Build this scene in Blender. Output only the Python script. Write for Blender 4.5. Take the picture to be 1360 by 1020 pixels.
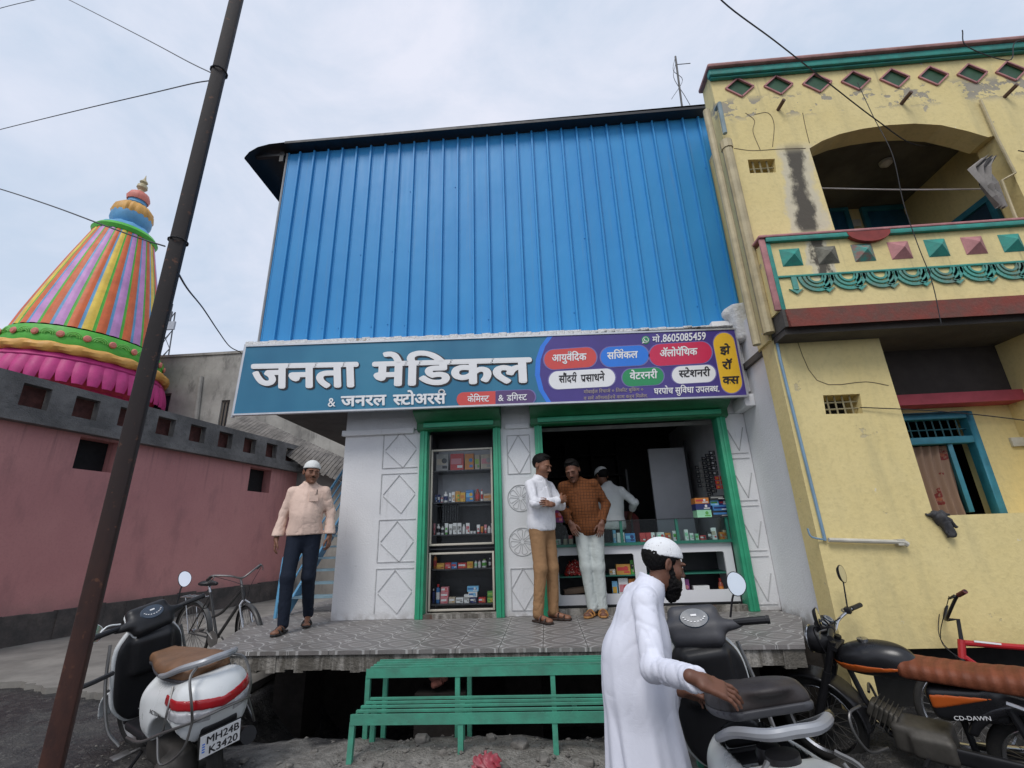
import bpy, bmesh, math, random
import numpy as np
from mathutils import Vector, Matrix, Euler
from mathutils.geometry import delaunay_2d_cdt
rnd = random.Random(7)
rad = math.radians
SC = bpy.context.scene
COL = SC.collection
for o in list(bpy.data.objects):
    bpy.data.objects.remove(o)

# ------------------------------------------------------------------ camera
FPX, TH, RO, YA = 614.0, rad(18.45), math.atan(62/1836), rad(3.4)
CAM = Vector((0, 0, 1.6))
cF = Vector((-math.sin(YA)*math.cos(TH), math.cos(YA)*math.cos(TH), math.sin(TH)))
cR0 = Vector((math.cos(YA), math.sin(YA), 0)); cU0 = cR0.cross(cF)
cR = cR0*math.cos(RO)-cU0*math.sin(RO); cU = cU0*math.cos(RO)+cR0*math.sin(RO)
cd = bpy.data.cameras.new('camera'); cam = bpy.data.objects.new('camera', cd); COL.objects.link(cam)
m = Matrix((cR, cU, -cF)).transposed().to_4x4(); m.translation = CAM
cam.matrix_world = m
cd.sensor_width = 36; cd.lens = 36*FPX/1360; cd.clip_start = .05; cd.clip_end = 3000
SC.camera = cam
def ray(px, py): return (cF*FPX+cR*(px-680)-cU*(py-510))
def at(px, py, Y):                       # photo pixel -> point on the plane y = Y
    d = ray(px, py); return CAM+d*(Y/d.y)
def atz(px, py, Z):
    d = ray(px, py); return CAM+d*((Z-CAM.z)/d.z)
def atx(px, py, X):
    d = ray(px, py); return CAM+d*(X/d.x)

# ------------------------------------------------------------------ sky, sun, exposure
SUN_EL, SUN_AZ = rad(52), rad(200)       # high, behind the photographer, a little to the left
W = bpy.data.worlds.new('World'); SC.world = W; W.use_nodes = True
nt = W.node_tree; nt.nodes.clear()
out = nt.nodes.new('ShaderNodeOutputWorld'); bg = nt.nodes.new('ShaderNodeBackground')
sky = nt.nodes.new('ShaderNodeTexSky'); sky.sky_type = 'NISHITA'; sky.sun_disc = False
sky.sun_elevation = SUN_EL; sky.sun_rotation = SUN_AZ; sky.dust_density = 2.0
tc = nt.nodes.new('ShaderNodeTexCoord'); mp = nt.nodes.new('ShaderNodeMapping'); mp.inputs['Scale'].default_value = (1, 1, 1.8)
no = nt.nodes.new('ShaderNodeTexNoise'); no.inputs['Scale'].default_value = 2.3; no.inputs['Detail'].default_value = 7; no.inputs['Roughness'].default_value = .6; no.inputs['Distortion'].default_value = .35
cr = nt.nodes.new('ShaderNodeValToRGB'); cr.color_ramp.elements[0].position = .36; cr.color_ramp.elements[0].color = (5.2, 6.05, 7.35, 1)
cr.color_ramp.elements[1].position = .66; cr.color_ramp.elements[1].color = (7.3, 7.5, 8.5, 1)
mx = nt.nodes.new('ShaderNodeMixRGB'); mx.inputs[0].default_value = .9
L = nt.links.new
L(tc.outputs['Generated'], mp.inputs['Vector']); L(mp.outputs[0], no.inputs['Vector']); L(no.outputs['Fac'], cr.inputs[0])
L(sky.outputs[0], mx.inputs[1]); L(cr.outputs[0], mx.inputs[2]); L(mx.outputs[0], bg.inputs[0]); L(bg.outputs[0], out.inputs[0])
bg.inputs[1].default_value = .1
sl = bpy.data.lights.new('sun', 'SUN'); sl.energy = 1.45; sl.angle = rad(24); sl.color = (1, .97, .93)
so = bpy.data.objects.new('sun', sl); COL.objects.link(so)
so.rotation_euler = (rad(90)-SUN_EL, 0, rad(180)-SUN_AZ)
SC.view_settings.view_transform = 'Standard'; SC.view_settings.look = 'None'
SC.view_settings.exposure = 0.28; SC.view_settings.gamma = 1.0
SC.cycles.max_bounces = 8; SC.cycles.transparent_max_bounces = 12
try:
    SC.cycles.use_denoising = True
except Exception: pass

# ------------------------------------------------------------------ node materials
class X:                                 # a socket with arithmetic
    def __init__(s, t, k): s.t, s.k = t, k
    def op(s, o, b=None, c=None):
        n = s.t.nodes.new('ShaderNodeMath'); n.operation = o
        for i, v in enumerate((s, b, c)):
            if v is None: continue
            if isinstance(v, X): s.t.links.new(v.k, n.inputs[i])
            else: n.inputs[i].default_value = v
        return X(s.t, n.outputs[0])
    def __add__(s, b): return s.op('ADD', b)
    def __sub__(s, b): return s.op('SUBTRACT', b)
    def __mul__(s, b): return s.op('MULTIPLY', b)
    def lt(s, b): return s.op('LESS_THAN', b)
    def gt(s, b): return s.op('GREATER_THAN', b)
    def abs(s): return s.op('ABSOLUTE')
    def sin(s): return s.op('SINE')
    def fr(s): return s.op('FRACT')
    def min(s, b): return s.op('MINIMUM', b)
    def max(s, b): return s.op('MAXIMUM', b)
    def sqrt(s): return s.op('SQRT')
    def step(s, lo, hi):
        n = s.t.nodes.new('ShaderNodeMapRange'); n.interpolation_type = 'SMOOTHSTEP'
        s.t.links.new(s.k, n.inputs[0]); n.inputs[1].default_value = lo; n.inputs[2].default_value = hi
        return X(s.t, n.outputs[0])
def c4(c): return (c[0], c[1], c[2], 1)
class Mat:
    def __init__(s, name, rough=.6, metal=0., spec=.5):
        s.m = bpy.data.materials.new(name); s.m.use_nodes = True; s.t = s.m.node_tree
        s.p = s.t.nodes['Principled BSDF']; s.p.inputs['Roughness'].default_value = rough; s.p.inputs['Metallic'].default_value = metal
        s.p.inputs['Specular IOR Level'].default_value = spec
        c = s.t.nodes.new('ShaderNodeTexCoord'); s.co = c.outputs['Object']
        sp = s.t.nodes.new('ShaderNodeSeparateXYZ'); s.t.links.new(s.co, sp.inputs[0])
        s.x, s.y, s.z = (X(s.t, sp.outputs[i]) for i in range(3))
    def noise(s, scale, detail=4, rough=.55, sc=(1, 1, 1), dist=0., off=0.):
        mp = s.t.nodes.new('ShaderNodeMapping'); mp.inputs['Scale'].default_value = sc; mp.inputs['Location'].default_value = (off, off*1.7, off*.6)
        s.t.links.new(s.co, mp.inputs[0])
        n = s.t.nodes.new('ShaderNodeTexNoise'); n.inputs['Scale'].default_value = scale; n.inputs['Detail'].default_value = detail
        n.inputs['Roughness'].default_value = rough; n.inputs['Distortion'].default_value = dist
        s.t.links.new(mp.outputs[0], n.inputs['Vector']); return X(s.t, n.outputs['Fac'])
    def voro(s, scale, feat='F1', sc=(1, 1, 1)):
        mp = s.t.nodes.new('ShaderNodeMapping'); mp.inputs['Scale'].default_value = sc; s.t.links.new(s.co, mp.inputs[0])
        n = s.t.nodes.new('ShaderNodeTexVoronoi'); n.feature = feat; n.inputs['Scale'].default_value = scale
        s.t.links.new(mp.outputs[0], n.inputs['Vector']); return X(s.t, n.outputs['Distance'])
    def mix(s, f, a, b):
        n = s.t.nodes.new('ShaderNodeMixRGB')
        for i, v in enumerate((f, a, b)):
            if isinstance(v, X): s.t.links.new(v.k, n.inputs[i])
            elif i == 0: n.inputs[0].default_value = v
            else: n.inputs[i].default_value = c4(v)
        return X(s.t, n.outputs[0])
    def col(s, v):
        if isinstance(v, X): s.t.links.new(v.k, s.p.inputs['Base Color'])
        else: s.p.inputs['Base Color'].default_value = c4(v)
        return s
    def rough(s, v): s.t.links.new(v.k, s.p.inputs['Roughness']); return s
    def bump(s, h, strength=.3, dist=.01):
        n = s.t.nodes.new('ShaderNodeBump'); n.inputs['Strength'].default_value = strength; n.inputs['Distance'].default_value = dist
        s.t.links.new(h.k, n.inputs['Height']); s.t.links.new(n.outputs[0], s.p.inputs['Normal']); return s
MC = {}
def M_(name, col, rough=.6, metal=0., var=.25, scale=6., bump=0., bs=40., col2=None, spec=.5):
    """painted / plain surface: two noise octaves vary the colour, a fine one the relief"""
    if name in MC: return MC[name]
    q = Mat(name, rough, metal, spec)
    a = tuple(c*(1-var) for c in col) if col2 is None else col2
    n = q.noise(scale, 5, .6).step(.3, .68)
    n2 = q.noise(scale*9, 3).step(.35, .7)
    q.col(q.mix(n2*.35, q.mix(n, a, col), tuple(c*(1-var*.6) for c in col)))
    if bump: q.bump(q.noise(bs, 4), bump, .01)
    r = q.noise(scale*2.3, 3)
    q.rough((r*.25)+(rough-.12))
    MC[name] = q.m; return q.m
def glass(name, tint=(.9, .95, .95), rough=.02, alpha=.12):
    if name in MC: return MC[name]
    m = bpy.data.materials.new(name); m.use_nodes = True; t = m.node_tree; t.nodes.clear()
    o = t.nodes.new('ShaderNodeOutputMaterial'); tr = t.nodes.new('ShaderNodeBsdfTransparent'); tr.inputs[0].default_value = c4(tint)
    gl = t.nodes.new('ShaderNodeBsdfGlossy'); gl.inputs['Roughness'].default_value = rough
    fr = t.nodes.new('ShaderNodeFresnel'); fr.inputs[0].default_value = 1.22
    mxs = t.nodes.new('ShaderNodeMixShader'); t.links.new(fr.outputs[0], mxs.inputs[0]); t.links.new(tr.outputs[0], mxs.inputs[1]); t.links.new(gl.outputs[0], mxs.inputs[2]); t.links.new(mxs.outputs[0], o.inputs[0])
    MC[name] = m; return m

# ------------------------------------------------------------------ objects
def tag(o, label=None, cat=None, group=None, kind=None):
    if label: o['label'] = label
    if cat: o['category'] = cat
    if group: o['group'] = group
    if kind: o['kind'] = kind
    return o
def thing(name, label, cat, loc=(0, 0, 0), rot=(0, 0, 0), group=None):
    o = bpy.data.objects.new(name, None); COL.objects.link(o); o.location = loc; o.rotation_euler = rot; o.empty_display_size = .1
    return tag(o, label, cat, group)
def basis(o):
    m = Matrix()
    while o is not None:
        m = o.matrix_basis @ m; o = o.parent
    return m
def copy_tree(o, parent=None):
    c = o.copy(); COL.objects.link(c); c.parent = parent
    for ch in [k for k in bpy.data.objects if k.parent == o]: copy_tree(ch, c)
    return c
class MB:
    """collects shapes, links them as one mesh object. W=True: the coordinates are world ones"""
    def __init__(s, W=False): s.v, s.f, s.mi, s.W = [], [], [], W
    def add(s, vs, fs, mi=0, M=None):
        b = len(s.v)
        s.v += [tuple(M @ Vector(v)) if M is not None else tuple(v) for v in vs]
        s.f += [tuple(b+i for i in f) for f in fs]; s.mi += [mi]*len(fs); return s
    def box(s, c, d, rot=None, mi=0, taper=1.):
        x, y, z = d[0]/2, d[1]/2, d[2]/2; t = taper
        vs = [Vector(p) for p in ((-x, -y, -z), (x, -y, -z), (x, y, -z), (-x, y, -z), (-x*t, -y*t, z), (x*t, -y*t, z), (x*t, y*t, z), (-x*t, y*t, z))]
        R = Euler(rot).to_matrix() if rot is not None and not isinstance(rot, Matrix) else (rot or Matrix.Identity(3))
        c = Vector(c)
        return s.add([c+R @ v for v in vs], [(3, 2, 1, 0), (4, 5, 6, 7), (0, 1, 5, 4), (1, 2, 6, 5), (2, 3, 7, 6), (3, 0, 4, 7)], mi)
    def bb(s, lo, hi, mi=0):
        return s.box([(a+b)/2 for a, b in zip(lo, hi)], [b-a for a, b in zip(lo, hi)], mi=mi)
    def beam(s, a, b, w, h, mi=0, up=(0, 0, 1)):
        a, b = Vector(a), Vector(b); d = b-a; L_ = d.length; d.normalize(); u = Vector(up)
        if abs(d.dot(u)) > .98: u = Vector((0, 1, 0))
        sx = d.cross(u).normalized(); uz = sx.cross(d)
        return s.box((a+b)/2, (w, L_, h), Matrix((sx, d, uz)).transposed(), mi)
    def tube(s, pts, r, n=8, mi=0, close=False):
        pts = [Vector(p) for p in pts]; k = len(pts); rs = r if isinstance(r, (list, tuple)) else [r]*k
        pu = None; vs = []; fs = []
        for i, p in enumerate(pts):
            if close: d = pts[(i+1) % k]-pts[i-1]
            else: d = pts[min(i+1, k-1)]-pts[max(i-1, 0)]
            if d.length < 1e-9: d = Vector((0, 0, 1))
            d.normalize()
            if pu is None: u = d.orthogonal().normalized()
            else:
                u = pu-d*pu.dot(d); u = u.normalized() if u.length > 1e-6 else d.orthogonal().normalized()
            pu = u; w = d.cross(u)
            vs += [p+(u*math.cos(t)+w*math.sin(t))*rs[i] for t in (2*math.pi*j/n for j in range(n))]
        for i in range(k if close else k-1):
            a, b = i*n, ((i+1) % k)*n
            fs += [(a+j, a+(j+1) % n, b+(j+1) % n, b+j) for j in range(n)]
        if not close: fs += [tuple(range(n-1, -1, -1)), tuple((k-1)*n+j for j in range(n))]
        return s.add(vs, fs, mi)
    def lathe(s, prof, n=24, c=(0, 0, 0), M=None, mi=0, wob=None):
        vs = []; fs = []; k = len(prof)
        for i, (r, z) in enumerate(prof):
            for j in range(n):
                t = 2*math.pi*j/n; rr = r*(wob(t, z) if wob else 1)
                vs.append(Vector((rr*math.cos(t), rr*math.sin(t), z)))
        if M is not None: vs = [M @ v for v in vs]
        vs = [v+Vector(c) for v in vs]
        for i in range(k-1):
            fs += [(i*n+j, i*n+(j+1) % n, (i+1)*n+(j+1) % n, (i+1)*n+j) for j in range(n)]
        fs += [tuple(range(n-1, -1, -1)), tuple((k-1)*n+j for j in range(n))]
        return s.add(vs, fs, mi)
    def prism(s, poly, vec, mi=0):
        n = len(poly); vec = Vector(vec); p = [Vector(q) for q in poly]
        return s.add(p+[q+vec for q in p], [tuple(range(n-1, -1, -1)), tuple(range(n, 2*n))]+[(i, (i+1) % n, n+(i+1) % n, n+i) for i in range(n)], mi)
    def plate(s, outer, holes, th, M, mi=0):
        """flat plate in the local xy plane with holes, thickness along -z, placed by M"""
        bm = bmesh.new(); lp = [[Vector((x, y)) for x, y in l] for l in [outer]+list(holes)]
        pv = [v for l in lp for v in l]; pe = []; b = 0
        for l in lp: pe += [(b+i, b+(i+1) % len(l)) for i in range(len(l))]; b += len(l)
        cv_, _, cf_, *_ = delaunay_2d_cdt(pv, pe, [], 0, 1e-6)
        def inside(p, l):
            r = False
            for i in range(len(l)):
                a, c = l[i-1], l[i]
                if (a.y > p.y) != (c.y > p.y) and p.x < (c.x-a.x)*(p.y-a.y)/(c.y-a.y)+a.x: r = not r
            return r
        vs = [bm.verts.new((v.x, v.y, 0)) for v in cv_]
        for t in cf_:
            g_ = sum((cv_[i] for i in t), Vector((0, 0)))/len(t)
            if inside(g_, lp[0]) and not any(inside(g_, h_) for h_ in lp[1:]): bm.faces.new([vs[i] for i in t])
        bm.normal_update()
        for f in bm.faces:
            if f.normal.z < 0: f.normal_flip()
        bd = [e for e in bm.edges if len(e.link_faces) == 1]
        bm.verts.index_update(); n = len(bm.verts); vs = [v.co.copy() for v in bm.verts]; fs = [tuple(v.index for v in f.verts) for f in bm.faces]
        allv = vs+[v+Vector((0, 0, -th)) for v in vs]; af = fs+[tuple(n+i for i in reversed(f)) for f in fs]
        for e in bd:
            f = e.link_faces[0]; l = [l for l in f.loops if l.edge == e][0]
            a, b = l.vert.index, l.link_loop_next.vert.index
            af.append((b, a, n+a, n+b))
        bm.free()
        return s.add(allv, af, mi, M)
    def grid(s, fn, nu, nv, mi=0):
        vs = [fn(i/nu, j/nv) for j in range(nv+1) for i in range(nu+1)]; w = nu+1
        return s.add(vs, [(j*w+i, j*w+i+1, (j+1)*w+i+1, (j+1)*w+i) for j in range(nv) for i in range(nu)], mi)
    def build(s, name, mat, parent=None, smooth=False, bevel=0., seg=2, ang=35, label=None):
        me = bpy.data.meshes.new(name); vs = s.v
        if s.W and parent is not None:
            iv = basis(parent).inverted(); vs = [iv @ Vector(v) for v in vs]
        me.from_pydata([tuple(v) for v in vs], [], s.f)
        for mm in (mat if isinstance(mat, (list, tuple)) else [mat]): me.materials.append(mm)
        if len(me.materials) > 1: me.polygons.foreach_set('material_index', s.mi)
        if bevel:
            bm = bmesh.new(); bm.from_mesh(me); bmesh.ops.remove_doubles(bm, verts=bm.verts, dist=1e-6)
            es = [e for e in bm.edges if len(e.link_faces) == 2 and e.calc_face_angle(0) > rad(30)]
            bmesh.ops.bevel(bm, geom=es, offset=bevel, segments=seg, affect='EDGES', profile=.5, clamp_overlap=True)
            bm.to_mesh(me); bm.free(); smooth = True
        if smooth:
            me.polygons.foreach_set('use_smooth', [True]*len(me.polygons)); me.set_sharp_from_angle(angle=rad(ang))
        me.update()
        o = bpy.data.objects.new(name, me); COL.objects.link(o); o.parent = parent
        if label: o['label'] = label
        return o
def frameM(o, ex, ey):                   # matrix from origin and two axes
    o, ex, ey = Vector(o), Vector(ex).normalized(), Vector(ey).normalized(); ez = ex.cross(ey)
    m = Matrix((ex, ey, ez)).transposed().to_4x4(); m.translation = o; return m
def arcpts(c, r, a0, a1, n, ax=(1, 0, 0), ay=(0, 0, 1)):
    c, ax, ay = Vector(c), Vector(ax), Vector(ay)
    return [c+ax*r*math.cos(a0+(a1-a0)*i/n)+ay*r*math.sin(a0+(a1-a0)*i/n) for i in range(n+1)]
def spline(pts, n=8):                    # Catmull-Rom through the points
    p = [Vector(q) for q in pts]; p = [p[0]*2-p[1]]+p+[p[-1]*2-p[-2]]; r = []
    for i in range(1, len(p)-2):
        a, b, c, d = p[i-1:i+3]
        for j in range(n):
            t = j/n; r.append(.5*((2*b)+(c-a)*t+(2*a-5*b+4*c-d)*t*t+(3*b-a-3*c+d)*t**3))
    r.append(p[-2]); return r

# ------------------------------------------------------------------ organic shapes: distance fields meshed by surface nets
f32 = np.float32
def V(*a): return np.array(a, f32)
def smin(a, b, k): h = np.clip(.5+.5*(b-a)/k, 0, 1); return b*(1-h)+a*h-k*h*(1-h)
def smax(a, b, k): return -smin(-a, -b, k)
def cone(P, a, b, ra, rb=None, sc=None):
    rb = ra if rb is None else rb; a = np.array(a, f32); b = np.array(b, f32); d = b-a
    Q = P-a
    t = np.clip((Q @ d)/max(float(d @ d), 1e-9), 0, 1)
    E = Q-t[:, None]*d
    if sc is not None: E = E/np.array(sc, f32)
    return np.sqrt((E*E).sum(1))-(ra+(rb-ra)*t)
def ell(P, c, r, rot=None):
    Q = P-np.array(c, f32)
    if rot is not None: Q = Q @ np.array(Euler(rot).to_matrix(), f32)
    r = np.array(r, f32); k0 = np.sqrt(((Q/r)**2).sum(1)); k1 = np.sqrt(((Q/(r*r))**2).sum(1))+1e-6
    return k0*(k0-1)/k1
def rbox(P, c, h, r, rot=None):
    Q = P-np.array(c, f32)
    if rot is not None: Q = Q @ np.array(Euler(rot).to_matrix(), f32)
    q = np.abs(Q)-(np.array(h, f32)-r)
    return np.sqrt((np.maximum(q, 0)**2).sum(1))+np.minimum(q.max(1), 0)-r
def un(k, *ds):
    r = ds[0]
    for d in ds[1:]: r = smin(r, d, k)
    return r
def folds(P, amp, f=1., ph=0.):
    x, y, z = P[:, 0]*f, P[:, 1]*f, P[:, 2]*f
    w1 = 2.1*np.sin(11*x+9*y+ph)+1.4*np.sin(7*z+1.3*ph)+.8*np.sin(23*x-17*z+ph)
    a = 1-np.abs(np.sin(17*z+16*x-12*y+w1)); b = 1-np.abs(np.sin(13*z-21*x+17*y+1.3*w1+ph)); c = 1-np.abs(np.sin(24*x+6*z+11*y+w1))
    m = .5+.5*np.sin(6.1*z+5*x+4*y+2*ph); k = .5+.5*np.sin(7*x-5*z+6*y+ph)
    return amp*(1.5*a**4*m+1.3*b**5*(1-m)+.9*c**4*k+.35*np.sin(9*z+8*x+w1))
def mesh_sdf(fn, lo, hi, h):
    lo = np.array(lo, f32); n = np.ceil((np.array(hi, f32)-lo)/h).astype(int)+1
    ax = [lo[i]+h*np.arange(n[i], dtype=f32) for i in range(3)]
    G = np.stack(np.meshgrid(*ax, indexing='ij'), -1).reshape(-1, 3)
    v = np.empty(len(G), f32)
    for i in range(0, len(G), 400000): v[i:i+400000] = fn(G[i:i+400000])
    v = v.reshape(n); v[0] = np.maximum(v[0], 1e-4); v[-1] = np.maximum(v[-1], 1e-4)
    v[:, 0] = np.maximum(v[:, 0], 1e-4); v[:, -1] = np.maximum(v[:, -1], 1e-4); v[:, :, 0] = np.maximum(v[:, :, 0], 1e-4); v[:, :, -1] = np.maximum(v[:, :, -1], 1e-4)
    ins = v < 0; c = n-1
    def sl(a, o): return a[o[0]:o[0]+c[0], o[1]:o[1]+c[1], o[2]:o[2]+c[2]]
    acc = np.zeros((*c, 3), f32); cnt = np.zeros(c, f32)
    for d in range(3):
        o1, o2 = [k for k in range(3) if k != d]
        for p in (0, 1):
            for q in (0, 1):
                a = [0, 0, 0]; a[o1] = p; a[o2] = q; b = list(a); b[d] = 1
                va, vb = sl(v, a), sl(v, b); cr_ = (va < 0) != (vb < 0)
                t = np.where(cr_, va/np.where(cr_, va-vb, 1), 0)
                pos = np.zeros((*c, 3), f32); pos[...] = a; pos[..., d] += t
                acc += pos*cr_[..., None]; cnt += cr_
    act = cnt > 0; idx = -np.ones(c, int); idx[act] = np.arange(act.sum())
    ijk = np.argwhere(act); vs = lo+h*(ijk+acc[act]/cnt[act][:, None])
    fs = []
    for d in range(3):
        u, w = (d+1) % 3, (d+2) % 3
        a = np.moveaxis(ins, (d, u, w), (0, 1, 2)); I = np.moveaxis(idx, (d, u, w), (0, 1, 2))
        s0, s1 = a[:-1, 1:-1, 1:-1], a[1:, 1:-1, 1:-1]
        q = [I[:, :-1, :-1], I[:, 1:, :-1], I[:, 1:, 1:], I[:, :-1, 1:]]
        for msk, rev in (((s0 & ~s1), False), ((~s0 & s1), True)):
            F_ = np.stack([k[msk] for k in q], -1)
            fs.append(F_[:, ::-1] if rev else F_)
    return vs, np.concatenate(fs)
def sdf_obj(name, mat, parent, parts, smooth_it=2, label=None, M=None):
    """parts: list of (fn, lo, hi, h); all meshed into ONE object"""
    AV, AF, b = [], [], 0
    for fn, lo, hi, h in parts:
        vs, fs = mesh_sdf(fn, lo, hi, h)
        if len(vs) == 0: continue
        AV.append(vs); AF.append(fs+b); b += len(vs)
    vs = np.concatenate(AV).astype(f32); fs = np.concatenate(AF)
    e = np.concatenate([fs[:, [0, 1]], fs[:, [1, 2]], fs[:, [2, 3]], fs[:, [3, 0]]])
    for k in range(smooth_it):
        s = np.zeros_like(vs); n = np.zeros(len(vs), f32)
        np.add.at(s, e[:, 0], vs[e[:, 1]]); np.add.at(n, e[:, 0], 1); np.add.at(s, e[:, 1], vs[e[:, 0]]); np.add.at(n, e[:, 1], 1)
        lap = s/np.maximum(n, 1)[:, None]-vs; vs = vs+lap*(.5 if k % 2 == 0 else -.45)
    me = bpy.data.meshes.new(name); me.vertices.add(len(vs)); me.vertices.foreach_set('co', vs.ravel())
    if M is not None: me.transform(M)
    me.loops.add(len(fs)*4); me.loops.foreach_set('vertex_index', fs.ravel().astype(np.int32))
    me.polygons.add(len(fs)); me.polygons.foreach_set('loop_start', np.arange(0, len(fs)*4, 4, dtype=np.int32))
    me.polygons.foreach_set('use_smooth', np.ones(len(fs), bool)); me.update(calc_edges=True); me.validate()
    for mm in (mat if isinstance(mat, (list, tuple)) else [mat]): me.materials.append(mm)
    o = bpy.data.objects.new(name, me); COL.objects.link(o); o.parent = parent
    if label: o['label'] = label
    return o

# ------------------------------------------------------------------ lettering (built-in font; Devanagari clusters composed by hand)
def run_mesh(body, bold):
    cu = bpy.data.curves.new('t', 'FONT'); cu.body = body; cu.size = 1; cu.offset = bold; cu.resolution_u = 4
    o = bpy.data.objects.new('t', cu); COL.objects.link(o); dg = bpy.context.evaluated_depsgraph_get()
    me = bpy.data.meshes.new_from_object(o.evaluated_get(dg)); bpy.data.objects.remove(o); bpy.data.curves.remove(cu); return me
ADV, GLY = {}, {}
def xmax_run(b, bold=0.):
    me = run_mesh(b, bold); x = max([v.co.x for v in me.vertices] or [0.]); bpy.data.meshes.remove(me); return x
def advance(ch):
    if ch not in ADV: ADV[ch] = xmax_run(ch+'क')-xmax_run('क')
    return ADV[ch]
def glyph(ch, bold, half=False):
    k = (ch, bold, half)
    if k not in GLY:
        me = run_mesh(ch, bold)
        if half:
            bm = bmesh.new(); bm.from_mesh(me); xm = advance(ch)
            bmesh.ops.bisect_plane(bm, geom=bm.verts[:]+bm.edges[:]+bm.faces[:], plane_co=(xm-.155, 0, 0), plane_no=(1, 0, 0), clear_outer=True)
            bm.to_mesh(me); bm.free()
        GLY[k] = ([v.co.copy() for v in me.vertices], [tuple(p.vertices) for p in me.polygons]); bpy.data.meshes.remove(me)
    return GLY[k]
def letters(s, bold=0.):
    """flat verts/faces. {X} written {X = half form of X, ^ = repha over the last letter, / = rakar under it, ~ = thin gap"""
    vs, fs, x, i = [], [], 0., 0
    while i < len(s):
        ch = s[i]; i += 1
        if ch == ' ': x += .28; continue
        if ch == '~': x += .06; continue
        if ch in '^/':
            w = .06+bold*2
            if ch == '^': P = [(x-.075-.15+.15*math.cos(t), .72+.15*math.sin(t)) for t in [math.pi*(1.05-1.1*j/8) for j in range(9)]]
            else: P = [(x-.13, .25), (x-.2, .15), (x-.28, .09), (x-.36, .05)]
            for j in range(len(P)-1):
                a, c = Vector(P[j]).to_3d(), Vector(P[j+1]).to_3d(); d = (c-a).normalized(); nn = Vector((-d.y, d.x, 0))*w*.5
                q = len(vs); vs += [a-nn-d*.012, c-nn+d*.012, c+nn+d*.012, a+nn-d*.012]; fs.append((q, q+1, q+2, q+3))
            continue
        half = ch == '{'
        if half: ch = s[i]; i += 1
        V_, F_ = glyph(ch, 0., half)
        for n_ in range(9 if bold > .012 else 5 if bold else 1):      # weight: the same stroke laid a hair apart, each a little behind the last
            t = 2*math.pi*(n_-1)/(8 if bold > .012 else 4); dv = Vector((bold*math.cos(t), bold*math.sin(t), -.00012*n_)) if n_ else Vector()
            q = len(vs); vs += [v+Vector((x, 0, 0))+dv for v in V_]; fs += [tuple(q+j for j in f) for f in F_]
        x += advance(ch)-(.155 if half else 0)
    return vs, fs
def write(name, s, mat, parent, p0, p1, up, height, lift, bold=.012, W=True, mb=None, label=None):
    """stretch the text between points p0 and p1 (baseline); height = cap height scale"""
    vs, fs = letters(s, bold); x0 = min(v.x for v in vs); x1 = max(v.x for v in vs)
    p0, p1, up = Vector(p0), Vector(p1), Vector(up); ex = (p1-p0)/(x1-x0); ey = up.normalized()*height; n = ex.normalized().cross(up.normalized())
    q = mb or MB(W); base = len(q.v)
    out = [p0+ex*(v.x-x0)+ey*v.y+n*(lift+v.z) for v in vs]
    q.add(out, fs)
    if mb: return mb
    return q.build(name, mat, parent, label=label)
# ================================================================== THE SETTING
D = 5.5                                  # shop front plane
ZP = .8                                  # tiled platform height
def gz(x, y):                            # ground height: road, rising towards the shop plinth, drain under the platform, sunk deeper to darken it
    s = min(max((y-1.6)/1.6, 0), 1); s = s*s*(3-2*s)
    z = .27*s
    z += .13*math.exp(-((x+.6)/1.7)**2-((y-3.35)/.42)**2)
    if -2.75 < x < 2.3 and y > 3.75: z -= .5*min(1, (y-3.75)/.7)*min(1, (x+2.75)/.5, (2.3-x)/.5)
    if x > 1.2: t_ = min(1, (x-1.2)/.8)*min(1, max(0, (y-2.3)/.8)); z -= .34*t_*(1 if y < 3.75 else max(.3, 1-(y-3.75)))
    z += .012*math.sin(3.1*x+1.7*math.sin(2.3*y))*math.sin(2.7*y+x)+.012*math.sin(9*x+2*y)*math.sin(8*y-3*x)
    if y > 7: z += .03*(y-7)*0
    return z
q = Mat('road_mud', .75)
n1 = q.noise(1.1, 6, .65); n2 = q.noise(14, 6, .7, off=3); n3 = q.noise(70, 3)
w = n1.step(.46, .6)
c = q.mix(w, (.016, .016, .017), (.055, .052, .05)); c = q.mix(n2.step(.45, .75), c, (.10, .095, .085)); c = q.mix(n3.step(.58, .72)*.8, c, (.015, .015, .016))
pb = q.voro(26).lt(.19); c = q.mix(pb*(q.noise(5, 2, off=9).gt(.55)), c, (.13, .125, .115))
ms = ((((q.y-3.25)*1.3).abs().max(((q.x+.55)*.33).abs())+((q.noise(2.4, 5, off=12)-.5)*.9))*-1).step(-.62, -.38); c = q.mix(ms*.8, c, q.mix(n2.step(.35, .65), (.17, .155, .135), (.30, .28, .25))); q.col(c); q.rough((w*.35)+.45); q.bump((n2*1.2)+n3+(pb*.4), .75, .03); ROAD = q.m
def axis_pts(lo, hi, f0, f1, fine, coarse):
    r = [lo]
    while r[-1] < hi: r.append(r[-1]+(fine if f0 <= r[-1] < f1 else min(coarse, max(fine, .25*min(abs(r[-1]-f0), abs(r[-1]-f1))+fine))))
    return r
xs = axis_pts(-90, 90, -4, 4, .05, 9); ys = axis_pts(-60, 140, .8, 5, .05, 9)
def rough_g(x, y):
    if not (-5 < x < 5 and .5 < y < 6): return 0
    return .006*math.sin(23*x+4*math.sin(19*y))*math.sin(27*y+3*math.sin(13*x))+rnd.uniform(-.004, .004)
g = MB(); g.v = [(x, y, gz(x, y)+rough_g(x, y)) for y in ys for x in xs]; nx = len(xs)
g.f = [(j*nx+i, j*nx+i+1, (j+1)*nx+i+1, (j+1)*nx+i) for j in range(len(ys)-1) for i in range(nx-1)]; g.mi = [0]*len(g.f)
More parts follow.
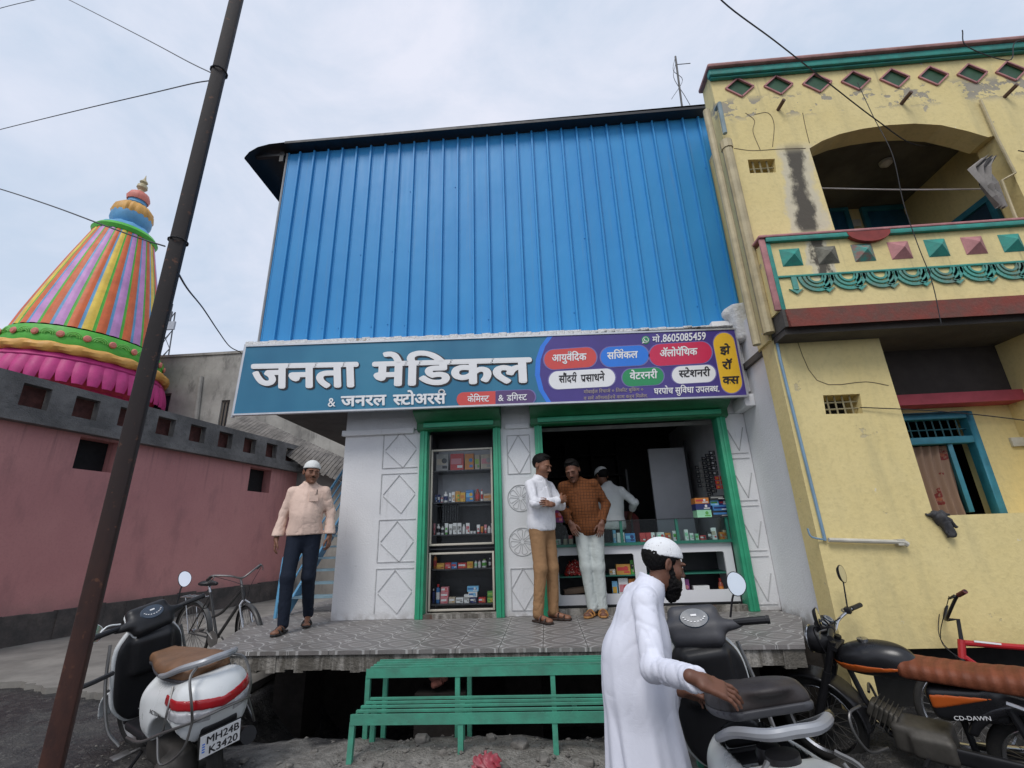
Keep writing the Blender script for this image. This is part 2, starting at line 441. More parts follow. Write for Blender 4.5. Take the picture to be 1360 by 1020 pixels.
tag(g.build('ground', ROAD, smooth=True, ang=70), kind='structure')
# concrete lane on the left, between the pink wall and the shop
CONC = M_('lane_concrete', (.25, .235, .21), .85, var=.45, scale=1.6, bump=.4, bs=25)
lane = MB(); edge = [atz(20, 905, .33), atz(110, 918, .33), atz(170, 925, .33), atz(240, 905, .33), Vector((-2.95, 4.3, .33)), Vector((-2.95, 8, .33)), Vector((-2.9, 40, .33)), Vector((-26, 40, .33)), Vector((-26, 3.2, .33))]
edge2 = []
for i, p in enumerate(edge):
    n_ = edge[(i+1) % len(edge)]; k = 14 if i < 4 else 1
    edge2 += [p.lerp(n_, j/k)+(Vector((rnd.uniform(-.03, .03), rnd.uniform(-.05, .05), 0)) if i < 4 and j else Vector()) for j in range(k)]
lane.prism([p-Vector((0, 0, .13)) for p in edge2], (0, 0, .13))
tag(lane.build('path', CONC), kind='structure')
# tiled platform
q = Mat('platform_tiles', .55)
u = ((q.x*(1/.34))+.2).fr(); v = ((q.y*(1/.34))).fr()
a = u.min((u*-1)+1); b = v.min((v*-1)+1); s = a.sqrt()+b.sqrt()
star = s.lt(.47); ln = (s-.80).abs().lt(.035); ln2 = (s-1.17).abs().lt(.022); gr = a.min(b).lt(.012)
dn = q.noise(3, 5); d2 = q.noise(60, 3)
c = q.mix(dn.step(.3, .7), (.17, .16, .15), (.23, .21, .2)); c = q.mix(d2.step(.4, .7)*.35, c, (.12, .11, .1))
inn = s.gt(.80)*s.lt(1.17); c = q.mix(inn*.35, c, (.11, .10, .098)); c = q.mix(star.max(ln*.7).max(ln2*.45)*.85, c, (.52, .51, .49)); c = q.mix(gr, c, (.09, .085, .08)); c = q.mix(q.noise(1.7, 5, off=5).step(.55, .75)*.5, c, (.12, .105, .09))
q.col(c); q.rough((dn*.3)+.35); q.bump(d2, .15); TILE = q.m
q = Mat('slab_edge', .9)
st = q.noise(6, 5, .7, sc=(1, 1, .15)); c = q.mix(st.step(.42, .6), (.1, .09, .075), (.3, .28, .25)); c = q.mix(q.noise(2.6, 4, sc=(1.5, 1, .2), off=4).step(.6, .68), c, (.09, .035, .02)); q.col(c); q.bump(q.noise(40, 5), .8, .02); SLAB = q.m
pl = [(-2.83, 4.07), (1.83, 3.92), (2.38, 5.05), (2.38, 5.6), (2.38, 8.4), (-3.35, 8.4), (-3.42, 5.75)]
pm = MB(); pm.prism([(x, y, ZP-.028) for x, y in pl], (0, 0, .028)); tag(pm.build('pavement', TILE), kind='structure')
pm = MB()
fe = [Vector((-2.83+4.66*i/60, 4.085-.15*i/60, 0)) for i in range(61)]
for i in range(60):
    a_, b_ = fe[i], fe[i+1]; dz = [.115+rnd.uniform(-.012, .014) for _ in range(2)]
    zz = ZP-.0285; dep = rnd.uniform(0, .012)
    pm.prism([(a_.x, a_.y+dep, zz), (b_.x, b_.y+dep, zz), (b_.x, b_.y+dep, zz-dz[0]), (a_.x, a_.y+dep, zz-dz[0])], (0, 1.4, 0))
pm.prism([(x, y, ZP-.13) for x, y in ((-2.78, 4.13), (1.8, 4), (2.35, 5.1), (2.35, 8.3), (-3.3, 8.3), (-3.38, 5.75))], (0, 0, .1))
tag(pm.build('platform_slab', SLAB), kind='structure')
gv = MB()
def pebble(x, y, s):
    b = len(gv.v); z = gz(x, y)+s*.25; pts = []
    for d in ((1, 0, 0), (0, 1, 0), (-1, 0, 0), (0, -1, 0), (0, 0, .8), (0, 0, -.8), (.7, .7, .3), (-.7, -.6, .35)): k = s*rnd.uniform(.6, 1.1); pts.append((x+d[0]*k, y+d[1]*k, z+d[2]*k))
    gv.add(pts, [(0, 6, 4), (6, 1, 4), (1, 2, 4), (2, 7, 4), (7, 3, 4), (3, 0, 4), (0, 1, 6), (1, 0, 5), (2, 1, 5), (3, 2, 5), (0, 3, 5), (2, 3, 7)])
for i in range(1500):
    t = rnd.random()
    if t < .55: x, y = rnd.gauss(-.6, 1.2), rnd.gauss(3.25, .3)
    elif t < .75: x, y = rnd.uniform(-3.4, -2.2), rnd.gauss(3.1, .25)
    else: x, y = rnd.uniform(-2.5, 3.4), rnd.uniform(1.9, 3.6)
    pebble(x, y, .004+.014*rnd.random()**3)
tag(gv.build('gravel', M_('gravel_grey', (.2, .185, .165), .95, var=.6, scale=14)), kind='stuff')
pm = MB()
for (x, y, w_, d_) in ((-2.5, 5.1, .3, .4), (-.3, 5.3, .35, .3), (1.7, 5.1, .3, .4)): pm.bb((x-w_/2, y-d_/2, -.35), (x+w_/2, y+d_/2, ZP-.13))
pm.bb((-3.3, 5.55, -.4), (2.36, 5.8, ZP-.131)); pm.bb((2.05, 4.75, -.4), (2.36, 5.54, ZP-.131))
tag(pm.build('platform_footing', M_('footing_brick_shaded', (.03, .024, .02), .9, var=.5, scale=9, bump=.6, bs=20)), kind='structure')  # brick colour darkened to paint the shade under the platform

# ================================================================== THE PHARMACY
q = Mat('white_paint', .7)
n1 = q.noise(1.3, 5); n2 = q.noise(8, 5, .65, off=2); n3 = q.noise(5, 6, .6, sc=(3, 3, .35), off=7)
c = q.mix(n1.step(.3, .7), (.70, .70, .71), (.78, .78, .78)); c = q.mix(n3.step(.58, .78)*.35, c, (.45, .44, .42)); c = q.mix(n2.step(.66, .78)*.35, c, (.42, .41, .39)); c = q.mix((q.z*-1).step(-.12, .02)*q.noise(9, 4, off=3).step(.35, .6)*.6, c, (.33, .3, .27))
q.col(c); q.bump((n2*.6)+q.noise(55, 4), .35, .01); WHITE = q.m
GREEN = M_('green_enamel', (.035, .36, .19), .42, var=.22, scale=5, bump=.12, bs=30)
DGREEN = M_('shutter_green', (.012, .15, .055), .4, var=.3, scale=7, bump=.1)
BLACK = M_('black_metal', (.012, .012, .014), .5, var=.3)
DARK = M_('interior_shade', (.016, .015, .015), .8, var=.4)
shop = thing('pharmacy_building', 'white pharmacy shop with blue corrugated upper storey between the pink wall and the yellow house', 'shop', (0, D, ZP))
ZT = 4.05
out_ = [(-2.42, ZP), (-1.45, ZP), (-1.45, 2.98), (-.5, 2.98), (-.5, ZP), (-.06, ZP), (-.06, 2.98), (2.14, 2.98), (2.14, ZP), (2.41, ZP), (2.41, ZT), (-2.42, ZT)]
FM = Matrix(((1, 0, 0, 0), (0, 0, -1, D), (0, 1, 0, 0), (0, 0, 0, 1)))      # plate xy -> world xz, its normal towards the camera
m_ = MB(True); m_.plate(out_, [], .22, FM)
m_.bb((-2.42, D+.22, ZP), (-2.2, 9, ZT)); m_.bb((2.2, D+.22, ZP), (2.41, 9, ZT)); m_.bb((-2.2, 8.8, ZP), (2.2, 9, ZT))
# lower courses stand proud of the lintel, as plaster bands
m_.bb((-2.45, D-.05, 2.86), (-1.55, D-.001, 2.93)); m_.bb((-.43, D-.03, 2.86), (-.13, D-.001, 2.92))
m_.build('wall', WHITE, shop, bevel=.008)
# side wall returning forward to the yellow house
m_ = MB(True); m_.bb((2.415, 4.70, .3), (2.6, 9, 3.9)); m_.bb((2.415, 4.46, .74), (2.6, 4.699, 3.6)); m_.build('side_wall', WHITE, shop)
m_ = MB(True); m_.bb((2.30, D-.35, 2.92), (2.414, D-.001, 3.06)); m_.bb((2.12, D-.3, 3.1), (2.414, D-.002, 4.0)); m_.build('bracket', WHITE, shop, bevel=.01)
# incised plaster pattern
GRO = M_('plaster_groove', (.5, .5, .5), .8, var=.3, scale=12)
m_ = MB(True)
def fr_(px, py): p = at(px, py, D); return (p.x, D-.004, p.z)
def ribs(pp, close=False):
    pp = [Vector(p) for p in pp]
    if close: pp = pp+[pp[0]]
    for a_, b_ in zip(pp, pp[1:]): m_.beam(a_, b_, .009, .008)
def relief(nm):
    global m_
    m_.build(nm, GRO, shop); m_ = MB(True)
for k in range(4):
    z0 = .86+k*.53; x0, x1 = -1.93, -1.5
    ribs([(x1, D-.004, z0+.46), (x0, D-.004, z0+.46), (x0, D-.004, z0)] if k % 2 == 0 else [(x1, D-.004, z0+.46), (x0, D-.004, z0+.46), (x0, D-.004, z0), (x1, D-.004, z0)])
    xm = (x0+x1)/2; ribs([(x0+.03, D-.004, z0+.22), (xm, D-.004, z0+.44), (x1-.02, D-.004, z0+.23)]); ribs([(x0+.03, D-.004, z0+.2), (xm+.04, D-.004, z0), (x1-.02, D-.004, z0+.21)])
    relief('relief_panel'); x0, x1 = 2.19, 2.38; ribs([(x0, D-.004, z0+.47), (x1, D-.004, z0+.47)]); ribs([(x1-.01, D-.004, z0+.3), ((x0+x1)/2, D-.004, z0+.03), (x0, D-.004, z0+.28)]); ribs([(x0, D-.004, z0), (x1, D-.004, z0)]); relief('relief_panel')
for (z0, z1) in ((.86, 1.28), (2.32, 2.78)):
    x0, x1 = -.41, -.14; ribs([(x0, D-.004, z0), (x1, D-.004, z0), (x1, D-.004, z1), (x0, D-.004, z1)], True); ribs([(x0, D-.004, (z0+z1)/2), ((x0+x1)/2, D-.004, z1), (x1, D-.004, (z0+z1)/2), ((x0+x1)/2, D-.004, z0)], True); relief('relief_panel')
for zc in (1.56, 2.04):
    cx = -.27; m_.tube(arcpts((cx, D-.002, zc), .15, 0, 2*math.pi, 36)[:-1], .006, 5, close=True)
    for k in range(8):
        t = k*math.pi/4+.2; dr = Vector((math.cos(t), 0, math.sin(t))); nn = Vector((-math.sin(t), 0, math.cos(t))); c0 = Vector((cx, D-.002, zc))
        m_.tube(spline([c0+dr*.02, c0+dr*.08+nn*.02, c0+dr*.12+nn*.03, c0+dr*.135, c0+dr*.12-nn*.03, c0+dr*.08-nn*.02, c0+dr*.02], 3), .004, 4)
    relief('relief_flower')
# green posts of the shutters
for x in (-1.42, -.53, -.03, 2.12):
    m_ = MB(True); w_ = .045 if x < 2 else .05
    m_.bb((x-w_, D-.06, ZP), (x+w_, D+.12, 2.98)); m_.bb((x-w_*.3, D-.075, ZP+.002), (x+w_*.3, D-.061, 2.97)); m_.build('shutter_post', GREEN, shop, bevel=.006)
for (x0, x1) in ((-1.5, -.47), (-.12, 2.2)):
    m_ = MB(True)
    pr = [(D-.02, 2.86), (D-.1, 2.88), (D-.1, 2.96), (D-.2, 3.0), (D-.3, 3.05), (D-.32, 3.17), (D-.3, 3.3), (D-.02, 3.3)]
    m_.prism([(x0, y, z) for y, z in pr], (x1-x0, 0, 0)); hd = m_.build('shutter_box', DGREEN, shop, bevel=.012)
    m_ = MB(True); m_.bb((x0+.09, D-.13, 2.9), (x1-.09, D-.101, 2.955)); m_.bb((x0+.05, D-.335, 3.09), (x1-.05, D-.321, 3.17)); m_.build('shutter_slat', GREEN, hd, bevel=.004)
m_ = MB(True); m_.bb((-1.47, D-.05, ZP), (-.49, D+.15, ZP+.045)); m_.bb((-.08, D-.01, ZP), (2.16, D+.06, ZP+.06)); m_.build('door_sill', SLAB, shop)
# room behind the counter
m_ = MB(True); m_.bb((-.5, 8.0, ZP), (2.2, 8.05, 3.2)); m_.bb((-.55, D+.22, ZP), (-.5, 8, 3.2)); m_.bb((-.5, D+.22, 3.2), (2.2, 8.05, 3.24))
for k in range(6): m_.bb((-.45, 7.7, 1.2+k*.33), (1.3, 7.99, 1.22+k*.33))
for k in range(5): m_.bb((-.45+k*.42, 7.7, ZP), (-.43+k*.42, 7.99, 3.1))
m_.build('shelf_wall', DARK, shop)  # shelves, walls and ceiling coloured near-black in place of the room's shade
m_ = MB(True); m_.bb((1.52, 6.7, ZP), (2.02, 6.75, 2.75)); m_.build('partition', M_('grey_laminate', (.42, .42, .45), .5, var=.1), shop)
m_ = MB(True); m_.bb((2.02, 6.66, ZP), (2.045, 6.69, 2.85)); m_.bb((1.2, 6.9, ZP), (1.23, 6.93, 2.5)); m_.build('partition_frame', BLACK, shop)
m_ = MB(True); m_.bb((2.165, D+.23, ZP), (2.19, 7.9, 3.19)); m_.build('inner_wall', M_('inner_grey', (.45, .45, .46), .7, var=.15), shop)
m_ = MB(True); m_.bb((-.02, D+.22, 2.86), (2.1, D+.26, 2.9)); m_.build('opening_trim', M_('grey_trim', (.33, .33, .33), .6), shop)
# upper storey
q = Mat('blue_sheet', .42, spec=.22)
n1 = q.noise(.8, 4); n2 = q.noise(5, 5, .6, sc=(4, 1, .25)); c = q.mix(n1.step(.3, .7), (.04, .275, .60), (.05, .31, .64)); c = q.mix(n2.step(.55, .8)*.4, c, (.07, .28, .52)); sh_ = (((q.x+.11)*(1/.88)).op('FLOOR')*12.9).sin().abs(); c = q.mix(sh_*.22, c, (.05, .22, .47)); ds = q.noise(7, 5, .6, sc=(3, 1, .08), off=6).step(.55, .8); c = q.mix(ds*.3, c, (.16, .27, .38)); q.col(c); q.rough((n2*.25)+.3); q.bump(q.noise(2.2, 3, sc=(1, 1, .6)), .3, .03); BLUE = q.m
YC = 5.36; XL, XR = -3.6, 2.64
def ctop(x): return 7.28+(x-XL)/(XR-XL)*.06
m_ = MB(True); pr = []
x = XL
while x < XR:
    pr += [(x, YC), (x+.158, YC), (x+.166, YC-.038), (x+.188, YC-.038), (x+.196, YC), (x+.204, YC), (x+.207, YC-.006), (x+.213, YC-.006), (x+.216, YC)]; x += .22
pr = [p for p in pr if p[0] <= XR]; pr.append((XR, YC))
zb = lambda x: 4.06-(x-XL)/(XR-XL)*.06
vs = []
for (x, y) in pr: vs += [(x, y, zb(x)), (x, y, ctop(x))]
m_.add(vs, [(2*i, 2*i+2, 2*i+3, 2*i+1) for i in range(len(pr)-1)])
for (px, y) in [(XL+.19+.22*i, 0) for i in range(28)]:
    for z in (4.3, 5.4, 6.4, 7.1):
        if rnd.random() < .8: m_.box((px-.03+rnd.uniform(-.02, .02), YC-.004, z+rnd.uniform(-.03, .03)), (.012, .012, .012))
m_.bb((XL-.03, YC-.005, 4.07), (XL-.002, 8.8, 7.3)); m_.bb((XR+.002, YC+.05, 4.0), (XR+.03, 8.8, 7.3))
m_.build('cladding', BLUE, shop, smooth=True, ang=20)
m_ = MB(True); m_.tube([(XL-.035, YC-.01, 4.06), (XL-.035, YC-.01, 7.28)], .016, 6); m_.build('edge_trim', M_('grey_trim', (.33, .33, .33), .6), shop)
m_ = MB(True); m_.bb((XL+.05, YC+.08, 3.28), (2.2, 9, 4.0)); m_.build('overhang_slab', M_('raw_concrete', (.11, .1, .09), .9, var=.4, scale=2, bump=.5), shop)
# black curved roof sheet
m_ = MB(True); prof = [(2.7, 7.4), (1, 7.39), (-1, 7.375), (-3.0, 7.355), (-3.62, 7.35), (-3.85, 7.34), (-4.02, 7.30), (-4.14, 7.22), (-4.2, 7.12)]
Ys = [5.2+.12*i for i in range(25)]
vs = []; 
for j, y in enumerate(Ys):
    for x, z in prof: vs.append((x, y, z+.018*math.sin(y*26)+.006))
k = len(prof); m_.add(vs, [(j*k+i, j*k+i+1, (j+1)*k+i+1, (j+1)*k+i) for j in range(len(Ys)-1) for i in range(k-1)])
m_.add([(x, y, z-.02) for (x, y, z) in vs], [(j*k+i, (j+1)*k+i, (j+1)*k+i+1, j*k+i+1) for j in range(len(Ys)-1) for i in range(k-1)])
m_.bb((-3.6, 5.19, 7.32), (2.66, 5.35, 7.36)); m_.bb((-4.1, 5.3, 7.21), (-3.65, 5.35, 7.25)); m_.bb((-4.05, 6.6, 7.17), (-3.65, 6.65, 7.21)); m_.bb((-3.72, 5.3, 7.1), (-3.66, 8, 7.28))
m_.build('roof', BLACK, shop, smooth=True, ang=50)
# plaster ledge behind and above the signboard
YS = 5.1
q = Mat('ledge_plaster', .9); n1 = q.noise(4, 6, .7); c = q.mix(n1.step(.62, .7), (.74, .74, .73), (.33, .27, .2)); q.col(c); q.bump(q.noise(22, 6, .7), 1., .04); PLAST = q.m
m_ = MB(True); n_ = 60
for i in range(n_):
    xa, xb = -3.66+6.02*i/n_, -3.66+6.02*(i+1)/n_; pz = at(330+650*i/n_, 459-22.5*i/n_, YS).z
    m_.bb((xa, YS+.03, 3.9), (xb, YC-.035, pz+.07+rnd.uniform(-.008, .008)))
m_.build('ledge', PLAST, shop, bevel=.008)
def lump(P): return un(.05, rbox(P, (2.5, 5.18, 3.92), (.17, .14, .24), .05), ell(P, (2.45, 5.2, 4.08), (.2, .12, .1)))+folds(P, .006, 2.)
sdf_obj('ledge_end', PLAST, None, [(lump, (2.15, 4.9, 3.5), (2.8, 5.5, 4.4), .02)]).parent = shop
o = [k for k in bpy.data.objects if k.name == 'ledge_end'][0]; o.data.transform(basis(shop).inverted())

# ------------------------------------------------------------------ signboard
SG = lambda px, py, dy=0.: at(px, py, YS-dy)
sign = thing('signboard', 'long teal and purple pharmacy signboard lettered in white over the shop front', 'sign', tuple(SG(310, 551)))
TL, TR, BR, BL = SG(327, 460), SG(975, 437), SG(992, 526), SG(310, 551)
q = Mat('sign_teal', .32); g_ = q.noise(.9, 3, sc=(1, 1, .3)); c = q.mix(g_.step(.3, .7), (.012, .13, .24), (.03, .2, .32)); q.col(c); q.rough((g_*.2)+.25); q.bump(q.noise(1.6, 2, sc=(1, 1, 1.5)), .12, .05); TEAL = q.m
PURP = M_('sign_purple', (.07, .045, .25), .35, var=.2, scale=1.2)
def sp(px, dy=0.):                        # top and bottom of the board at a column of the photo
    t = (px-327)/(975-327); b = (px-310)/(992-310); return SG(px, 460-23*t, dy), SG(px, 551-25*b, dy)
def quadpanel(m, pts, th=.03): m.prism(pts, (0, th, 0))
m_ = MB(True); quadpanel(m_, [BL, sp(728)[1], sp(728)[0], TL]); m_.build('panel', TEAL, sign)
# purple field with its curved blue edge
def curve_edge(x0): return [SG(x0+24*math.cos(a)-0, 490-46*math.sin(a)) for a in []]
def circ(R_): return [SG(722+R_-(R_*math.cos(t)), 494+R_*1.6*math.sin(t)) for t in []]
cv = [(729, 446.5), (719, 460), (713, 478), (712, 498), (717, 518), (727, 534), (731, 536.2)]
m_ = MB(True); left = [SG(x+5, y, .004) for x, y in cv]
quadpanel(m_, [left[-1]]+[sp(992, .004)[1]+Vector((0, 0, 0)), SG(975, 437, .004)]+left[:-1], .03); m_.build('panel', PURP, sign, label='purple right part of the panel')
m_ = MB(True); l2 = [SG(x-1.5, y, .0035) for x, y in cv]; r2 = [SG(x+9+(5 if 470 < y < 525 else 2), y, .0035) for x, y in cv]
for i in range(len(cv)-1): m_.prism([l2[i+1], r2[i+1], r2[i], l2[i]], (0, .006, 0))
m_.build('curved_stripe', M_('sign_blue', (.03, .2, .75), .35, var=.1), sign)
ALU = M_('aluminium', (.55, .56, .58), .4, .7, var=.15)
m_ = MB(True)
for a_, b_ in ((TL, TR), (TR, BR), (BR, BL), (BL, TL)): m_.beam(a_+Vector((0, .012, 0)), b_+Vector((0, .012, 0)), .05, .02)
m_.tube([TL+Vector((-.04, .05, .05)), BL+Vector((-.04, .05, -.02))], .02, 6); m_.build('frame', ALU, sign)
SW = M_('sign_white', (.8, .8, .8), .4, var=.04); SK = M_('sign_dark', (.02, .018, .022), .45, var=.1); STN = M_('sign_tan', (.36, .3, .25), .5, var=.1)
def pill(x0, y0, x1, y1, h, col, name, dy=.008, tall=False, rim=None):
    """badge between the pixel centres of its two ends; h = half height in photo pixels"""
    pts = []
    c0, c1 = Vector((x0, y0, 0)), Vector((x1, y1, 0)); d = (c1-c0).normalized(); nn = Vector((-d.y, d.x, 0))
    for cc, s in ((c1, 1), (c0, -1)):
        for i in range(13):
            t = math.pi*(i/12-.5); pp = cc+d*s*h*math.cos(t)+nn*s*h*math.sin(t); pts.append(pp)
    m = MB(True)
    if rim:
        ctr = (c0+c1)/2; m.prism([SG(p.x+(p-ctr).normalized().x*1.6, p.y+(p-ctr).normalized().y*1.6, dy-.001) for p in reversed(pts)], (0, .004, 0), 1)
    m.prism([SG(p.x, p.y, dy) for p in reversed(pts)], (0, .004, 0)); m.build('badge', [col, rim or col], sign, label=name)
def sw(s, x0, y0, x1, y1, hpx, mat, bold=.02, dy=.012, label=None):
    a_, b_ = SG(x0, y0, 0), SG(x1, y1, 0); up = SG((x0+x1)/2, (y0+y1)/2-10, 0)-SG((x0+x1)/2, (y0+y1)/2, 0)
    hh = up.length/10*hpx; write('lettering', s, mat, sign, a_, b_, up, hh/.63, dy, bold, label=label)
RED = M_('sign_red', (.62, .07, .06), .38, var=.06); CRIM = M_('sign_crimson', (.6, .02, .08), .38, var=.06); SBL = M_('sign_bright_blue', (.02, .19, .7), .38, var=.06)
SGR = M_('sign_green', (.02, .27, .1), .38, var=.06); SYE = M_('sign_yellow', (.8, .48, .03), .38, var=.06); MAUV = M_('sign_mauve', (.1, .05, .17), .38, var=.1); RIM = M_('sign_rim', (.18, .16, .4), .4, var=.1)
# main words, a dark edge lying just under the white face
for (mt, dx, dy, bo) in ((SK, 1.2, .007, .055), (SW, 0, .013, .034)):
    sw('जनता', 333+dx, 515.5+dx*.6, 478+dx, 513+dx*.6, 31, mt, bo, dy)
    sw('मेिडकल', 493+dx, 512.5+dx*.6, 708+dx, 507+dx*.6, 31, mt, bo, dy)
sw('&', 436, 540.5, 446, 540, 10.5, SW, .01); sw('जनरल', 453, 540, 514, 538, 13, SW, .03); sw('{सटोअरस^', 522, 538, 593, 536, 13, SW, .03)
pill(616, 530.5, 654, 529, 9.5, RED, 'red badge', .008); pill(662, 528.7, 701, 527.3, 9.5, MAUV, 'mauve badge', .0085, rim=RIM)
m_ = MB(True); m_.prism([SG(640, 539.3, .0092), SG(658, 538.7, .0092), SG(658, 519.4, .0092), SG(640, 520.2, .0092)], (0, .004, 0)); m_.build('badge', RED, sign, label='square end of the red badge')
sw('केिम{सट', 621, 534.5, 650, 533.5, 7.6, SW, .014); sw('&', 662, 533, 669, 532.8, 7.5, SW, .01); sw('ड/िग{सट', 673, 533, 700, 531.5, 7.6, SW, .014)
pill(736, 477.5, 779, 474.5, 13.2, RED, 'red badge at the upper left', rim=RIM); pill(811, 474, 848, 472, 13.2, SBL, 'blue badge', rim=RIM); pill(877, 471.5, 931, 468, 14.4, CRIM, 'crimson badge', rim=RIM)
pill(741, 505, 805, 501.5, 12, SW, 'long white badge', rim=RIM); pill(838, 501.5, 870, 499.5, 11.5, SGR, 'green badge', rim=RIM); pill(904, 498, 939, 496, 11.5, SW, 'short white badge', rim=RIM)
pill(961.5, 456, 971.5, 508, 14, SYE, 'upright yellow badge', rim=RIM)
sw('आयुव^ेिदक', 733, 480.5, 779, 478.5, 8.6, SW, .025); sw('सिज^कल', 806, 477.5, 847, 475.5, 8.6, SW, .025); sw('ॲलोपॅिथक', 876, 474.5, 926, 471.5, 8.6, SW, .025)
sw('सौंदय^', 742, 508.5, 766, 507.5, 9, SK, .022); sw('प/साधने', 771, 507.5, 803, 505.5, 9, SK, .022); sw('वेटरनरी', 836, 504.5, 873, 502.5, 8.8, SW, .022); sw('{सटेशनरी', 901, 501.5, 943, 499.5, 8.8, SK, .022)
sw('झे', 955.5, 470.5, 969.5, 470, 9.5, SK, .03); sw('रॉ', 958.5, 490.5, 972, 490, 9.5, SK, .03); sw('{कस', 959, 510.5, 981.5, 509.5, 9.5, SK, .03)
sw('मो', 866, 455, 876, 454.5, 7, SW, .02); sw('.8605085459', 877.5, 454.8, 937, 451.5, 9, SW, .02)
sw('मोबाईल िरचाज^ ० ितकीट बुिकंग ०', 775, 523, 854, 519.5, 4, STN, .012); sw('व सव^ ऑनलाईनचे काम करून िमळेल.', 775, 531.5, 860, 528, 4, STN, .012)
sw('घरपोच सुिवधा उपल{बध.', 868, 524, 955, 520.5, 7.6, SW, .02)
# green phone badge before the number
m_ = MB(True); cx, cy = 857.5, 451.5
m_.prism([SG(cx+5.4*math.cos(t), cy+5.4*math.sin(t), .008) for t in [-2*math.pi*i/20 for i in range(20)]], (0, .004, 0), 0)
m_.tube([SG(cx+3.7*math.cos(t), cy+3.7*math.sin(t), .01) for t in [2*math.pi*i/18 for i in range(18)]], .004, 5, 1, close=True)
m_.prism([SG(cx-4.6, cy+4.6, .0102), SG(cx-1.6, cy+3.8, .0102), SG(cx-3.6, cy+1.8, .0102)], (0, .002, 0), 1)
m_.tube(spline([SG(cx-1.8, cy-1.4, .011), SG(cx-1.2, cy+.6, .011), SG(cx+.6, cy+1.8, .011), SG(cx+1.8, cy+1.5, .011)], 4), .006, 5, 1)
m_.build('phone_badge', [SGR, SW], sign)

# ------------------------------------------------------------------ glazed display cabinet in the left bay
CREAM = M_('cream_metal', (.55, .5, .42), .45, .2, var=.15)
cab = thing('display_cabinet', 'tall glazed display cabinet with cream frames in the narrow green shop bay', 'display cabinet', (-.97, D+.1, ZP))
yb = D+.08
c00, c11 = at(572, 815, yb), at(658, 590, yb)
X0, X1 = -1.37, -.58; zA, zB, zC, zD = ZP+.06, at(612, 733, yb).z, at(612, 724, yb).z, at(612, 596, yb).z
m_ = MB(True); m_.bb((X0, yb+.36, ZP+.02), (X1, yb+.4, 2.97)); m_.bb((X0, yb+.02, ZP+.02), (X0+.02, yb+.36, 2.97)); m_.bb((X1-.02, yb+.02, ZP+.02), (X1, yb+.36, 2.97)); m_.bb((X0, yb+.02, ZP+.002), (X1, yb+.36, ZP+.045)); m_.bb((X0+.02, yb+.02, 2.9), (X1-.02, yb+.36, 2.97)); m_.bb((X0+.02, yb+.01, zB+.03), (X1-.02, yb+.04, zC-.03))
m_.build('carcass', M_('cabinet_dark', (.03, .03, .035), .5, var=.3), cab)
m_ = MB(True); m_.bb((X0+.03, yb+.345, 2.0), (X1-.03, yb+.358, 2.7)); m_.build('back_panel', M_('cabinet_grey', (.45, .45, .48), .5, var=.2), cab)
for z0, z1 in ((zA, zB), (zC, zD)):
    m_ = MB(True); t = .022
    m_.bb((X0+.02, yb-.015, z0), (X0+.02+t, yb+.015, z1)); m_.bb((X1-.02-t, yb-.015, z0), (X1-.02, yb+.015, z1)); m_.bb((X0+.02+t, yb-.014, z0), (X1-.02-t, yb+.014, z0+t)); m_.bb((X0+.02+t, yb-.014, z1-t), (X1-.02-t, yb+.014, z1)); fr0 = m_.build('door_frame', CREAM, cab, bevel=.003)
    m_ = MB(True); m_.bb((X0+.03, yb-.002, z0+.01), (X1-.03, yb+.002, z1-.01)); m_.build('pane', glass('cabinet_glass', (.97, .98, .98)), fr0)
m_ = MB(True); m_.bb((X0-.02, yb-.005, ZP+.01), (X0+.008, yb+.02, 2.85)); m_.bb((X1-.008, yb-.005, ZP+.01), (X1+.005, yb+.02, 2.85)); m_.build('sliding_rail', CREAM, cab)
yp = D+.22
shz = {1: (666.5, 'second'), 2: (709, 'third'), 3: (754.7, 'fourth'), 4: (801, 'bottom'), 0: (624.4, 'top')}
m_ = MB(True)
for k, (py, _) in shz.items():
    z = at(612, py, yp-.04).z; m_.bb((X0+.021, yb+.05, z-.014), (X1-.021, yb+.34, z-.002))
m_.build('shelf', M_('shelf_dark', (.05, .05, .055), .4, var=.2), cab)
PC = {}
PCOL = dict(navy=(.02, .03, .14), pink=(.6, .22, .25), white=(.75, .75, .74), amber=(.55, .27, .05), yellow=(.7, .42, .06), blue=(.06, .2, .45), brown=(.3, .07, .04), orange=(.62, .22, .04), grey=(.35, .34, .32), red=(.55, .05, .05), green=(.12, .4, .08), dark=(.03, .03, .035), beige=(.5, .42, .32), lime=(.3, .5, .08), purple=(.22, .05, .2), teal=(.05, .3, .25), mint=(.35, .7, .45), skyblue=(.2, .5, .75))
def pcol(n): return M_('pack_'+n, PCOL[n], .35, var=.12, scale=9)
ORD = ['first', 'second', 'third', 'fourth', 'fifth', 'sixth', 'seventh', 'eighth', 'ninth', 'tenth', 'eleventh', 'twelfth', 'thirteenth', 'fourteenth', 'fifteenth', 'sixteenth']
def bottle(w, h, col, cap, band):
    m = MB(); r = w*.47; m.lathe([(r*.92, 0), (r, h*.03), (r, h*.68), (r*.8, h*.78), (r*.42, h*.83), (r*.42, h*.86)], 14, mi=0)
    m.lathe([(r*.5, h*.86), (r*.52, h*.99), (r*.45, h)], 12, mi=1); m.lathe([(r*1.015, h*.2), (r*1.015, h*.58)], 14, mi=2)
    return m
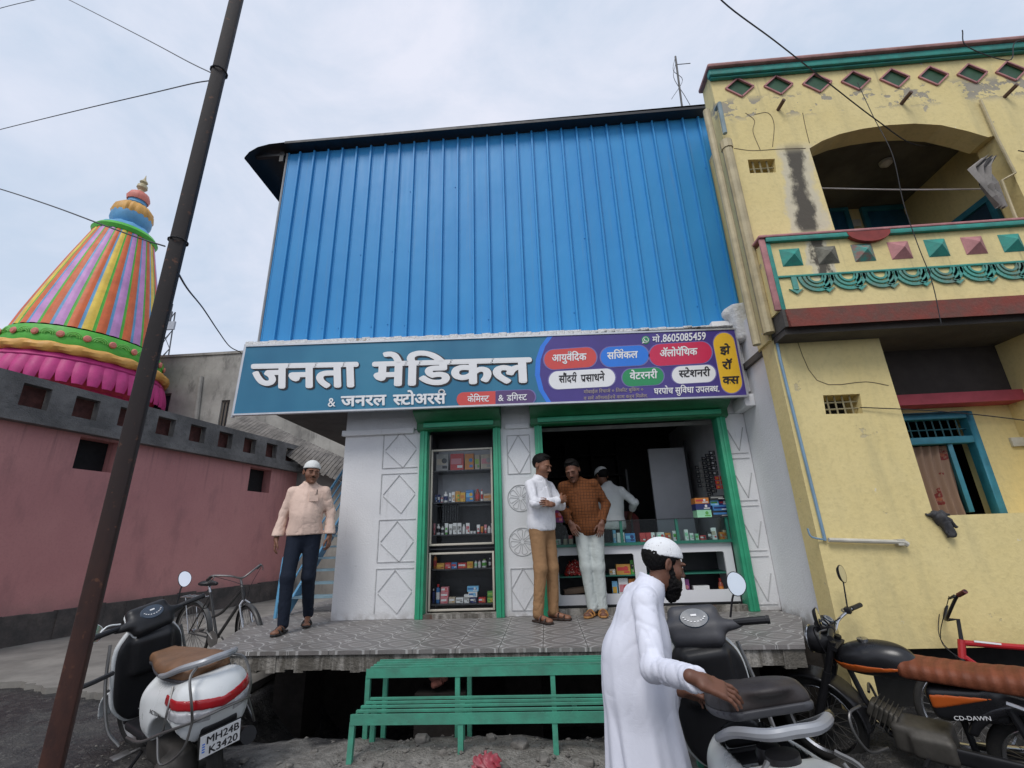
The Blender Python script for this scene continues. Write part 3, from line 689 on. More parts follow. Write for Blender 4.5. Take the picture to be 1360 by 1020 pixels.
def tubeb(w, h):
    m = MB(); m.lathe([(w*.34, 0), (w*.36, h*.18)], 12, mi=1)
    n = 14; vs = []
    for k, t in enumerate((.18, .4, .7, .95, 1.)):
        for j in range(n):
            a = 2*math.pi*j/n; vs.append((w*.5*(.72+.28*t)*math.cos(a), w*.4*(1-t*.97)*math.sin(a), h*t))
    m.add(vs, [(k*n+j, k*n+(j+1) % n, (k+1)*n+(j+1) % n, (k+1)*n+j) for k in range(4) for j in range(n)], 0)
    m.box((0, -w*.3, h*.5), (w*.5, .004, h*.2), mi=2); return m
def boxb(w, h, d, k=0):
    m = MB(); m.box((0, 0, h/2), (w, d, h), mi=0); e = .0015
    m.box((-w*.05, -d/2-e/2, h*.55), (w*.78, e, h*.34), mi=2); m.box((w*.22, -d/2-e, h*.24), (w*.4, e, h*.16), mi=1)
    if k: m.lathe([(.0, 0), (min(w, h)*.22, 0.0005), (min(w, h)*.22, .001)], 14, (w*.18, -d/2-e*1.8, h*.6), Matrix.Rotation(rad(90), 3, 'X'), mi=1)
    return m
def product(kind, pos, w, h, c1, c2, c3, label, grp, d=.07, rz=0):
    if kind == 'box': m = boxb(w, h, min(d, max(.03, w)), rnd.random() < .5); nm, ct = 'carton', 'carton'
    elif kind == 'bot': m = bottle(w, h, 0, 0, 0); nm, ct = 'bottle', 'bottle'
    elif kind == 'jar': m = MB(); m.lathe([(w*.48, 0), (w*.5, h*.1), (w*.5, h*.6)], 14, mi=0); m.lathe([(w*.52, h*.6), (w*.52, h*.95), (w*.46, h)], 14, mi=1); nm, ct = 'jar', 'jar'
    else: m = tubeb(w, h); nm, ct = 'cream_tube', 'tube'
    o = m.build(nm, [pcol(c1), pcol(c2), pcol(c3)], None, bevel=.002 if kind == 'box' else 0, smooth=True, ang=40, seg=1); o.location = pos; o.rotation_euler.z = rz
    return tag(o, label, ct, grp)
KN = dict(box='carton', bot='bottle', jar='small jar', tube='cream tube')
def shelf(k, sx, ox, sy, oy, items):
    basepy, nm = shz[k]; z = at(612, basepy, yp-.04).z
    for i, (kind, xa, xb, yt, c1, c2, c3) in enumerate(items):
        pa, pb = ox+xa/sx, ox+xb/sx; X_a, X_b = at(pa, basepy, yp-.04).x, at(pb, basepy, yp-.04).x; zt = at(pa, oy+yt/sy, yp-.04).z
        X_a = max(X_a, X0+.028); X_b = min(X_b, X1-.028)
        product(kind, ((X_a+X_b)/2, yp+rnd.uniform(0, .03), z-.001), (X_b-X_a)*.94, zt-z, c1, c2, c3, f'{c1} {KN[kind]}, {ORD[i]} from the left on the {nm} shelf of the glazed cabinet', 'goods in the glazed cabinet', rz=rnd.uniform(-.06, .06))
Bx, Bt, Tb, Jr = 'box', 'bot', 'tube', 'jar'
shelf(0, 8.5, 560, 8.5, 580, [(Bx, 150, 296, 195, 'grey', 'dark', 'beige'), (Bx, 312, 472, 190, 'red', 'white', 'pink'), (Bx, 482, 588, 190, 'orange', 'blue', 'amber'), (Bx, 595, 655, 200, 'beige', 'green', 'lime'), (Bx, 660, 800, 195, 'beige', 'grey', 'pink')])
shelf(1, 8.5, 560, 8.5, 580, [(Bx, 138, 165, 650, 'navy', 'white', 'blue'), (Bx, 170, 200, 650, 'navy', 'blue', 'white'), (Bt, 205, 234, 670, 'pink', 'white', 'white'), (Bt, 238, 290, 618, 'white', 'white', 'navy'), (Tb, 296, 325, 630, 'white', 'navy', 'navy'), (Bx, 331, 368, 620, 'white', 'orange', 'beige'), (Bx, 372, 428, 612, 'amber', 'green', 'yellow'), (Bx, 432, 492, 628, 'yellow', 'amber', 'orange'), (Bx, 496, 588, 600, 'blue', 'yellow', 'skyblue'), (Bt, 597, 655, 588, 'brown', 'red', 'red'), (Bt, 660, 690, 590, 'white', 'red', 'red'), (Bx, 695, 806, 640, 'beige', 'amber', 'orange')])
shelf(2, 7.85, 560, 7.85, 690, [(Tb, 110, 136, 40, 'pink', 'red', 'red'), (Bt, 140, 184, 45, 'white', 'white', 'dark'), (Bt, 188, 223, 65, 'white', 'grey', 'dark'), (Tb, 226, 265, 36, 'white', 'green', 'green'), (Tb, 268, 313, 45, 'white', 'white', 'grey'), (Bx, 318, 360, 35, 'white', 'grey', 'grey'), (Bx, 367, 410, 35, 'white', 'dark', 'grey'), (Bt, 415, 450, 50, 'white', 'white', 'white'), (Bx, 455, 495, 35, 'white', 'red', 'pink'), (Jr, 497, 527, 118, 'white', 'white', 'white'), (Jr, 530, 560, 118, 'white', 'white', 'white'), (Tb, 567, 605, 52, 'white', 'red', 'pink'), (Tb, 607, 640, 70, 'orange', 'red', 'amber'), (Tb, 643, 676, 52, 'pink', 'red', 'white'), (Bt, 679, 716, 65, 'white', 'white', 'white'), (Bx, 722, 748, 35, 'white', 'dark', 'beige')])
shelf(3, 7.85, 560, 7.85, 690, [(Bt, 104, 146, 365, 'orange', 'brown', 'red'), (Bx, 149, 236, 455, 'amber', 'brown', 'yellow'), (Bx, 240, 304, 450, 'red', 'white', 'pink'), (Bx, 306, 366, 448, 'blue', 'white', 'red'), (Bx, 371, 466, 452, 'red', 'orange', 'white'), (Bx, 470, 533, 440, 'yellow', 'orange', 'amber'), (Bt, 538, 576, 425, 'white', 'grey', 'mint'), (Bt, 580, 616, 425, 'white', 'pink', 'white'), (Bt, 620, 677, 412, 'white', 'lime', 'green'), (Bt, 690, 722, 402, 'dark', 'white', 'white'), (Bx, 728, 750, 400, 'brown', 'grey', 'beige')])
shelf(4, 7.85, 560, 7.85, 690, [(Bt, 86, 126, 725, 'navy', 'white', 'navy'), (Bt, 132, 182, 680, 'blue', 'red', 'white'), (Bx, 190, 270, 815, 'pink', 'red', 'white'), (Bx, 276, 346, 813, 'beige', 'amber', 'white'), (Bx, 349, 431, 818, 'white', 'dark', 'grey'), (Bx, 436, 492, 785, 'white', 'grey', 'grey'), (Bx, 500, 570, 815, 'navy', 'grey', 'white'), (Bx, 590, 666, 815, 'red', 'orange', 'white'), (Bx, 682, 746, 815, 'lime', 'yellow', 'green')])
def stack(items):
    for (xa, xb, yb_, yt, c1, c2, c3, lab) in items:
        pa, pb = 560+xa/7.85, 560+xb/7.85; z0 = at(612, 690+yb_/7.85, yp-.04).z; z1 = at(612, 690+yt/7.85, yp-.04).z
        X_a, X_b = at(pa, 800, yp-.04).x, at(pb, 800, yp-.04).x
        product('box', ((X_a+X_b)/2, yp+.015, z0), (X_b-X_a), z1-z0-.001, c1, c2, c3, lab, 'goods in the glazed cabinet')
stack([(192, 272, 815, 757, 'pink', 'red', 'white', 'pink carton in the middle of a stack at the lower left of the glazed cabinet'), (196, 274, 757, 700, 'pink', 'red', 'white', 'pink carton topping a stack of three at the lower left of the glazed cabinet'), (484, 576, 815, 757, 'white', 'skyblue', 'blue', 'white carton between two blue ones low in the glazed cabinet'), (472, 590, 757, 700, 'skyblue', 'white', 'blue', 'sky blue carton topping the stack low in the glazed cabinet'), (684, 744, 815, 757, 'green', 'lime', 'lime', 'green carton topping a lime one at the lower right of the glazed cabinet')])
m_ = MB(True)
for r_ in range(4):
    for k in range(7): m_.lathe([(.016, 0), (.018, .05), (.007, .06), (.007, .075)], 8, (-1.24+k*.03, yp+.06, at(612, 692-r_*5.2, yp).z))
o = m_.build('sachet_card', M_('sachet_black', (.01, .01, .012), .3)); tag(o, 'black card of small bottles hanging in the middle of the glazed cabinet', 'display card')

# ------------------------------------------------------------------ shop counter
yc = D+.16
zct, zc1 = at(880, 719, yc).z, at(880, 690, yc).z
XA, XB = -.0, 2.07
cnt = thing('shop_counter', 'white shop counter with green trim and a glass case on top in the wide bay', 'counter', (1.0, yc+.2, ZP))
WL = M_('white_laminate', (.66, .66, .68), .4, var=.08, scale=2)
holes = []
for (xa, ya, xb, yb_) in ((744, 737, 779, 791), (806, 735, 841, 789), (862, 734, 893, 786), (911, 732, 961, 784)):
    a_, b_ = at(xa, yb_, yc), at(xb, ya, yc); c_ = .015
    holes.append([(a_.x+c_, a_.z), (b_.x-c_, a_.z), (b_.x, a_.z+c_), (b_.x, b_.z-c_), (b_.x-c_, b_.z), (a_.x+c_, b_.z), (a_.x, b_.z-c_), (a_.x, a_.z+c_)])
CM = FM.copy(); CM[1][3] = yc
m_ = MB(True); m_.plate([(XA, ZP+.06), (XB, ZP+.06), (XB, zct-.03), (XA, zct-.03)], holes, .03, CM); m_.bb((XA, yc+.031, ZP), (XA+.02, yc+.5, zct-.03)); m_.bb((XB-.02, yc+.031, ZP), (XB, yc+.5, zct-.03)); m_.build('front', WL, cnt)
m_ = MB(True); m_.bb((XA+.02, yc+.48, ZP+.01), (XB-.02, yc+.5, zct-.03)); m_.bb((XA+.02, yc+.031, ZP+.01), (XB-.02, yc+.48, ZP+.1)); m_.build('carcass', M_('cabinet_dark', (.03, .03, .035), .5), cnt)
m_ = MB(True)
m_.bb((XA-.02, yc-.04, zct-.03), (XB+.02, yc+.5, zct))
for x in (XA, .85, 1.48, XB-.03): m_.bb((x, yc-.02, zct+.001), (x+.03, yc+.01, zc1))
zsh = at(760, 765, yc+.1).z
m_.bb((XA+.02, yc+.035, zsh-.012), (XB-.02, yc+.47, zsh)); m_.build('green_trim', M_('trim_green', (.02, .16, .11), .4, var=.2), cnt)
m_ = MB(True); m_.bb((XA+.03, yc-.012, zct+.001), (XB-.03, yc-.008, zc1-.001)); m_.bb((XA-.01, yc-.03, zc1), (XB+.01, yc+.45, zc1+.008)); m_.build('glass_case', glass('counter_glass', (.9, .96, .95)), cnt)
m_ = MB(True); m_.bb((XA-.01, yc-.034, zc1+.001), (XB+.01, yc-.0305, zc1+.007)); m_.bb((XA, yc-.0155, ZP+.06), (XB, yc-.0005, ZP+.075)); m_.build('edge_strip', BLACK, cnt)
cnt_items = [('box', 737, 745, 'white', 'grey', 'mint', .06), ('jar', 748, 754, 'beige', 'dark', 'red', .1), ('jar', 755.5, 761.5, 'beige', 'red', 'dark', .1), ('box', 814, 818, 'skyblue', 'white', 'white', .14), ('box', 820, 830.5, 'white', 'red', 'white', .11), ('box', 832, 846, 'blue', 'navy', 'skyblue', .1), ('box', 851, 859, 'red', 'white', 'red', .1), ('box', 859.5, 866.5, 'red', 'pink', 'red', .1), ('box', 867, 872, 'white', 'red', 'white', .1), ('box', 874, 884, 'white', 'red', 'mint', .1), ('box', 885, 893, 'orange', 'beige', 'red', .09), ('box', 894, 900, 'white', 'red', 'green', .11), ('box', 901, 906, 'mint', 'grey', 'white', .07), ('box', 911, 916, 'white', 'mint', 'mint', .12), ('box', 917, 922, 'white', 'grey', 'mint', .08), ('box', 923, 927.5, 'mint', 'white', 'green', .07), ('box', 931, 939, 'red', 'dark', 'white', .05), ('box', 940, 946, 'dark', 'grey', 'white', .09), ('box', 947, 954, 'white', 'red', 'beige', .13), ('box', 955, 961, 'orange', 'red', 'beige', .08), ('box', 962, 969, 'beige', 'red', 'orange', .1)]
for i, (kd, xa, xb, c1, c2, c3, h) in enumerate(cnt_items):
    a_, b_ = at(xa, 715, yc+.1).x, at(xb, 715, yc+.1).x
    lab = f'{c1} {KN[kd]} with {c2} marks in counter glass case, ' + ('left of brown shirt' if i < 3 else ['', '', '', 'just right of the man in brown', 'third item right of brown shirt'][i] if i == 3 else f'{ORD[i-3] if i-3 < 16 else "seventeenth" if i-3 == 16 else "eighteenth"} item right of brown shirt')
    product(kd, ((a_+b_)/2, yc+.1+rnd.uniform(-.02, .1), zct), (b_-a_)*.95, h, c1, c2, c3, lab, 'goods in the counter glass case', rz=rnd.uniform(-.2, .2))
# goods behind the openings of the counter front
zl = ZP+.1
def cit(kd, xa, xb, z, h, c1, c2, c3, lab, rz=0.):
    a_, b_ = at(xa, 760, yc+.13).x, at(xb, 760, yc+.13).x
    return product(kd, ((a_+b_)/2, yc+.13, z), b_-a_, h, c1, c2, c3, lab, 'goods behind the counter openings', rz=rz)
cit('box', 818.5, 837, zsh, .11, 'amber', 'red', 'red', 'amber carton with red panel on the shelf left of the bearded man, behind the counter')
cit('box', 809, 817, zsh, .06, 'beige', 'white', 'amber', 'beige carton beside the amber one behind the counter front')
cit('box', 838, 842, zsh, .15, 'green', 'beige', 'dark', 'narrow green carton at the edge of the counter opening')
cit('box', 811, 818, zl, .2, 'skyblue', 'white', 'yellow', 'sky blue carton low behind the counter front')
cit('box', 819.5, 832, zl, .23, 'white', 'red', 'pink', 'large white carton with red marks low behind the counter front')
cit('box', 833, 842, zl, .22, 'orange', 'yellow', 'beige', 'orange carton low behind the counter front')
cit('box', 900, 912, zl, .2, 'purple', 'pink', 'purple', 'purple packet low behind the right counter opening')
cit('box', 917, 938, zl, .13, 'white', 'dark', 'white', 'wide white carton low behind the right counter opening')
cit('bot', 951, 958, zl, .2, 'brown', 'red', 'orange', 'brown bottle at the right edge of the right counter opening')
cit('box', 790, 797, zl, .2, 'red', 'white', 'beige', 'red carton seen between the legs of the man in brown')
hx = at(765, 762, yc+.14)
def heap(P):
    d = ell(P, (0, 0, .0), (.135, .09, .17)); d = np.maximum(d, -P[:, 2]); return d+.014*np.sin(70*P[:, 0]+3*np.sin(40*P[:, 2]))*np.sin(64*P[:, 2]+2*np.sin(50*P[:, 0]))
q = Mat('red_packets', .3); vv = q.voro(42); c = q.mix(vv.step(.2, .6), (.55, .03, .02), (.25, .01, .01)); c = q.mix(q.noise(60, 2).gt(.62), c, (.7, .55, .45)); q.col(c)
o = sdf_obj('packet_heap', q.m, None, [(heap, (-.16, -.12, -.02), (.16, .12, .2), .008)]); o.location = (hx.x, yc+.16, zsh); tag(o, 'heap of small red packets behind the left counter opening', 'packets')
m_ = MB(); m_.box((0, 0, .03), (.3, .08, .055)); m_.box((.02, 0, .062), (.24, .06, .006)); o = m_.build('folded_cloth', M_('brown_cloth', (.2, .14, .1), .8), None, bevel=.012); o.location = (hx.x+.0, yc+.15, zl+.08); o.rotation_euler = (0, -.08, .1); tag(o, 'folded brown roll low behind the left counter opening', 'roll')
m_ = MB(); m_.box((0, 0, .01), (.3, .2, .02)); m_.box((-.03, 0, .032), (.22, .15, .018)); m_.box((.02, 0, .05), (.2, .15, .014)); o = m_.build('paper_stack', M_('pack_grey', PCOL['grey'], .5), None, bevel=.003); o.location = (hx.x, yc+.15, zl); tag(o, 'flat stack of papers low behind the left counter opening', 'papers')
# stacked cartons on the counter's right end
zt = zc1+.008
for (xa, xb, z0, h, c1, c2, c3, lab) in ((925, 944, 0, .085, 'mint', 'green', 'mint', 'mint green carton under a navy one on the counter end'), (924.5, 944.5, .086, .07, 'navy', 'white', 'navy', 'navy carton between orange and mint ones on the counter end'), (924.5, 943, .157, .065, 'orange', 'white', 'red', 'orange striped carton topping the counter end stack'), (945, 968, 0, .07, 'dark', 'grey', 'blue', 'dark carton at the bottom of the right stack on the counter end'), (947, 968.5, .071, .06, 'blue', 'white', 'navy', 'blue carton second in the right stack on the counter end'), (946, 957, .132, .06, 'skyblue', 'white', 'green', 'small sky blue carton on the right counter end stack'), (957.5, 968, .132, .06, 'navy', 'white', 'red', 'small navy carton with a white panel on the right counter end stack'), (945, 966, .193, .05, 'dark', 'white', 'grey', 'dark carton with white marks topping the right counter end stack')):
    a_, b_ = at(xa, 690, yc+.12).x, at(xb, 690, yc+.12).x; product('box', ((a_+b_)/2, yc+.14, zt+z0), b_-a_, h, c1, c2, c3, lab, 'cartons stacked on the counter end', .16)
# purple packs behind the arm of the man in white, dark red chair back inside
for (xa, xb, h, c1, lab) in ((737, 748, .17, 'purple', 'purple pack on the counter behind the crossed arms'), (749, 757, .2, 'dark', 'dark red edged pack on the counter beside the purple pack')):
    a_, b_ = at(xa, 695, yc+.25).x, at(xb, 695, yc+.25).x; product('box', ((a_+b_)/2, yc+.3, zt), b_-a_, h, c1, 'pink', 'red', lab, 'packs on the counter top')
ch = thing('stool_chair', 'dark red plastic chair standing inside behind the counter', 'chair', (1.12, 6.9, ZP))
m_ = MB(); m_.grid(lambda u, v: (-.22+.44*u, .12+.05*math.cos(math.pi*(u-.5)), .5+.62*v-.1*(2*u-1)**4*v), 12, 8); m_.build('backrest', M_('red_plastic', (.2, .015, .015), .4), ch, smooth=True)
m_ = MB(); m_.box((0, -.08, .46), (.44, .42, .04)); m_.build('seat', MC['red_plastic'], ch, bevel=.012)
for sx in (-1, 1):
    for sy in (-.26, .12): m_ = MB(); m_.beam((sx*.19, sy, 0), (sx*.18, sy, .44), .035, .035); m_.build('leg', MC['red_plastic'], ch)
# sachet strips hanging on the inner right wall
for i, (px, y0, y1, c1, lab) in enumerate(((928, 618, 648, 'dark', 'short dark sachet strip hanging nearest the grey partition'), (935, 612, 652, 'grey', 'grey sachet strip hanging second from the grey partition'), (940, 606, 660, 'dark', 'long dark sachet strip third from the grey partition'), (946, 602, 655, 'dark', 'long black sachet strip in the middle of the inner wall'), (951, 598, 632, 'white', 'sachet strip of white dots nearest the green post'), (955, 632, 650, 'orange', 'orange and red sachet strip nearest the green post'))):
    Y_ = 6.55-i*.15; p0 = atx(px, y0, 2.14); m_ = MB(True); xx = 2.14-.012*i
    za, zb_ = at(px, y0, Y_).z, at(px, y1, Y_).z; xx = min(2.15, at(px, y0, Y_).x); n_ = max(3, int((za-zb_)/.055))
    for k in range(n_):
        z = za-(k+.5)*(za-zb_)/n_
        for dx in (-.03, .03): m_.box((xx+dx, Y_, z), (.05, .012, (za-zb_)/n_*.82), (rnd.uniform(-.1, .1), 0, .3), mi=0); m_.box((xx+dx, Y_-.009, z), (.026, .006, (za-zb_)/n_*.35), (0, 0, .3), mi=1)
    tag(m_.build('sachet_strip', [pcol('red' if c1 == 'orange' else c1 if c1 != 'white' else 'dark'), pcol('amber' if c1 == 'orange' else 'white' if c1 == 'white' else 'grey')], None), lab, 'sachet strip', 'sachet strips on the inner wall')
# ================================================================== THE YELLOW HOUSE
YH = 4.43
H = lambda px, py, Y=YH: at(px, py, Y)
def yellow(name, worn=1.):
    q = Mat(name, .8)
    n1 = q.noise(.9, 5, .6); n2 = q.noise(3.2, 7, .68, off=4); n3 = q.noise(1.1, 6, .65, sc=(2.6, 2.6, .35), off=8); n4 = q.noise(26, 4, off=2)
    c = q.mix(n1.step(.3, .72), (.70, .565, .25), (.75, .62, .30)); c = q.mix(n3.step(.47, .72)*.55, c, (.48, .41, .21)); c = q.mix(n4.step(.45, .75)*.18, c, (.35, .29, .14))
    pat = n2.step(.655, .68)
    c = q.mix(pat*(.75*worn), c, (.30, .28, .25)); c = q.mix(q.noise(7, 5, .6, off=11).step(.70, .72)*worn, c, (.68, .65, .58))
    zb_ = ((q.z-6.42).abs()*-1).step(-.22, -.08); pt2 = q.noise(5.5, 5, .62, sc=(1, 1, 1.3), off=21).step(.545, .57)*zb_*worn; c = q.mix(pt2*.85, c, (.27, .25, .22))
    dr = q.noise(3.2, 5, .6, sc=(3.4, 1, .16), off=31).step(.56, .74)*((q.z-6.0).step(.0, 1.1).max(((q.z-4.1).abs()*-1).step(-.5, -.1))); c = q.mix(dr*.5*worn, c, (.2, .18, .12))
    if worn > .9:
        t0, t1 = at(1052, 197, YH), at(1077, 309, YH); u0, u1 = at(1086, 314, 4.2), at(1095, 372, 4.2)
        for p0, p1, w_ in ((t0, t1, .115), (u0, u1, .06)):
            k_ = (p1.x-p0.x)/(p1.z-p0.z); d_ = (q.x-((q.z*k_)+(p0.x-4.5-k_*p0.z))).abs()+((q.noise(5, 6, .68, sc=(1, 1, .6), off=41)-.5)*.34)
            zm = (q.z-p0.z).op('MULTIPLY', -1.).step(-.12, .1)*(q.z-p1.z).step(-.04, .06)
            c = q.mix((d_*-1).step(-w_*1.9, -w_*1.25)*zm*.75, c, (.56, .52, .42)); c = q.mix((d_*-1).step(-w_*1.15, -w_*.45)*zm*.93, c, (.045, .038, .03))
    q.col(c); q.bump((n2*.6)+(n4*.4)+(((pat+pt2)*-1)*.5), .45, .02); return q.m
YEL = yellow('yellow_wall', .55); YELW = yellow('yellow_worn', 1.)
PINK = M_('trim_pink', (.50, .22, .22), .7, var=.35, scale=7, bump=.3); TEALT = M_('trim_teal', (.03, .30, .24), .65, var=.4, scale=8, bump=.3, col2=(.04, .2, .17))
REDO = M_('ledge_red', (.22, .045, .03), .75, var=.6, scale=5, bump=.4, col2=(.12, .06, .045)); DOORB = M_('door_blue', (.02, .12, .22), .5, var=.4, scale=4, bump=.15); WINB = M_('window_blue', (.035, .22, .3), .5, var=.35, scale=6, bump=.15)
UNLIT = M_('unlit_black', (.01, .01, .01), .9)  # near-black colour standing in for shade inside vents, openings and gaps
house = thing('yellow_house', 'weathered two storey yellow house with arched balcony at the right', 'house', (4.5, YH, 0))
XH = 2.36; XE = 8.5
HM = FM.copy(); HM[1][3] = YH
def hp(px, py, Y=YH): p = at(px, py, Y); return (p.x, p.z)
zs = H(1240, 685).z; zled = 3.62; xr = H(1240, 685).x; xrt = H(1165, 440).x
# lower storey: pier left of the porch, low wall under it
v1 = [hp(1093, 525), hp(1142, 523), hp(1146, 549), hp(1097, 550)]; v1 = [v1[3], v1[2], v1[1], v1[0]]
zb0 = H(1200, 862).z
w2 = [(xr, zs), (4.55, zs), (4.9, zs), (XE, zs)]
m_ = MB(True)
m_.plate([(XH, zb0), (XE, zb0), (XE, zs), (xr, zs), (xr, zled), (XH, zled)], [v1], .24, HM)
lower = m_.build('wall', YEL, house)
m_ = MB(True); m_.bb((XH-.02, YH+.26, -.5), (XE, YH+.3, zb0+.0)); m_.build('footing', UNLIT, house)  # blackened panel paints the shade of the gap under the house
m_ = MB(True); m_.bb((XH+.02, YH+.02, -.1), (XH+.2, YH+.25, zb0-.002)); m_.build('pier', YEL, house)
# vents: dark niche with small bars
m_ = MB(True); xs_ = [p[0] for p in v1]; zs_ = [p[1] for p in v1]
for k in range(1, 5): x = min(xs_)+(max(xs_)-min(xs_))*k/5; m_.tube([(x, YH+.05, min(zs_)-.01), (x, YH+.05, max(zs_)+.01)], .008, 5)
for k in range(1, 3): z = min(zs_)+(max(zs_)-min(zs_))*k/3; m_.tube([(min(xs_)-.01, YH+.055, z), (max(xs_)+.01, YH+.055, z)], .008, 5)
vent = m_.build('vent_grille', M_('vent_bars', (.3, .26, .15), .8), house)
m_ = MB(True); m_.bb((min(xs_)-.03, YH+.245, min(zs_)-.03), (max(xs_)+.03, YH+.25, max(zs_)+.03)); m_.build('vent_back', UNLIT, vent)
# porch recess: back wall, lintel band, ceiling, window with curtain
YR = YH+.5
m_ = MB(True)
wx0, wx1 = at(1214, 690, YR).x, at(1338, 690, YR).x; wzt = at(1260, 548, YR).z; wx1 = at(1335, 684, YR).x
m_.plate([(xr-.1, zs-.2), (XE, zs-.2), (XE, 3.7), (xr-.1, 3.7)], [[(wx0, zs-.05), (wx1, zs-.05), (wx1, wzt), (wx0, wzt)]], .2, Matrix(((1, 0, 0, 0), (0, 0, -1, YR), (0, 1, 0, 0), (0, 0, 0, 1))))
m_.bb((xr-.24, YH+.245, zs-.2), (xr-.001, YR+.2, 3.69)); m_.bb((xr, YH+.241, zs-.19), (XE, YR-.001, zs-.005)); m_.bb((wx1+.4, YH+.02, zs+.001), (wx1+.9, YR-.002, 3.6))
m_.build('recess_wall', YEL, house)
zl0, zl1 = at(1260, 537, YR-.15).z, at(1260, 523, YR-.15).z
m_ = MB(True); m_.bb((xr+.001, YR-.2, zl0), (wx1+.399, YR-.002, zl1)); m_.build('lintel_band', M_('band_red', (.42, .06, .08), .7, var=.25), house)
m_ = MB(True); m_.bb((xr+.001, YR-.1, zl1+.001), (wx1+.399, YR-.003, 3.6)); m_.bb((xr+.001, YH+.02, 3.52), (wx1+.399, YR-.101, 3.6)); m_.build('recess_soffit', M_('soffit_shade', (.05, .04, .035), .9), house)  # dark brown sheets stand in for shade above the lintel
m_ = MB(True); t = .07; yw = YR-.04
m_.bb((wx0, yw, zs), (wx0+t, yw+.1, wzt)); m_.bb((wx1-t, yw, zs), (wx1, yw+.1, wzt)); m_.bb((wx0+t, yw, wzt-t), (wx1-t, yw+.1, wzt)); zt_ = at(1260, 583, YR).z; m_.bb((wx0+t, yw+.001, zt_-.05), (wx1-t, yw+.099, zt_+.02))
win = m_.build('window_frame', WINB, house, bevel=.006)
m_ = MB(True)
for k in range(1, 9): x = wx0+t+(wx1-wx0-2*t)*k/9; m_.tube([(x, yw+.05, zt_), (x, yw+.05, wzt-t)], .007, 5)
m_.tube([(wx0+t, yw+.055, (zt_+wzt-t)/2), (wx1-t, yw+.055, (zt_+wzt-t)/2)], .007, 5); m_.build('window_grille', M_('dark_teal', (.02, .1, .12), .5), win)
m_ = MB(True); m_.box((wx1-t-.12, yw+.25, (zs+zt_)/2), (.04, .5, zt_-zs-.06), (0, 0, -.45)); m_.build('shutter', WINB, win, bevel=.004)
q = Mat('flower_curtain', .85); sw_ = q.noise(3, 3); fl = q.voro(7.5, sc=(1, .2, .8)); c = q.mix(fl.lt(.34)*(q.noise(40, 3).step(.35, .55)), (.24, .155, .11), (.16, .02, .02)); c = q.mix(fl.lt(.12), c, (.3, .1, .06)); q.col(c)
m_ = MB(True); cx0, cx1 = wx0+t+.01, wx1-t-.2
m_.grid(lambda u, v: (cx0+(cx1-cx0)*u*(1-.08*(1-v)), yw+.09+.025*math.sin(u*38+2*math.sin(v*3))*(1-.3*v), zs+.0+(zt_-.06-zs)*v), 60, 14); m_.build('curtain', q.m, win, smooth=True)
m_ = MB(True); m_.bb((wx0-.3, YR+1.2, zs-.3), (wx1+.6, YR+1.22, wzt+.3)); m_.bb((wx0-.32, YR+.201, zs-.3), (wx0-.3, YR+1.2, wzt+.3)); m_.bb((wx1+.6, YR+.201, zs-.3), (wx1+.62, YR+1.2, wzt+.3)); m_.bb((wx0-.3, YR+.201, wzt+.28), (wx1+.6, YR+1.199, wzt+.3)); m_.bb((wx0-.3, YR+.201, zs-.3), (wx1+.6, YR+1.199, zs-.28)); m_.build('dark_room', UNLIT, house)
# meter and switch plates
m_ = MB(True); p = at(1352, 587, YR-.01); m_.box((p.x, YR-.015, p.z), (.14, .03, .09)); m_.build('switch_plate', M_('plate_white', (.6, .58, .5), .5), house, bevel=.004)
# balcony: red ledge, parapet with studs and garlands
YB = 4.2; XB0 = at(1005, 312, YB).x+.02
zt0, zt1, zt2 = at(1080, 437, YB).z, at(1080, 412, YB).z, at(1080, 311, YB).z
m_ = MB(True)
pr = [(YB-.02, zt0+.03), (YB-.09, zt0+.0), (YB-.09, zt0+.065), (YB-.075, zt0+.07), (YB-.075, zt0+.125), (YB-.06, zt0+.13), (YB-.06, zt1), (YH+.1, zt1), (YH+.1, zt0+.03)]
m_.prism([(XB0+.05, y, z) for y, z in pr], (XE-XB0, 0, 0)); m_.build('balcony_ledge', REDO, house)
m_ = MB(True); m_.bb((XB0+.02, YB-.05, zt0+.02), (XB0+.049, YH+.1, zt1+.002)); m_.bb((XB0+.03, YB, zt0-.04), (XE, YH+1.4, zt0+.028)); m_.build('balcony_slab', M_('raw_concrete', (.11, .1, .09), .9), house)
m_ = MB(True); m_.bb((XB0, YB, zt1+.001), (XE, YB+.12, zt2-.07)); m_.bb((XB0, YB+.121, zt1+.001), (XB0+.1, YH-.001, zt2-.07)); m_.build('parapet', YELW, house)
m_ = MB(True); m_.bb((XB0-.03, YB-.05, zt2-.03), (XE, YB+.16, zt2)); m_.bb((XB0-.025, YB-.03, zt1+.01), (XB0+.035, YB-.001, zt2-.031)); m_.build('pink_moulding', PINK, house, bevel=.01)
m_ = MB(True); m_.bb((XB0+.036, YB-.045, zt2-.08), (XE, YB-.001, zt2-.031)); m_.bb((XB0+.037, YB-.022, zt1+.012), (XB0+.08, YB-.001, zt2-.081)); zg = at(1080, 366, YB).z
m_.bb((XB0+.081, YB-.02, zg-.012), (XE, YB-.001, zg+.012)); m_.build('teal_moulding', TEALT, house, bevel=.006)
zst = at(1080, 340, YB).z; x0s = at(1050, 340, YB).x; dxs = at(1098, 338, YB).x-x0s
STW = M_('stud_worn', (.2, .19, .15), .8, var=.5, scale=14, bump=.4); STM = M_('stud_mixed', (.05, .3, .25), .7, col2=(.3, .08, .07), scale=16)
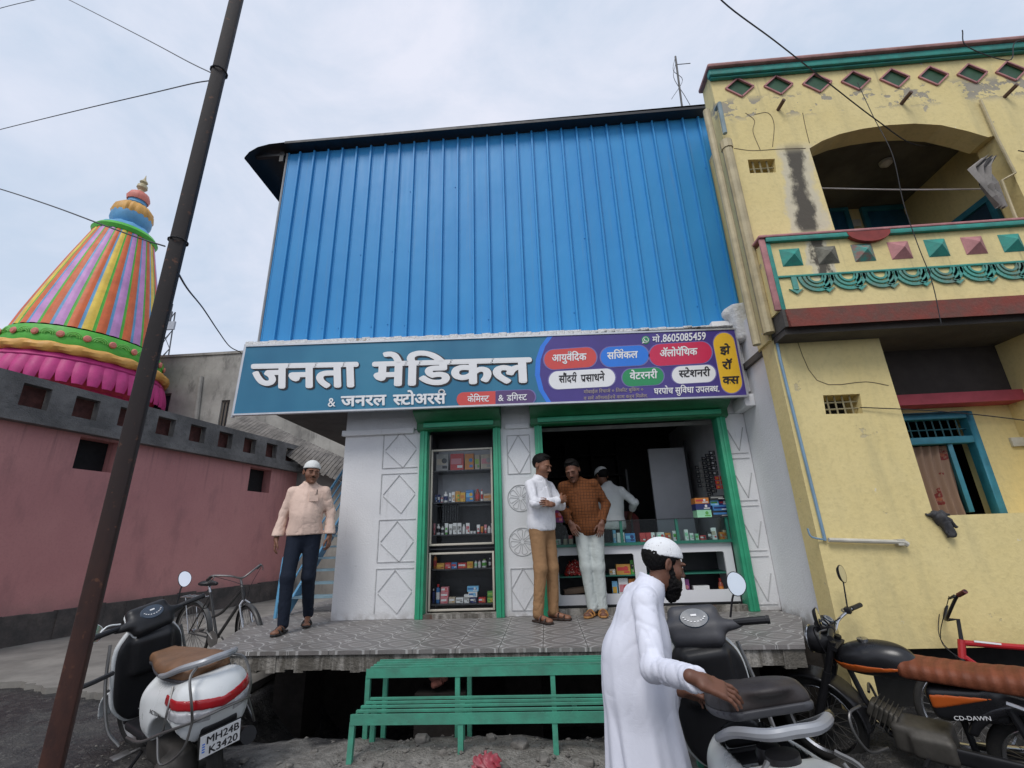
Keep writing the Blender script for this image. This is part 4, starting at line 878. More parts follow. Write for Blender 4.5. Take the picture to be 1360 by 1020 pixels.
for k in range(10):
    x = x0s+k*dxs; a_ = .1
    m_ = MB(True); m_.add([(x-a_, YB-.002, zst-a_), (x+a_, YB-.002, zst-a_), (x+a_, YB-.002, zst+a_), (x-a_, YB-.002, zst+a_), (x, YB-.07, zst)], [(0, 1, 4), (1, 2, 4), (2, 3, 4), (3, 0, 4)])
    m_.build('pyramid_stud', [TEALT, STW, STM, PINK, TEALT, PINK][k] if k < 6 else (TEALT, PINK)[k % 2], house, label=['teal pyramid stud', 'worn grey pyramid stud', 'peeling teal and red stud', 'pink pyramid stud', 'teal pyramid stud', 'pink pyramid stud'][k] if k < 6 else None)
xg0 = at(1052, 366, YB).x
GARL = M_('garland_teal', (.08, .36, .30), .75, var=.4, scale=5, bump=.3, col2=(.17, .22, .18))
for k in range(11):
    x = xg0+k*dxs*.86
    m_ = MB(True)
    for r_, t_ in ((.155, .03), (.11, .024), (.07, .02)):
        pts = arcpts((x+.21, YB-.008, zg-.014), r_, math.pi, 2*math.pi, 14)
        for a_, b_ in zip(pts, pts[1:]): m_.beam(a_, b_, t_, .024, up=(0, 1, 0))
    m_.beam((x, YB-.008, zg-.01), (x, YB-.008, zg-.15), .05, .024, up=(0, 1, 0)); m_.prism([(x-.07, YB-.02, zg-.14), (x, YB-.02, zg-.2), (x+.07, YB-.02, zg-.14), (x, YB-.02, zg-.165)], (0, .016, 0))
    m_.build('garland_relief', GARL, house)
# upper wall: arch, diamond openings, small vent
def archpts():
    a_ = [hp(*p) for p in ((1075, 197), (1092, 187), (1115, 178), (1145, 171), (1180, 166), (1215, 164), (1250, 166), (1285, 174), (1312, 182), (1322, 180))]
    return a_
ar = archpts(); zfl = zt1+.1
xl_b = H(1105, 310).x; xr_b = H(1355, 310).x
zp0, zp1 = H(1100, 95).z, 7.22
zc_ = at(1160, 88, YH-.1).z
diam = []
for k in range(9):
    px, py = 982+k*51.4, 117-k*3.1; c_ = H(px, py); r_ = .15
    diam.append([(c_.x-r_*1.12, c_.z), (c_.x, c_.z-r_), (c_.x+r_*1.12, c_.z), (c_.x, c_.z+r_)])
v2 = [hp(993, 212), hp(1029, 211), hp(1031, 229), hp(996, 230)]; v2 = [v2[3], v2[2], v2[1], v2[0]]
archhole = [(ar[0][0]+.02, zfl)]+[(ar[-1][0], zfl)]+list(reversed(ar))
ztop = H(1100, 83).z
m_ = MB(True); m_.plate([(XH-.03, zt0), (XE, zt0), (XE, ztop), (XH-.03, ztop)], [archhole, v2]+diam, .24, HM)
m_.prism([(x, y, zt0) for x, y in ((XH-.03, YH+.241), (XH+.2, YH+.241), (2.95, 5.42), (2.95, 10), (2.68, 10), (2.68, 5.42))], (0, 0, ztop-.02-zt0)); m_.build('upper_wall', YELW, house)
m_ = MB(True); m_.bb((XH-.06, YH-.08, ztop-.125), (XE, YH-.001, ztop-.036)); m_.bb((XH-.045, YH-.05, ztop-.15), (XE, YH-.002, ztop-.126)); m_.build('teal_cornice', TEALT, house, bevel=.03)
m_ = MB(True); m_.bb((XH-.08, YH-.12, ztop-.035), (XE, YH+.26, ztop+.02)); m_.build('pink_coping', M_('coping_pink', (.44, .23, .21), .8, var=.5, scale=5, bump=.3), house, bevel=.02)
for d_ in diam:
    m_ = MB(True); pts = [Vector((x, YH-.008, z)) for x, z in d_]
    for a_, b_ in zip(pts, pts[1:]+pts[:1]): m_.beam(a_, b_, .018, .02, up=(0, 1, 0))
    fr1 = m_.build('diamond_frame', PINK, house); m_ = MB(True); m_.prism([(x, YH+.012, z) for x, z in d_], (0, .02, 0)); m_.build('diamond_panel', M_('green_panel', (.03, .10, .045), .5, var=.4), fr1)
m_ = MB(True); xs_ = [p[0] for p in v2]; zs_ = [p[1] for p in v2]
for k in range(1, 4): x = min(xs_)+(max(xs_)-min(xs_))*k/4; m_.tube([(x, YH+.04, min(zs_)-.01), (x, YH+.04, max(zs_)+.01)], .01, 5)
m_.tube([(min(xs_)-.01, YH+.045, sum(zs_)/4), (max(xs_)+.01, YH+.045, sum(zs_)/4)], .01, 5)
vent = m_.build('vent_grille', M_('vent_bars', (.3, .26, .15), .8), house); m_ = MB(True); m_.bb((min(xs_)-.03, YH+.245, min(zs_)-.03), (max(xs_)+.03, YH+.25, max(zs_)+.03)); m_.build('vent_back', UNLIT, vent)
# balcony room
YBK = 6.1
m_ = MB(True); bz = lambda px, py: at(px, py, YBK)
m_.bb((XH+.21, YBK, zt0), (XE, YBK+.1, ztop-.5)); xs2 = ar[-1][0]+.25
m_.bb((xs2, YH+.25, zt0), (xs2+.1, YBK-.001, ztop-.5)); m_.bb((XH+.201, YH+.25, zt0), (XH+.25, YBK-.001, ztop-.5)); m_.build('balcony_wall', YEL, house)
m_ = MB(True); zce = max(p[1] for p in ar)+.12; m_.bb((XH+.21, YH+.245, zce), (XE, YBK-.002, zce+.1)); m_.bb((xl_b-.3, YH+.246, zfl-.12), (XE, YBK-.003, zfl-.02)); m_.build('balcony_ceiling', M_('ceiling_grey', (.16, .15, .12), .9, var=.5, scale=2), house)
m_ = MB(True); p = at(1160, 197, YH+.8); m_.lathe([(.02, zce-.1), (.07, zce-.06), (.075, zce-.02), (.02, zce-.001)], 14, (p.x, YH+.7, 0)); m_.build('ceiling_rose', M_('plate_white', (.6, .58, .5), .5), house)
for (xa, xb, yt) in ((1100, 1118, 284), (1148, 1213, 283)):
    a_, b_ = bz(xa, yt), bz(xb, yt); m_ = MB(True); t = .07
    m_.bb((a_.x-t, YBK-.06, zfl), (a_.x, YBK-.001, a_.z)); m_.bb((b_.x, YBK-.06, zfl), (b_.x+t, YBK-.001, a_.z)); m_.bb((a_.x-t, YBK-.061, a_.z), (b_.x+t, YBK-.002, a_.z+t)); d_ = m_.build('door_frame', WINB, house, bevel=.006)
    m_ = MB(True); m_.bb((a_.x, YBK-.03, zfl), (b_.x, YBK-.004, a_.z)); m_.bb((a_.x+.05, YBK-.04, zfl+.3), (b_.x-.05, YBK-.031, a_.z-.1)); m_.build('door', DOORB, d_, bevel=.005)
# side door of the balcony, open, on the right-hand wall
m_ = MB(True); ya, yb2 = YH+.55, YH+1.35; zdt = 5.25
m_.bb((xs2-.05, ya-.08, zfl), (xs2-.001, ya, zdt)); m_.bb((xs2-.05, yb2, zfl), (xs2-.001, yb2+.08, zdt)); m_.bb((xs2-.051, ya-.08, zdt), (xs2-.002, yb2+.08, zdt+.08)); d_ = m_.build('door_frame', WINB, house, bevel=.005)
m_ = MB(True); m_.bb((xs2-.02, ya, zfl), (xs2-.003, yb2, zdt)); m_.build('door', M_('door_dark', (.015, .05, .09), .6), d_)
m_ = MB(True); p = bz(1134, 298); m_.box((p.x, YBK-.02, p.z), (.16, .03, .12)); m_.build('switch_plate', MC['plate_white'], house, bevel=.004)
# pipes, spouts, rods, streak of damp
PIPEY = M_('pipe_cream', (.5, .42, .25), .6, var=.3, scale=6, bump=.2)
m_ = MB(True); a_, b_ = H(968, 190, YH-.08), H(1020, 425, YH-.08); xq = (a_.x+b_.x)/2-.02
m_.tube([(xq, YH-.07, a_.z), (xq, YH-.07, zt0+.05)], .055, 10); m_.tube([(xq, YH-.07, a_.z-.08), (xq, YH-.07, a_.z+.03)], .066, 10); m_.build('drain_pipe', PIPEY, house, smooth=True)
m_ = MB(True); a_ = H(963, 148); m_.tube([(xq-.0, YH-.02, a_.z+.02), (xq-.0, YH-.12, a_.z), (xq, YH-.1, H(966, 186).z)], .025, 8); m_.build('spout_pipe', M_('pipe_bluegrey', (.25, .33, .35), .6), house, smooth=True)
m_ = MB(True); m_.tube([(xq-.12, YH-.03, a_.z), (xq-.12, YH-.03, zt0-.05)], .04, 10); m_.build('drain_pipe', PIPEY, house, smooth=True)
BLP = M_('pipe_blue', (.2, .33, .45), .5, var=.2)
m_ = MB(True); m_.tube([(2.40, YH-.015, zt0+.1), (2.385, YH-.02, 3.2), (2.40, YH-.02, 2.2), (2.41, YH-.02, H(1097, 718).z)], .014, 6); m_.tube(spline([(2.41, YH-.02, 1.5), (2.3, YH-.03, 1.53), (2.28, YH-.03, 1.6)], 5), .008, 5); m_.build('blue_pipe', BLP, house, smooth=True)
m_ = MB(True); a_, b_ = H(1097, 717), H(1195, 720); m_.tube([(a_.x, YH-.04, a_.z), (b_.x, YH-.04, b_.z)], .018, 8); m_.box((b_.x-.02, YH-.03, b_.z), (.06, .05, .05)); m_.tube([(b_.x, YH-.04, b_.z), (b_.x+.03, YH-.04, b_.z-.02)], .024, 8); m_.build('pipe_stub', M_('pipe_white', (.6, .57, .48), .5), house, smooth=True)
for (px, py, l) in ((1197, 138, .14), (1334, 129, .14), (1033, 146, .12)):
    a_ = H(px, py); m_ = MB(True); m_.tube([(a_.x, YH+.02, a_.z), (a_.x+.02, YH-l, a_.z+.02)], .022, 7); m_.build('spout', M_('spout_brown', (.12, .07, .05), .7), house)
m_ = MB(True); pts = [H(1302, 133, YH-.03), H(1325, 185, YH-.03), H(1348, 230, YH-.03), H(1330, 240, YH-.03), H(1353, 300, YH-.03)]; m_.tube(pts, .016, 6); m_.build('conduit', PIPEY, house)
# damp streak: thin algae film bonded to the plaster, torn outline
q = Mat('algae', .85); n1 = q.noise(9, 6, .7); c = q.mix(n1.step(.38, .62), (.025, .021, .018), (.10, .08, .06)); q.col(c); q.bump(q.noise(40, 4), .5); ALG = q.m
q = Mat('limewash_patch', .85); n1 = q.noise(6, 6, .7); c = q.mix(n1.step(.4, .65), (.55, .50, .38), (.45, .40, .27)); q.col(c); q.bump(n1, .4); LIME = q.m
def film(name, pts, Y, mat):
    m = MB(True); L_, R_ = [], []
    for (pl_, pr_, py) in pts:
        a, b = at(pl_, py, Y), at(pr_, py, Y); j = lambda: rnd.uniform(-.015, .015); L_.append(Vector((a.x+j(), Y, a.z))); R_.append(Vector((b.x+j(), Y, a.z)))
    Ls, Rs = spline(L_, 6), spline(R_, 6)
    for i in range(len(Ls)): Ls[i].x += rnd.uniform(-.018, .018); Rs[i].x += rnd.uniform(-.018, .018)
    n = len(Ls); m.add(Ls+Rs, [(i, i+1, n+i+1, n+i) for i in range(n-1)]); return m.build(name, mat, house)
m_ = MB(True)
for pts in ([(990, 150), (1002, 160), (1000, 175), (1010, 200)], [(1002, 152), (1020, 150), (1028, 165), (1026, 195)], [(1066, 150), (1070, 170), (1075, 190)], [(975, 197), (1000, 200), (1035, 198), (1070, 197)], [(1050, 430), (1085, 505), (1150, 507), (1180, 512)]):
    m_ = MB(True); m_.tube(spline([H(x, y, YH-.001) for x, y in pts], 4), .004, 4); m_.build('plaster_crack', M_('crack_brown', (.16, .12, .07), .9), house)
# red half-round tile lying on the balcony rail, cloth hanging in the arch, rag on the sill
m_ = MB(True); c_ = at(1152, 312, YB-.02); m_.add([c_+Vector((.21*math.cos(t), -.03+.04*s, .03+.12*math.sin(t))) for s in (0, 1) for t in [math.pi+math.pi*i/10 for i in range(11)]], [(i, i+1, 12+i, 11+i) for i in range(10)]+[tuple(range(10, -1, -1)), tuple(range(11, 22))])
tag(m_.build('bowl', M_('bowl_red', (.3, .04, .03), .6, var=.4), None), 'red half round bowl hung on the balcony rail of the yellow house', 'bowl')
m_ = MB(True); pts = [(1314, 208), (1302, 222), (1312, 245), (1322, 262), (1330, 275)]; wd = [8, 14, 10, 12, 7]; rows = []
for (x, y), w_ in zip(pts, wd):
    rows.append([at(x+w_*(i/8-.5)*2, y, YH-.02)+Vector((0, .04*math.sin(i*2.2+y), 0)) for i in range(9)])
m_.add([p for r_ in rows for p in r_], [(j*9+i, j*9+i+1, (j+1)*9+i+1, (j+1)*9+i) for j in range(4) for i in range(8)]); tag(m_.build('cloth', M_('grey_cloth', (.32, .3, .28), .9, var=.4), None, smooth=True), 'faded grey cloth hanging at the right side of the balcony arch', 'cloth')
def rag(P): return un(.03, ell(P, (0, 0, 0), (.09, .03, .03)), cone(P, (0, -.01, -.02), (.04, -.02, -.16), .05, .03), cone(P, (.02, -.01, -.02), (.11, -.02, -.1), .035, .015))+.01*np.sin(90*P[:, 0]+30*P[:, 2])*np.sin(40*P[:, 2]+60*P[:, 1])+folds(P, .014, 2.2)
o = sdf_obj('rag', M_('rag_grey', (.06, .06, .065), .9, var=.4), None, [(rag, (-.16, -.14, -.24), (.2, .1, .08), .008)]); o.location = H(1246, 684, YH-.02); tag(o, 'dark grey rag drooping over the window sill of the yellow house', 'rag')
m_ = MB(True); m_.tube(spline([at(1090, 250, YH+.2), at(1200, 252, YH+.2), at(1322, 251, YH+.2)], 6), .008, 5); tag(m_.build('clothes_line', M_('line_grey', (.45, .42, .4), .5), None), 'thin clothes line stretched across the balcony arch', 'clothes line')
m_ = MB(True); m_.tube(spline([H(1142, 541, YH-.02), H(1230, 545, YH-.05), H(1300, 551, YH-.06), H(1375, 560, YH-.06)], 6), .005, 5); tag(m_.build('wire', BLACK, None), 'black wire from the lower vent past the curtained window', 'wire')
# antenna on the roof edge
m_ = MB(True); b0 = at(905, 150, 7.5); t0 = at(897, 75, 7.5); m_.tube([b0-Vector((0, 0, .6)), t0], .02, 6); m_.tube([t0+(b0-t0)*.15, t0+(b0-t0)*.15+Vector((.3, 0, 0))], .008, 4)
m_.tube(spline([t0, t0+Vector((-.1, 0, -.4)), t0+Vector((.05, 0, -.7)), t0+Vector((-.25, 0, -1.2))], 5), .006, 4); m_.tube(spline([t0+Vector((-.02, 0, -.2)), t0+Vector((-.12, 0, -.6)), t0+Vector((.02, 0, -1.1)), t0+Vector((.1, 0, -1.4))], 5), .006, 4); tag(m_.build('antenna', BLACK, None), 'thin antenna pole with loose wires on the yellow house roof edge', 'antenna')
# grey waste pipe elbow at the ledge end
m_ = MB(True); m_.tube(spline([Vector((2.62, 4.95, 3.85)), Vector((2.66, 4.93, 3.7)), Vector((2.62, 4.9, 3.58)), Vector((2.52, 4.9, 3.54))], 5), .05, 10); m_.tube([Vector((2.52, 4.9, 3.54)), Vector((2.46, 4.9, 3.53))], .062, 10)
tag(m_.build('waste_pipe', M_('pipe_grey', (.4, .4, .41), .5), None, smooth=True), 'grey plastic pipe elbow at the right end of the signboard ledge', 'pipe')

# ================================================================== LEFT SIDE: PINK WALL, TEMPLE, GREY BLOCK, TOWER
PA = atz(125, 838, .33); pd = Vector((ray(845, 711).x, ray(845, 711).y, 0)).normalized(); pn = Vector((pd.y, -pd.x, 0))
def wallpt(px, py, off=0.):              # pixel -> (s along the wall, z)
    d = ray(px, py); o_ = PA+pn*off; t = (o_-CAM).dot(pn)/d.dot(pn); p = CAM+d*t; return (p-PA).dot(pd), p.z
WMX = frameM((PA.x, PA.y, 0), pd, (0, 0, 1)); # local x along, y up; z = x cross y
S0, S1 = -7.5, 14.
zl_ = sum(wallpt(*p)[1] for p in ((149, 575), (274, 599), (60, 558)))/3; zpt = sum(wallpt(*p)[1] for p in ((157, 531), (274, 561), (40, 500)))/3
wh = []
for (xa, ya, xb, yb_) in ((108, 577, 148, 628), (333, 620, 357, 655)):
    s0, z1 = wallpt(xa, ya); s1, z0 = wallpt(xb, yb_); z1 = min(z1, zl_-.16); wh.append([(s0, z0), (s1, z0), (s1, z1), (s0, z1)])
q = Mat('pink_wall_paint', .8); n1 = q.noise(.6, 5, .6); n2 = q.noise(2.2, 6, .65, sc=(1, 1, .4), off=3); n3 = q.noise(30, 4)
c = q.mix(n1.step(.3, .7), (.47, .20, .19), (.54, .245, .225)); c = q.mix(n2.step(.5, .72)*.6, c, (.33, .15, .145)); dp = q.noise(4, 5, .6, sc=(3, 3, .2), off=14).step(.5, .75)*(q.z.step(zl_-1.7, zl_-.5)); c = q.mix(dp*.55, c, (.2, .10, .095)); c = q.mix((q.z*-1).step(-.8, -.2)*q.noise(3, 5, off=17).step(.35, .65)*.6, c, (.22, .15, .13)); c = q.mix(n3.step(.45, .75)*.2, c, (.3, .13, .12)); c = q.mix(q.noise(5, 6, .7, off=9).step(.7, .72)*.6, c, (.42, .36, .3)); q.col(c); q.bump((n3*.5)+n2, .3, .02); PWM = q.m
pw = thing('boundary_wall', 'long pink wall with grey pierced concrete parapet running back on the left', 'wall', (PA.x, PA.y, .33))
m_ = MB(True); m_.plate([(S0, .2), (S1, .2), (S1, zl_-.05), (S0, zl_-.05)], wh, .25, WMX); m_.build('wall', PWM, pw)
m_ = MB(True)
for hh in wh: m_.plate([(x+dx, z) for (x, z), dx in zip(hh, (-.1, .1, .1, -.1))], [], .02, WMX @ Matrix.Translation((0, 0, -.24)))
m_.build('opening_shade', UNLIT, pw)
q = Mat('parapet_concrete', .9); n1 = q.noise(1.5, 6, .65); n2 = q.noise(9, 5, .65, off=2); c = q.mix(n1.step(.35, .68), (.10, .095, .09), (.19, .18, .17)); c = q.mix(n2.step(.55, .75)*.6, c, (.05, .048, .045)); q.col(c); q.bump((n2*1)+q.noise(50, 4), .7, .02); PAR = q.m
ph = []; cs, cz = [], []
hs = [(25, 510, 71, 537), (99, 531, 137, 553), (213, 559, 240, 577), (257, 571, 281, 587), (294, 581, 314, 596), (328, 589, 344, 602), (356, 596, 370, 608), (381, 602, 391, 612)]
for (xa, ya, xb, yb_) in hs:
    s0, za = wallpt(xa, ya, .06); s1, zb_ = wallpt(xb, yb_, .06); cs.append((s0+s1)/2)
zh0, zh1 = zl_+.14, zpt-.13
stp = (cs[-1]-cs[0])/8; hw_ = .26*stp
k0 = int((S0-cs[0])/stp)
for k in range(k0+1, 16):
    c_ = cs[0]+k*stp+ (0 if k != 2 else 0)
    if S0+.4 < c_ < S1-.4: ph.append([(c_-hw_, zh0), (c_+hw_, zh0), (c_+hw_, zh1), (c_-hw_, zh1)])
m_ = MB(True); m_.plate([(S0, zl_), (S1, zl_), (S1, zpt), (S0, zpt)], ph, .14, WMX @ Matrix.Translation((0, 0, .06)))
m_.plate([(S0, zl_-.12), (S1, zl_-.12), (S1, zl_-.002), (S0, zl_-.002)], [], .3, WMX @ Matrix.Translation((0, 0, .16))); m_.build('parapet', PAR, pw)
m_ = MB(True)
m_.plate([(S0, zl_), (S1, zl_), (S1, zpt-.05), (S0, zpt-.05)], [], .04, WMX @ Matrix.Translation((0, 0, -.12))); m_.build('parapet_lining', M_('brick_red', (.13, .045, .035), .9, var=.5, scale=9, bump=.4), pw)
m_ = MB(True)
for i in range(60):
    sa, sb = S0+(S1-S0)*i/60, S0+(S1-S0)*(i+1)/60; h_ = wallpt(125, 803)[1]+rnd.uniform(-.02, .02); m_.plate([(sa, .1), (sb, .1), (sb, h_), (sa, h_)], [], .3, WMX @ Matrix.Translation((0, 0, .1+rnd.uniform(-.012, .012))))
m_.build('plinth', M_('plinth_dark', (.05, .045, .042), .9, var=.5, scale=3, bump=.7, bs=15, col2=(.11, .09, .08)), pw)
# temple spire
YT = 17.; tb = at(112, 500, YT); kx = 1.0
def tz(py, px=None): return at(px if px is not None else 185-(py-240)*.277, py, YT).z
sp_x = at(112, 500, YT).x
def trad(py, half): # half width in photo pixels -> metres at that height
    cx = 185-(py-240)*.277; a_, b_ = at(cx-half, py, YT), at(cx+half, py, YT); return (b_.x-a_.x)/2*.86
temple = thing('temple_spire', 'brightly striped conical temple spire with gold finial above the pink wall', 'temple', (sp_x, YT, tz(530)))
TC = dict(lil=(.58, .28, .58), ora=(.68, .14, .035), yel=(.8, .56, .07), grn=(.08, .45, .04), blu=(.12, .35, .6), pnk=(.6, .03, .12), rd=(.6, .03, .08), gold=(.68, .36, .08), mag=(.52, .035, .2), cor=(.65, .2, .15))
TM = {k: M_('temple_'+k, v, .55, var=.28, scale=2.2, bump=.25, bs=9) for k, v in TC.items()}
c0 = (sp_x, YT, 0)
prof = [(trad(444, 82), tz(444)), (trad(425, 76.5), tz(425)), (trad(405, 69.7), tz(405)), (trad(380, 61), tz(380)), (trad(350, 50), tz(350)), (trad(325, 40.2), tz(325)), (trad(309, 34), tz(309))]
ns = 40; seq = [('lil', 3), ('ora', 3), ('lil', 3), ('ora', 3), ('yel', 3), ('ora', 3)]
segs = []
while len(segs) < 144:
    for nm, n_ in seq:
        segs += [nm]*n_+['blu' if (len(segs)//4) % 2 else 'grn']
segs = segs[:144]; keys = list(TM); mats = [TM[k] for k in keys]
m_ = MB(True); N_ = 144; vs = []
pr2 = [Vector((r, 0, z)) for r, z in prof]
for (r, z) in prof:
    for j in range(N_):
        t = 2*math.pi*(j+12)/N_; bulge = .985 if segs[j] in ('grn', 'blu') or segs[j-1] in ('grn', 'blu') else 1.
        vs.append((sp_x+r*bulge*math.cos(t), YT+r*bulge*math.sin(t), z))
for i in range(len(prof)-1):
    for j in range(N_): m_.add([], []); m_.f.append((i*N_+j, i*N_+(j+1) % N_, (i+1)*N_+(j+1) % N_, (i+1)*N_+j)); m_.mi.append(keys.index(segs[j]))
m_.v = vs; m_.build('striped_cone', mats, temple, smooth=True, ang=60)
def lat(name, prof_, mat, n=40, wob=None): m = MB(True); m.lathe([(trad(py, hw), tz(py)) for hw, py in prof_], n, c0, wob=wob); return m.build(name, mat, temple, smooth=True, ang=40)
lat('green_band', [(88, 470), (91, 463), (87.5, 452), (84, 446)], TM['grn'])
m_ = MB(True); zr, rr = tz(472), trad(472, 97); N_ = 260; vs = []
for i in range(N_):
    t = 2*math.pi*i/N_
    for j in range(10):
        p = 2*math.pi*j/10; r2 = trad(472, 6)*(1+.12*math.sin(p*2+i*.55)); vs.append((sp_x+(rr+r2*math.cos(p))*math.cos(t), YT+(rr+r2*math.cos(p))*math.sin(t), zr+r2*math.sin(p)))
m_.add(vs, [(i*10+j, ((i+1) % N_)*10+j, ((i+1) % N_)*10+(j+1) % 10, i*10+(j+1) % 10) for i in range(N_) for j in range(10)]); m_.build('rope_moulding', TM['gold'], temple, smooth=True)
for k in range(22):
    t = 2*math.pi*k/22+.1; r_ = trad(455, 91); m_ = MB(True); m_.lathe([(.0, -.06), (.09, -.05), (.13, 0), (.09, .05), (0, .06)], 12, (sp_x+r_*math.cos(t), YT+r_*math.sin(t), tz(456)), Matrix.Rotation(t, 3, 'Z') @ Matrix.Rotation(rad(90), 3, 'Y')); m_.build('red_boss', TM['cor'], temple, smooth=True)
for k in range(22):
    m_ = MB(True); t = 2*math.pi*(k+.5)/22+.1; r_ = trad(456, 90)
    for rr_ in (.1, .17, .24): m_.tube([(sp_x+r_*math.cos(t+a/r_*1.), YT+r_*math.sin(t+a/r_), tz(457)+b) for a, b in [(rr_*math.cos(s), rr_*math.sin(s)*.8) for s in [math.pi*i/8 for i in range(9)]]], .018, 4)
    m_.build('scroll', M_('temple_lime', (.2, .55, .1), .5), temple)
lat('lilac_ring', [(96, 488), (100, 482), (95, 476)], TM['mag'])
def petals(name, half, pyt, pyb, out, mat, n, flip=1):
    m = MB(True)
    for k in range(n):
        t0 = 2*math.pi*k/n; w = 2*math.pi/n*.5
        def fn(u, v):
            a = t0+(u*2-1)*w*(1-.55*max(0, v-.55)**1.6*2); rr_ = trad(pyt, half)+out*math.sin(v*math.pi*.62)+.07*(1-(2*u-1)**2); return (sp_x+rr_*math.cos(a), YT+rr_*math.sin(a), tz(pyt)+(tz(pyb)-tz(pyt))*v)
        m.grid(fn, 5, 6)
    m.build(name, mat, temple, smooth=True)
petals('lotus_petals', 99, 484, 508, .16, TM['mag'], 44); petals('lotus_petals', 86, 505, 530, .14, TM['pnk'], 38)
lat('lotus_core', [(70, 545), (80, 520), (92, 505), (97, 484)], TM['rd']); lat('temple_base', [(86, 640), (86, 552), (92, 548), (92, 542), (86, 540)], TM['blu'])
lat('neck_ring', [(36, 313), (38, 309), (34, 305), (26, 303)], TM['grn']); lat('blue_lotus', [(32, 306), (27, 300), (20, 296), (15, 294)], TM['blu'], 30, lambda t, z: 1+.05*math.cos(10*t))
lat('rope_ring', [(14, 297), (17, 294), (14, 291)], TM['gold']); lat('kalash_cup', [(15, 301), (21, 296), (24, 290), (23.5, 284)], TM['blu'], 40, lambda t, z: 1+.02*math.cos(18*t)); lat('kalash', [(22, 288), (24.8, 283), (23, 276), (17, 271), (9, 269)], TM['gold'], 60, lambda t, z: 1-.09*abs(math.cos(9*t))**6)
lat('kalash_neck', [(9, 272), (12.5, 268), (10.5, 265), (12.5, 261)], TM['blu']); lat('upper_kalash', [(12, 264), (13.2, 260), (10.5, 255), (5, 252)], TM['cor'], 40, lambda t, z: 1+.06*abs(math.cos(7*t))); lat('finial', [(4, 252), (3.5, 250), (6.5, 247), (6, 244), (3, 242), (5, 240), (4, 238.5), (2, 237), (1, 234), (.2, 231)], M_('temple_cream', (.5, .42, .25), .5), 16)
temple.rotation_euler.y = rad(3.2); temple.location += Vector((-.34, 0, -.75)); temple.scale.z = 1.055
# grey concrete block behind
YG = 19.5
blk = thing('grey_building', 'bare weathered grey concrete building behind the pink wall and signboard', 'building', (at(300, 560, YG).x, YG, .3))
q = Mat('old_concrete', .9); n1 = q.noise(.5, 6, .65); n2 = q.noise(2.5, 6, .7, sc=(1, 1, .4), off=3); c = q.mix(n1.step(.35, .68), (.22, .21, .19), (.37, .355, .32)); c = q.mix(n2.step(.5, .7)*.7, c, (.12, .115, .105)); q.col(c); q.bump(n2, .5, .05); OC = q.m
gx0, gx1 = at(200, 520, YG).x, at(520, 540, YG).x; gz1 = at(258, 473, YG).z
GMX = FM.copy(); GMX[1][3] = YG
gh = []
for (xa, ya, xb, yb_) in ((191, 522, 228, 560), (287, 531, 306, 575)):
    a_, b_ = at(xa, yb_, YG), at(xb, ya, YG); gh.append([(max(a_.x, gx0+.1), a_.z), (b_.x, a_.z), (b_.x, b_.z), (max(a_.x, gx0+.1), b_.z)])
m_ = MB(True); m_.plate([(gx0, .3), (gx1, .3), (gx1, gz1), (gx0, gz1)], gh, .3, GMX); m_.bb((gx0, YG+.301, .3), (gx0+.3, YG+8, gz1)); m_.bb((gx0+.301, YG+.301, gz1-.5), (gx1, YG+8, gz1-.3)); m_.build('wall', OC, blk)
m_ = MB(True); a_ = at(250, 512, YG); m_.bb((gx0-.05, YG-.25, a_.z-.0), (gx0+.0-.001, YG+.2, a_.z+.15)); m_.tube([at(267, 500, YG-.08), at(260, 560, YG-.08)], .1, 8); m_.bb((gx0-.06, YG-.06, gz1), (gx1, YG+.35, gz1+.12)); m_.build('wall_pipe', OC, blk)
for hh in gh:
    m_ = MB(True); x0, x1, z0, z1 = hh[0][0], hh[1][0], hh[0][1], hh[2][1]; t = .09
    m_.bb((x0, YG+.08, z0), (x0+t, YG+.16, z1)); m_.bb((x1-t, YG+.08, z0), (x1, YG+.16, z1)); m_.bb((x0+t, YG+.08, z1-t), (x1-t, YG+.16, z1)); m_.bb(((x0+x1)/2-t/2, YG+.081, z0), ((x0+x1)/2+t/2, YG+.159, z1-t)); f_ = m_.build('window_frame', M_('old_wood', (.12, .1, .08), .8), blk)
    m_ = MB(True); m_.bb((x0+t, YG+.12, z0), (x1-t, YG+.125, z1-t)); m_.build('pane', M_('dark_glass', (.03, .04, .05), .15), f_)
# low tiled lean-to between the wall's end and the shop
YL = 12.5
lt_ = thing('lean_to_shed', 'old lean-to with broken tile edge at the far end of the pink wall', 'shed', (at(400, 600, YL).x, YL, .3))
a_, b_ = at(312, 560, YL), at(455, 625, YL); c2_, d2_ = at(306, 569, YL), at(450, 640, YL)
m_ = MB(True); n_ = 34
for i in range(n_):
    p0, p1 = a_.lerp(b_, i/n_), a_.lerp(b_, (i+.86)/n_); q0, q1 = c2_.lerp(d2_, i/n_), c2_.lerp(d2_, (i+.86)/n_); j = rnd.uniform(-.06, .06)
    m_.prism([q0+Vector((0, -.25+j, j*.5)), q1+Vector((0, -.25+j, j*.5)), p1, p0], (0, .5, .35))
m_.build('tile_edge', M_('old_tile', (.2, .18, .16), .9, var=.6, scale=3, bump=.4), lt_)
m_ = MB(True); m_.prism([c2_+Vector((.1, .3, 0)), d2_+Vector((0, .3, 0)), Vector((d2_.x, d2_.y+.3, .3)), Vector((c2_.x+.1, c2_.y+.3, .3))], (0, .2, 0)); m_.build('wall', OC, lt_)
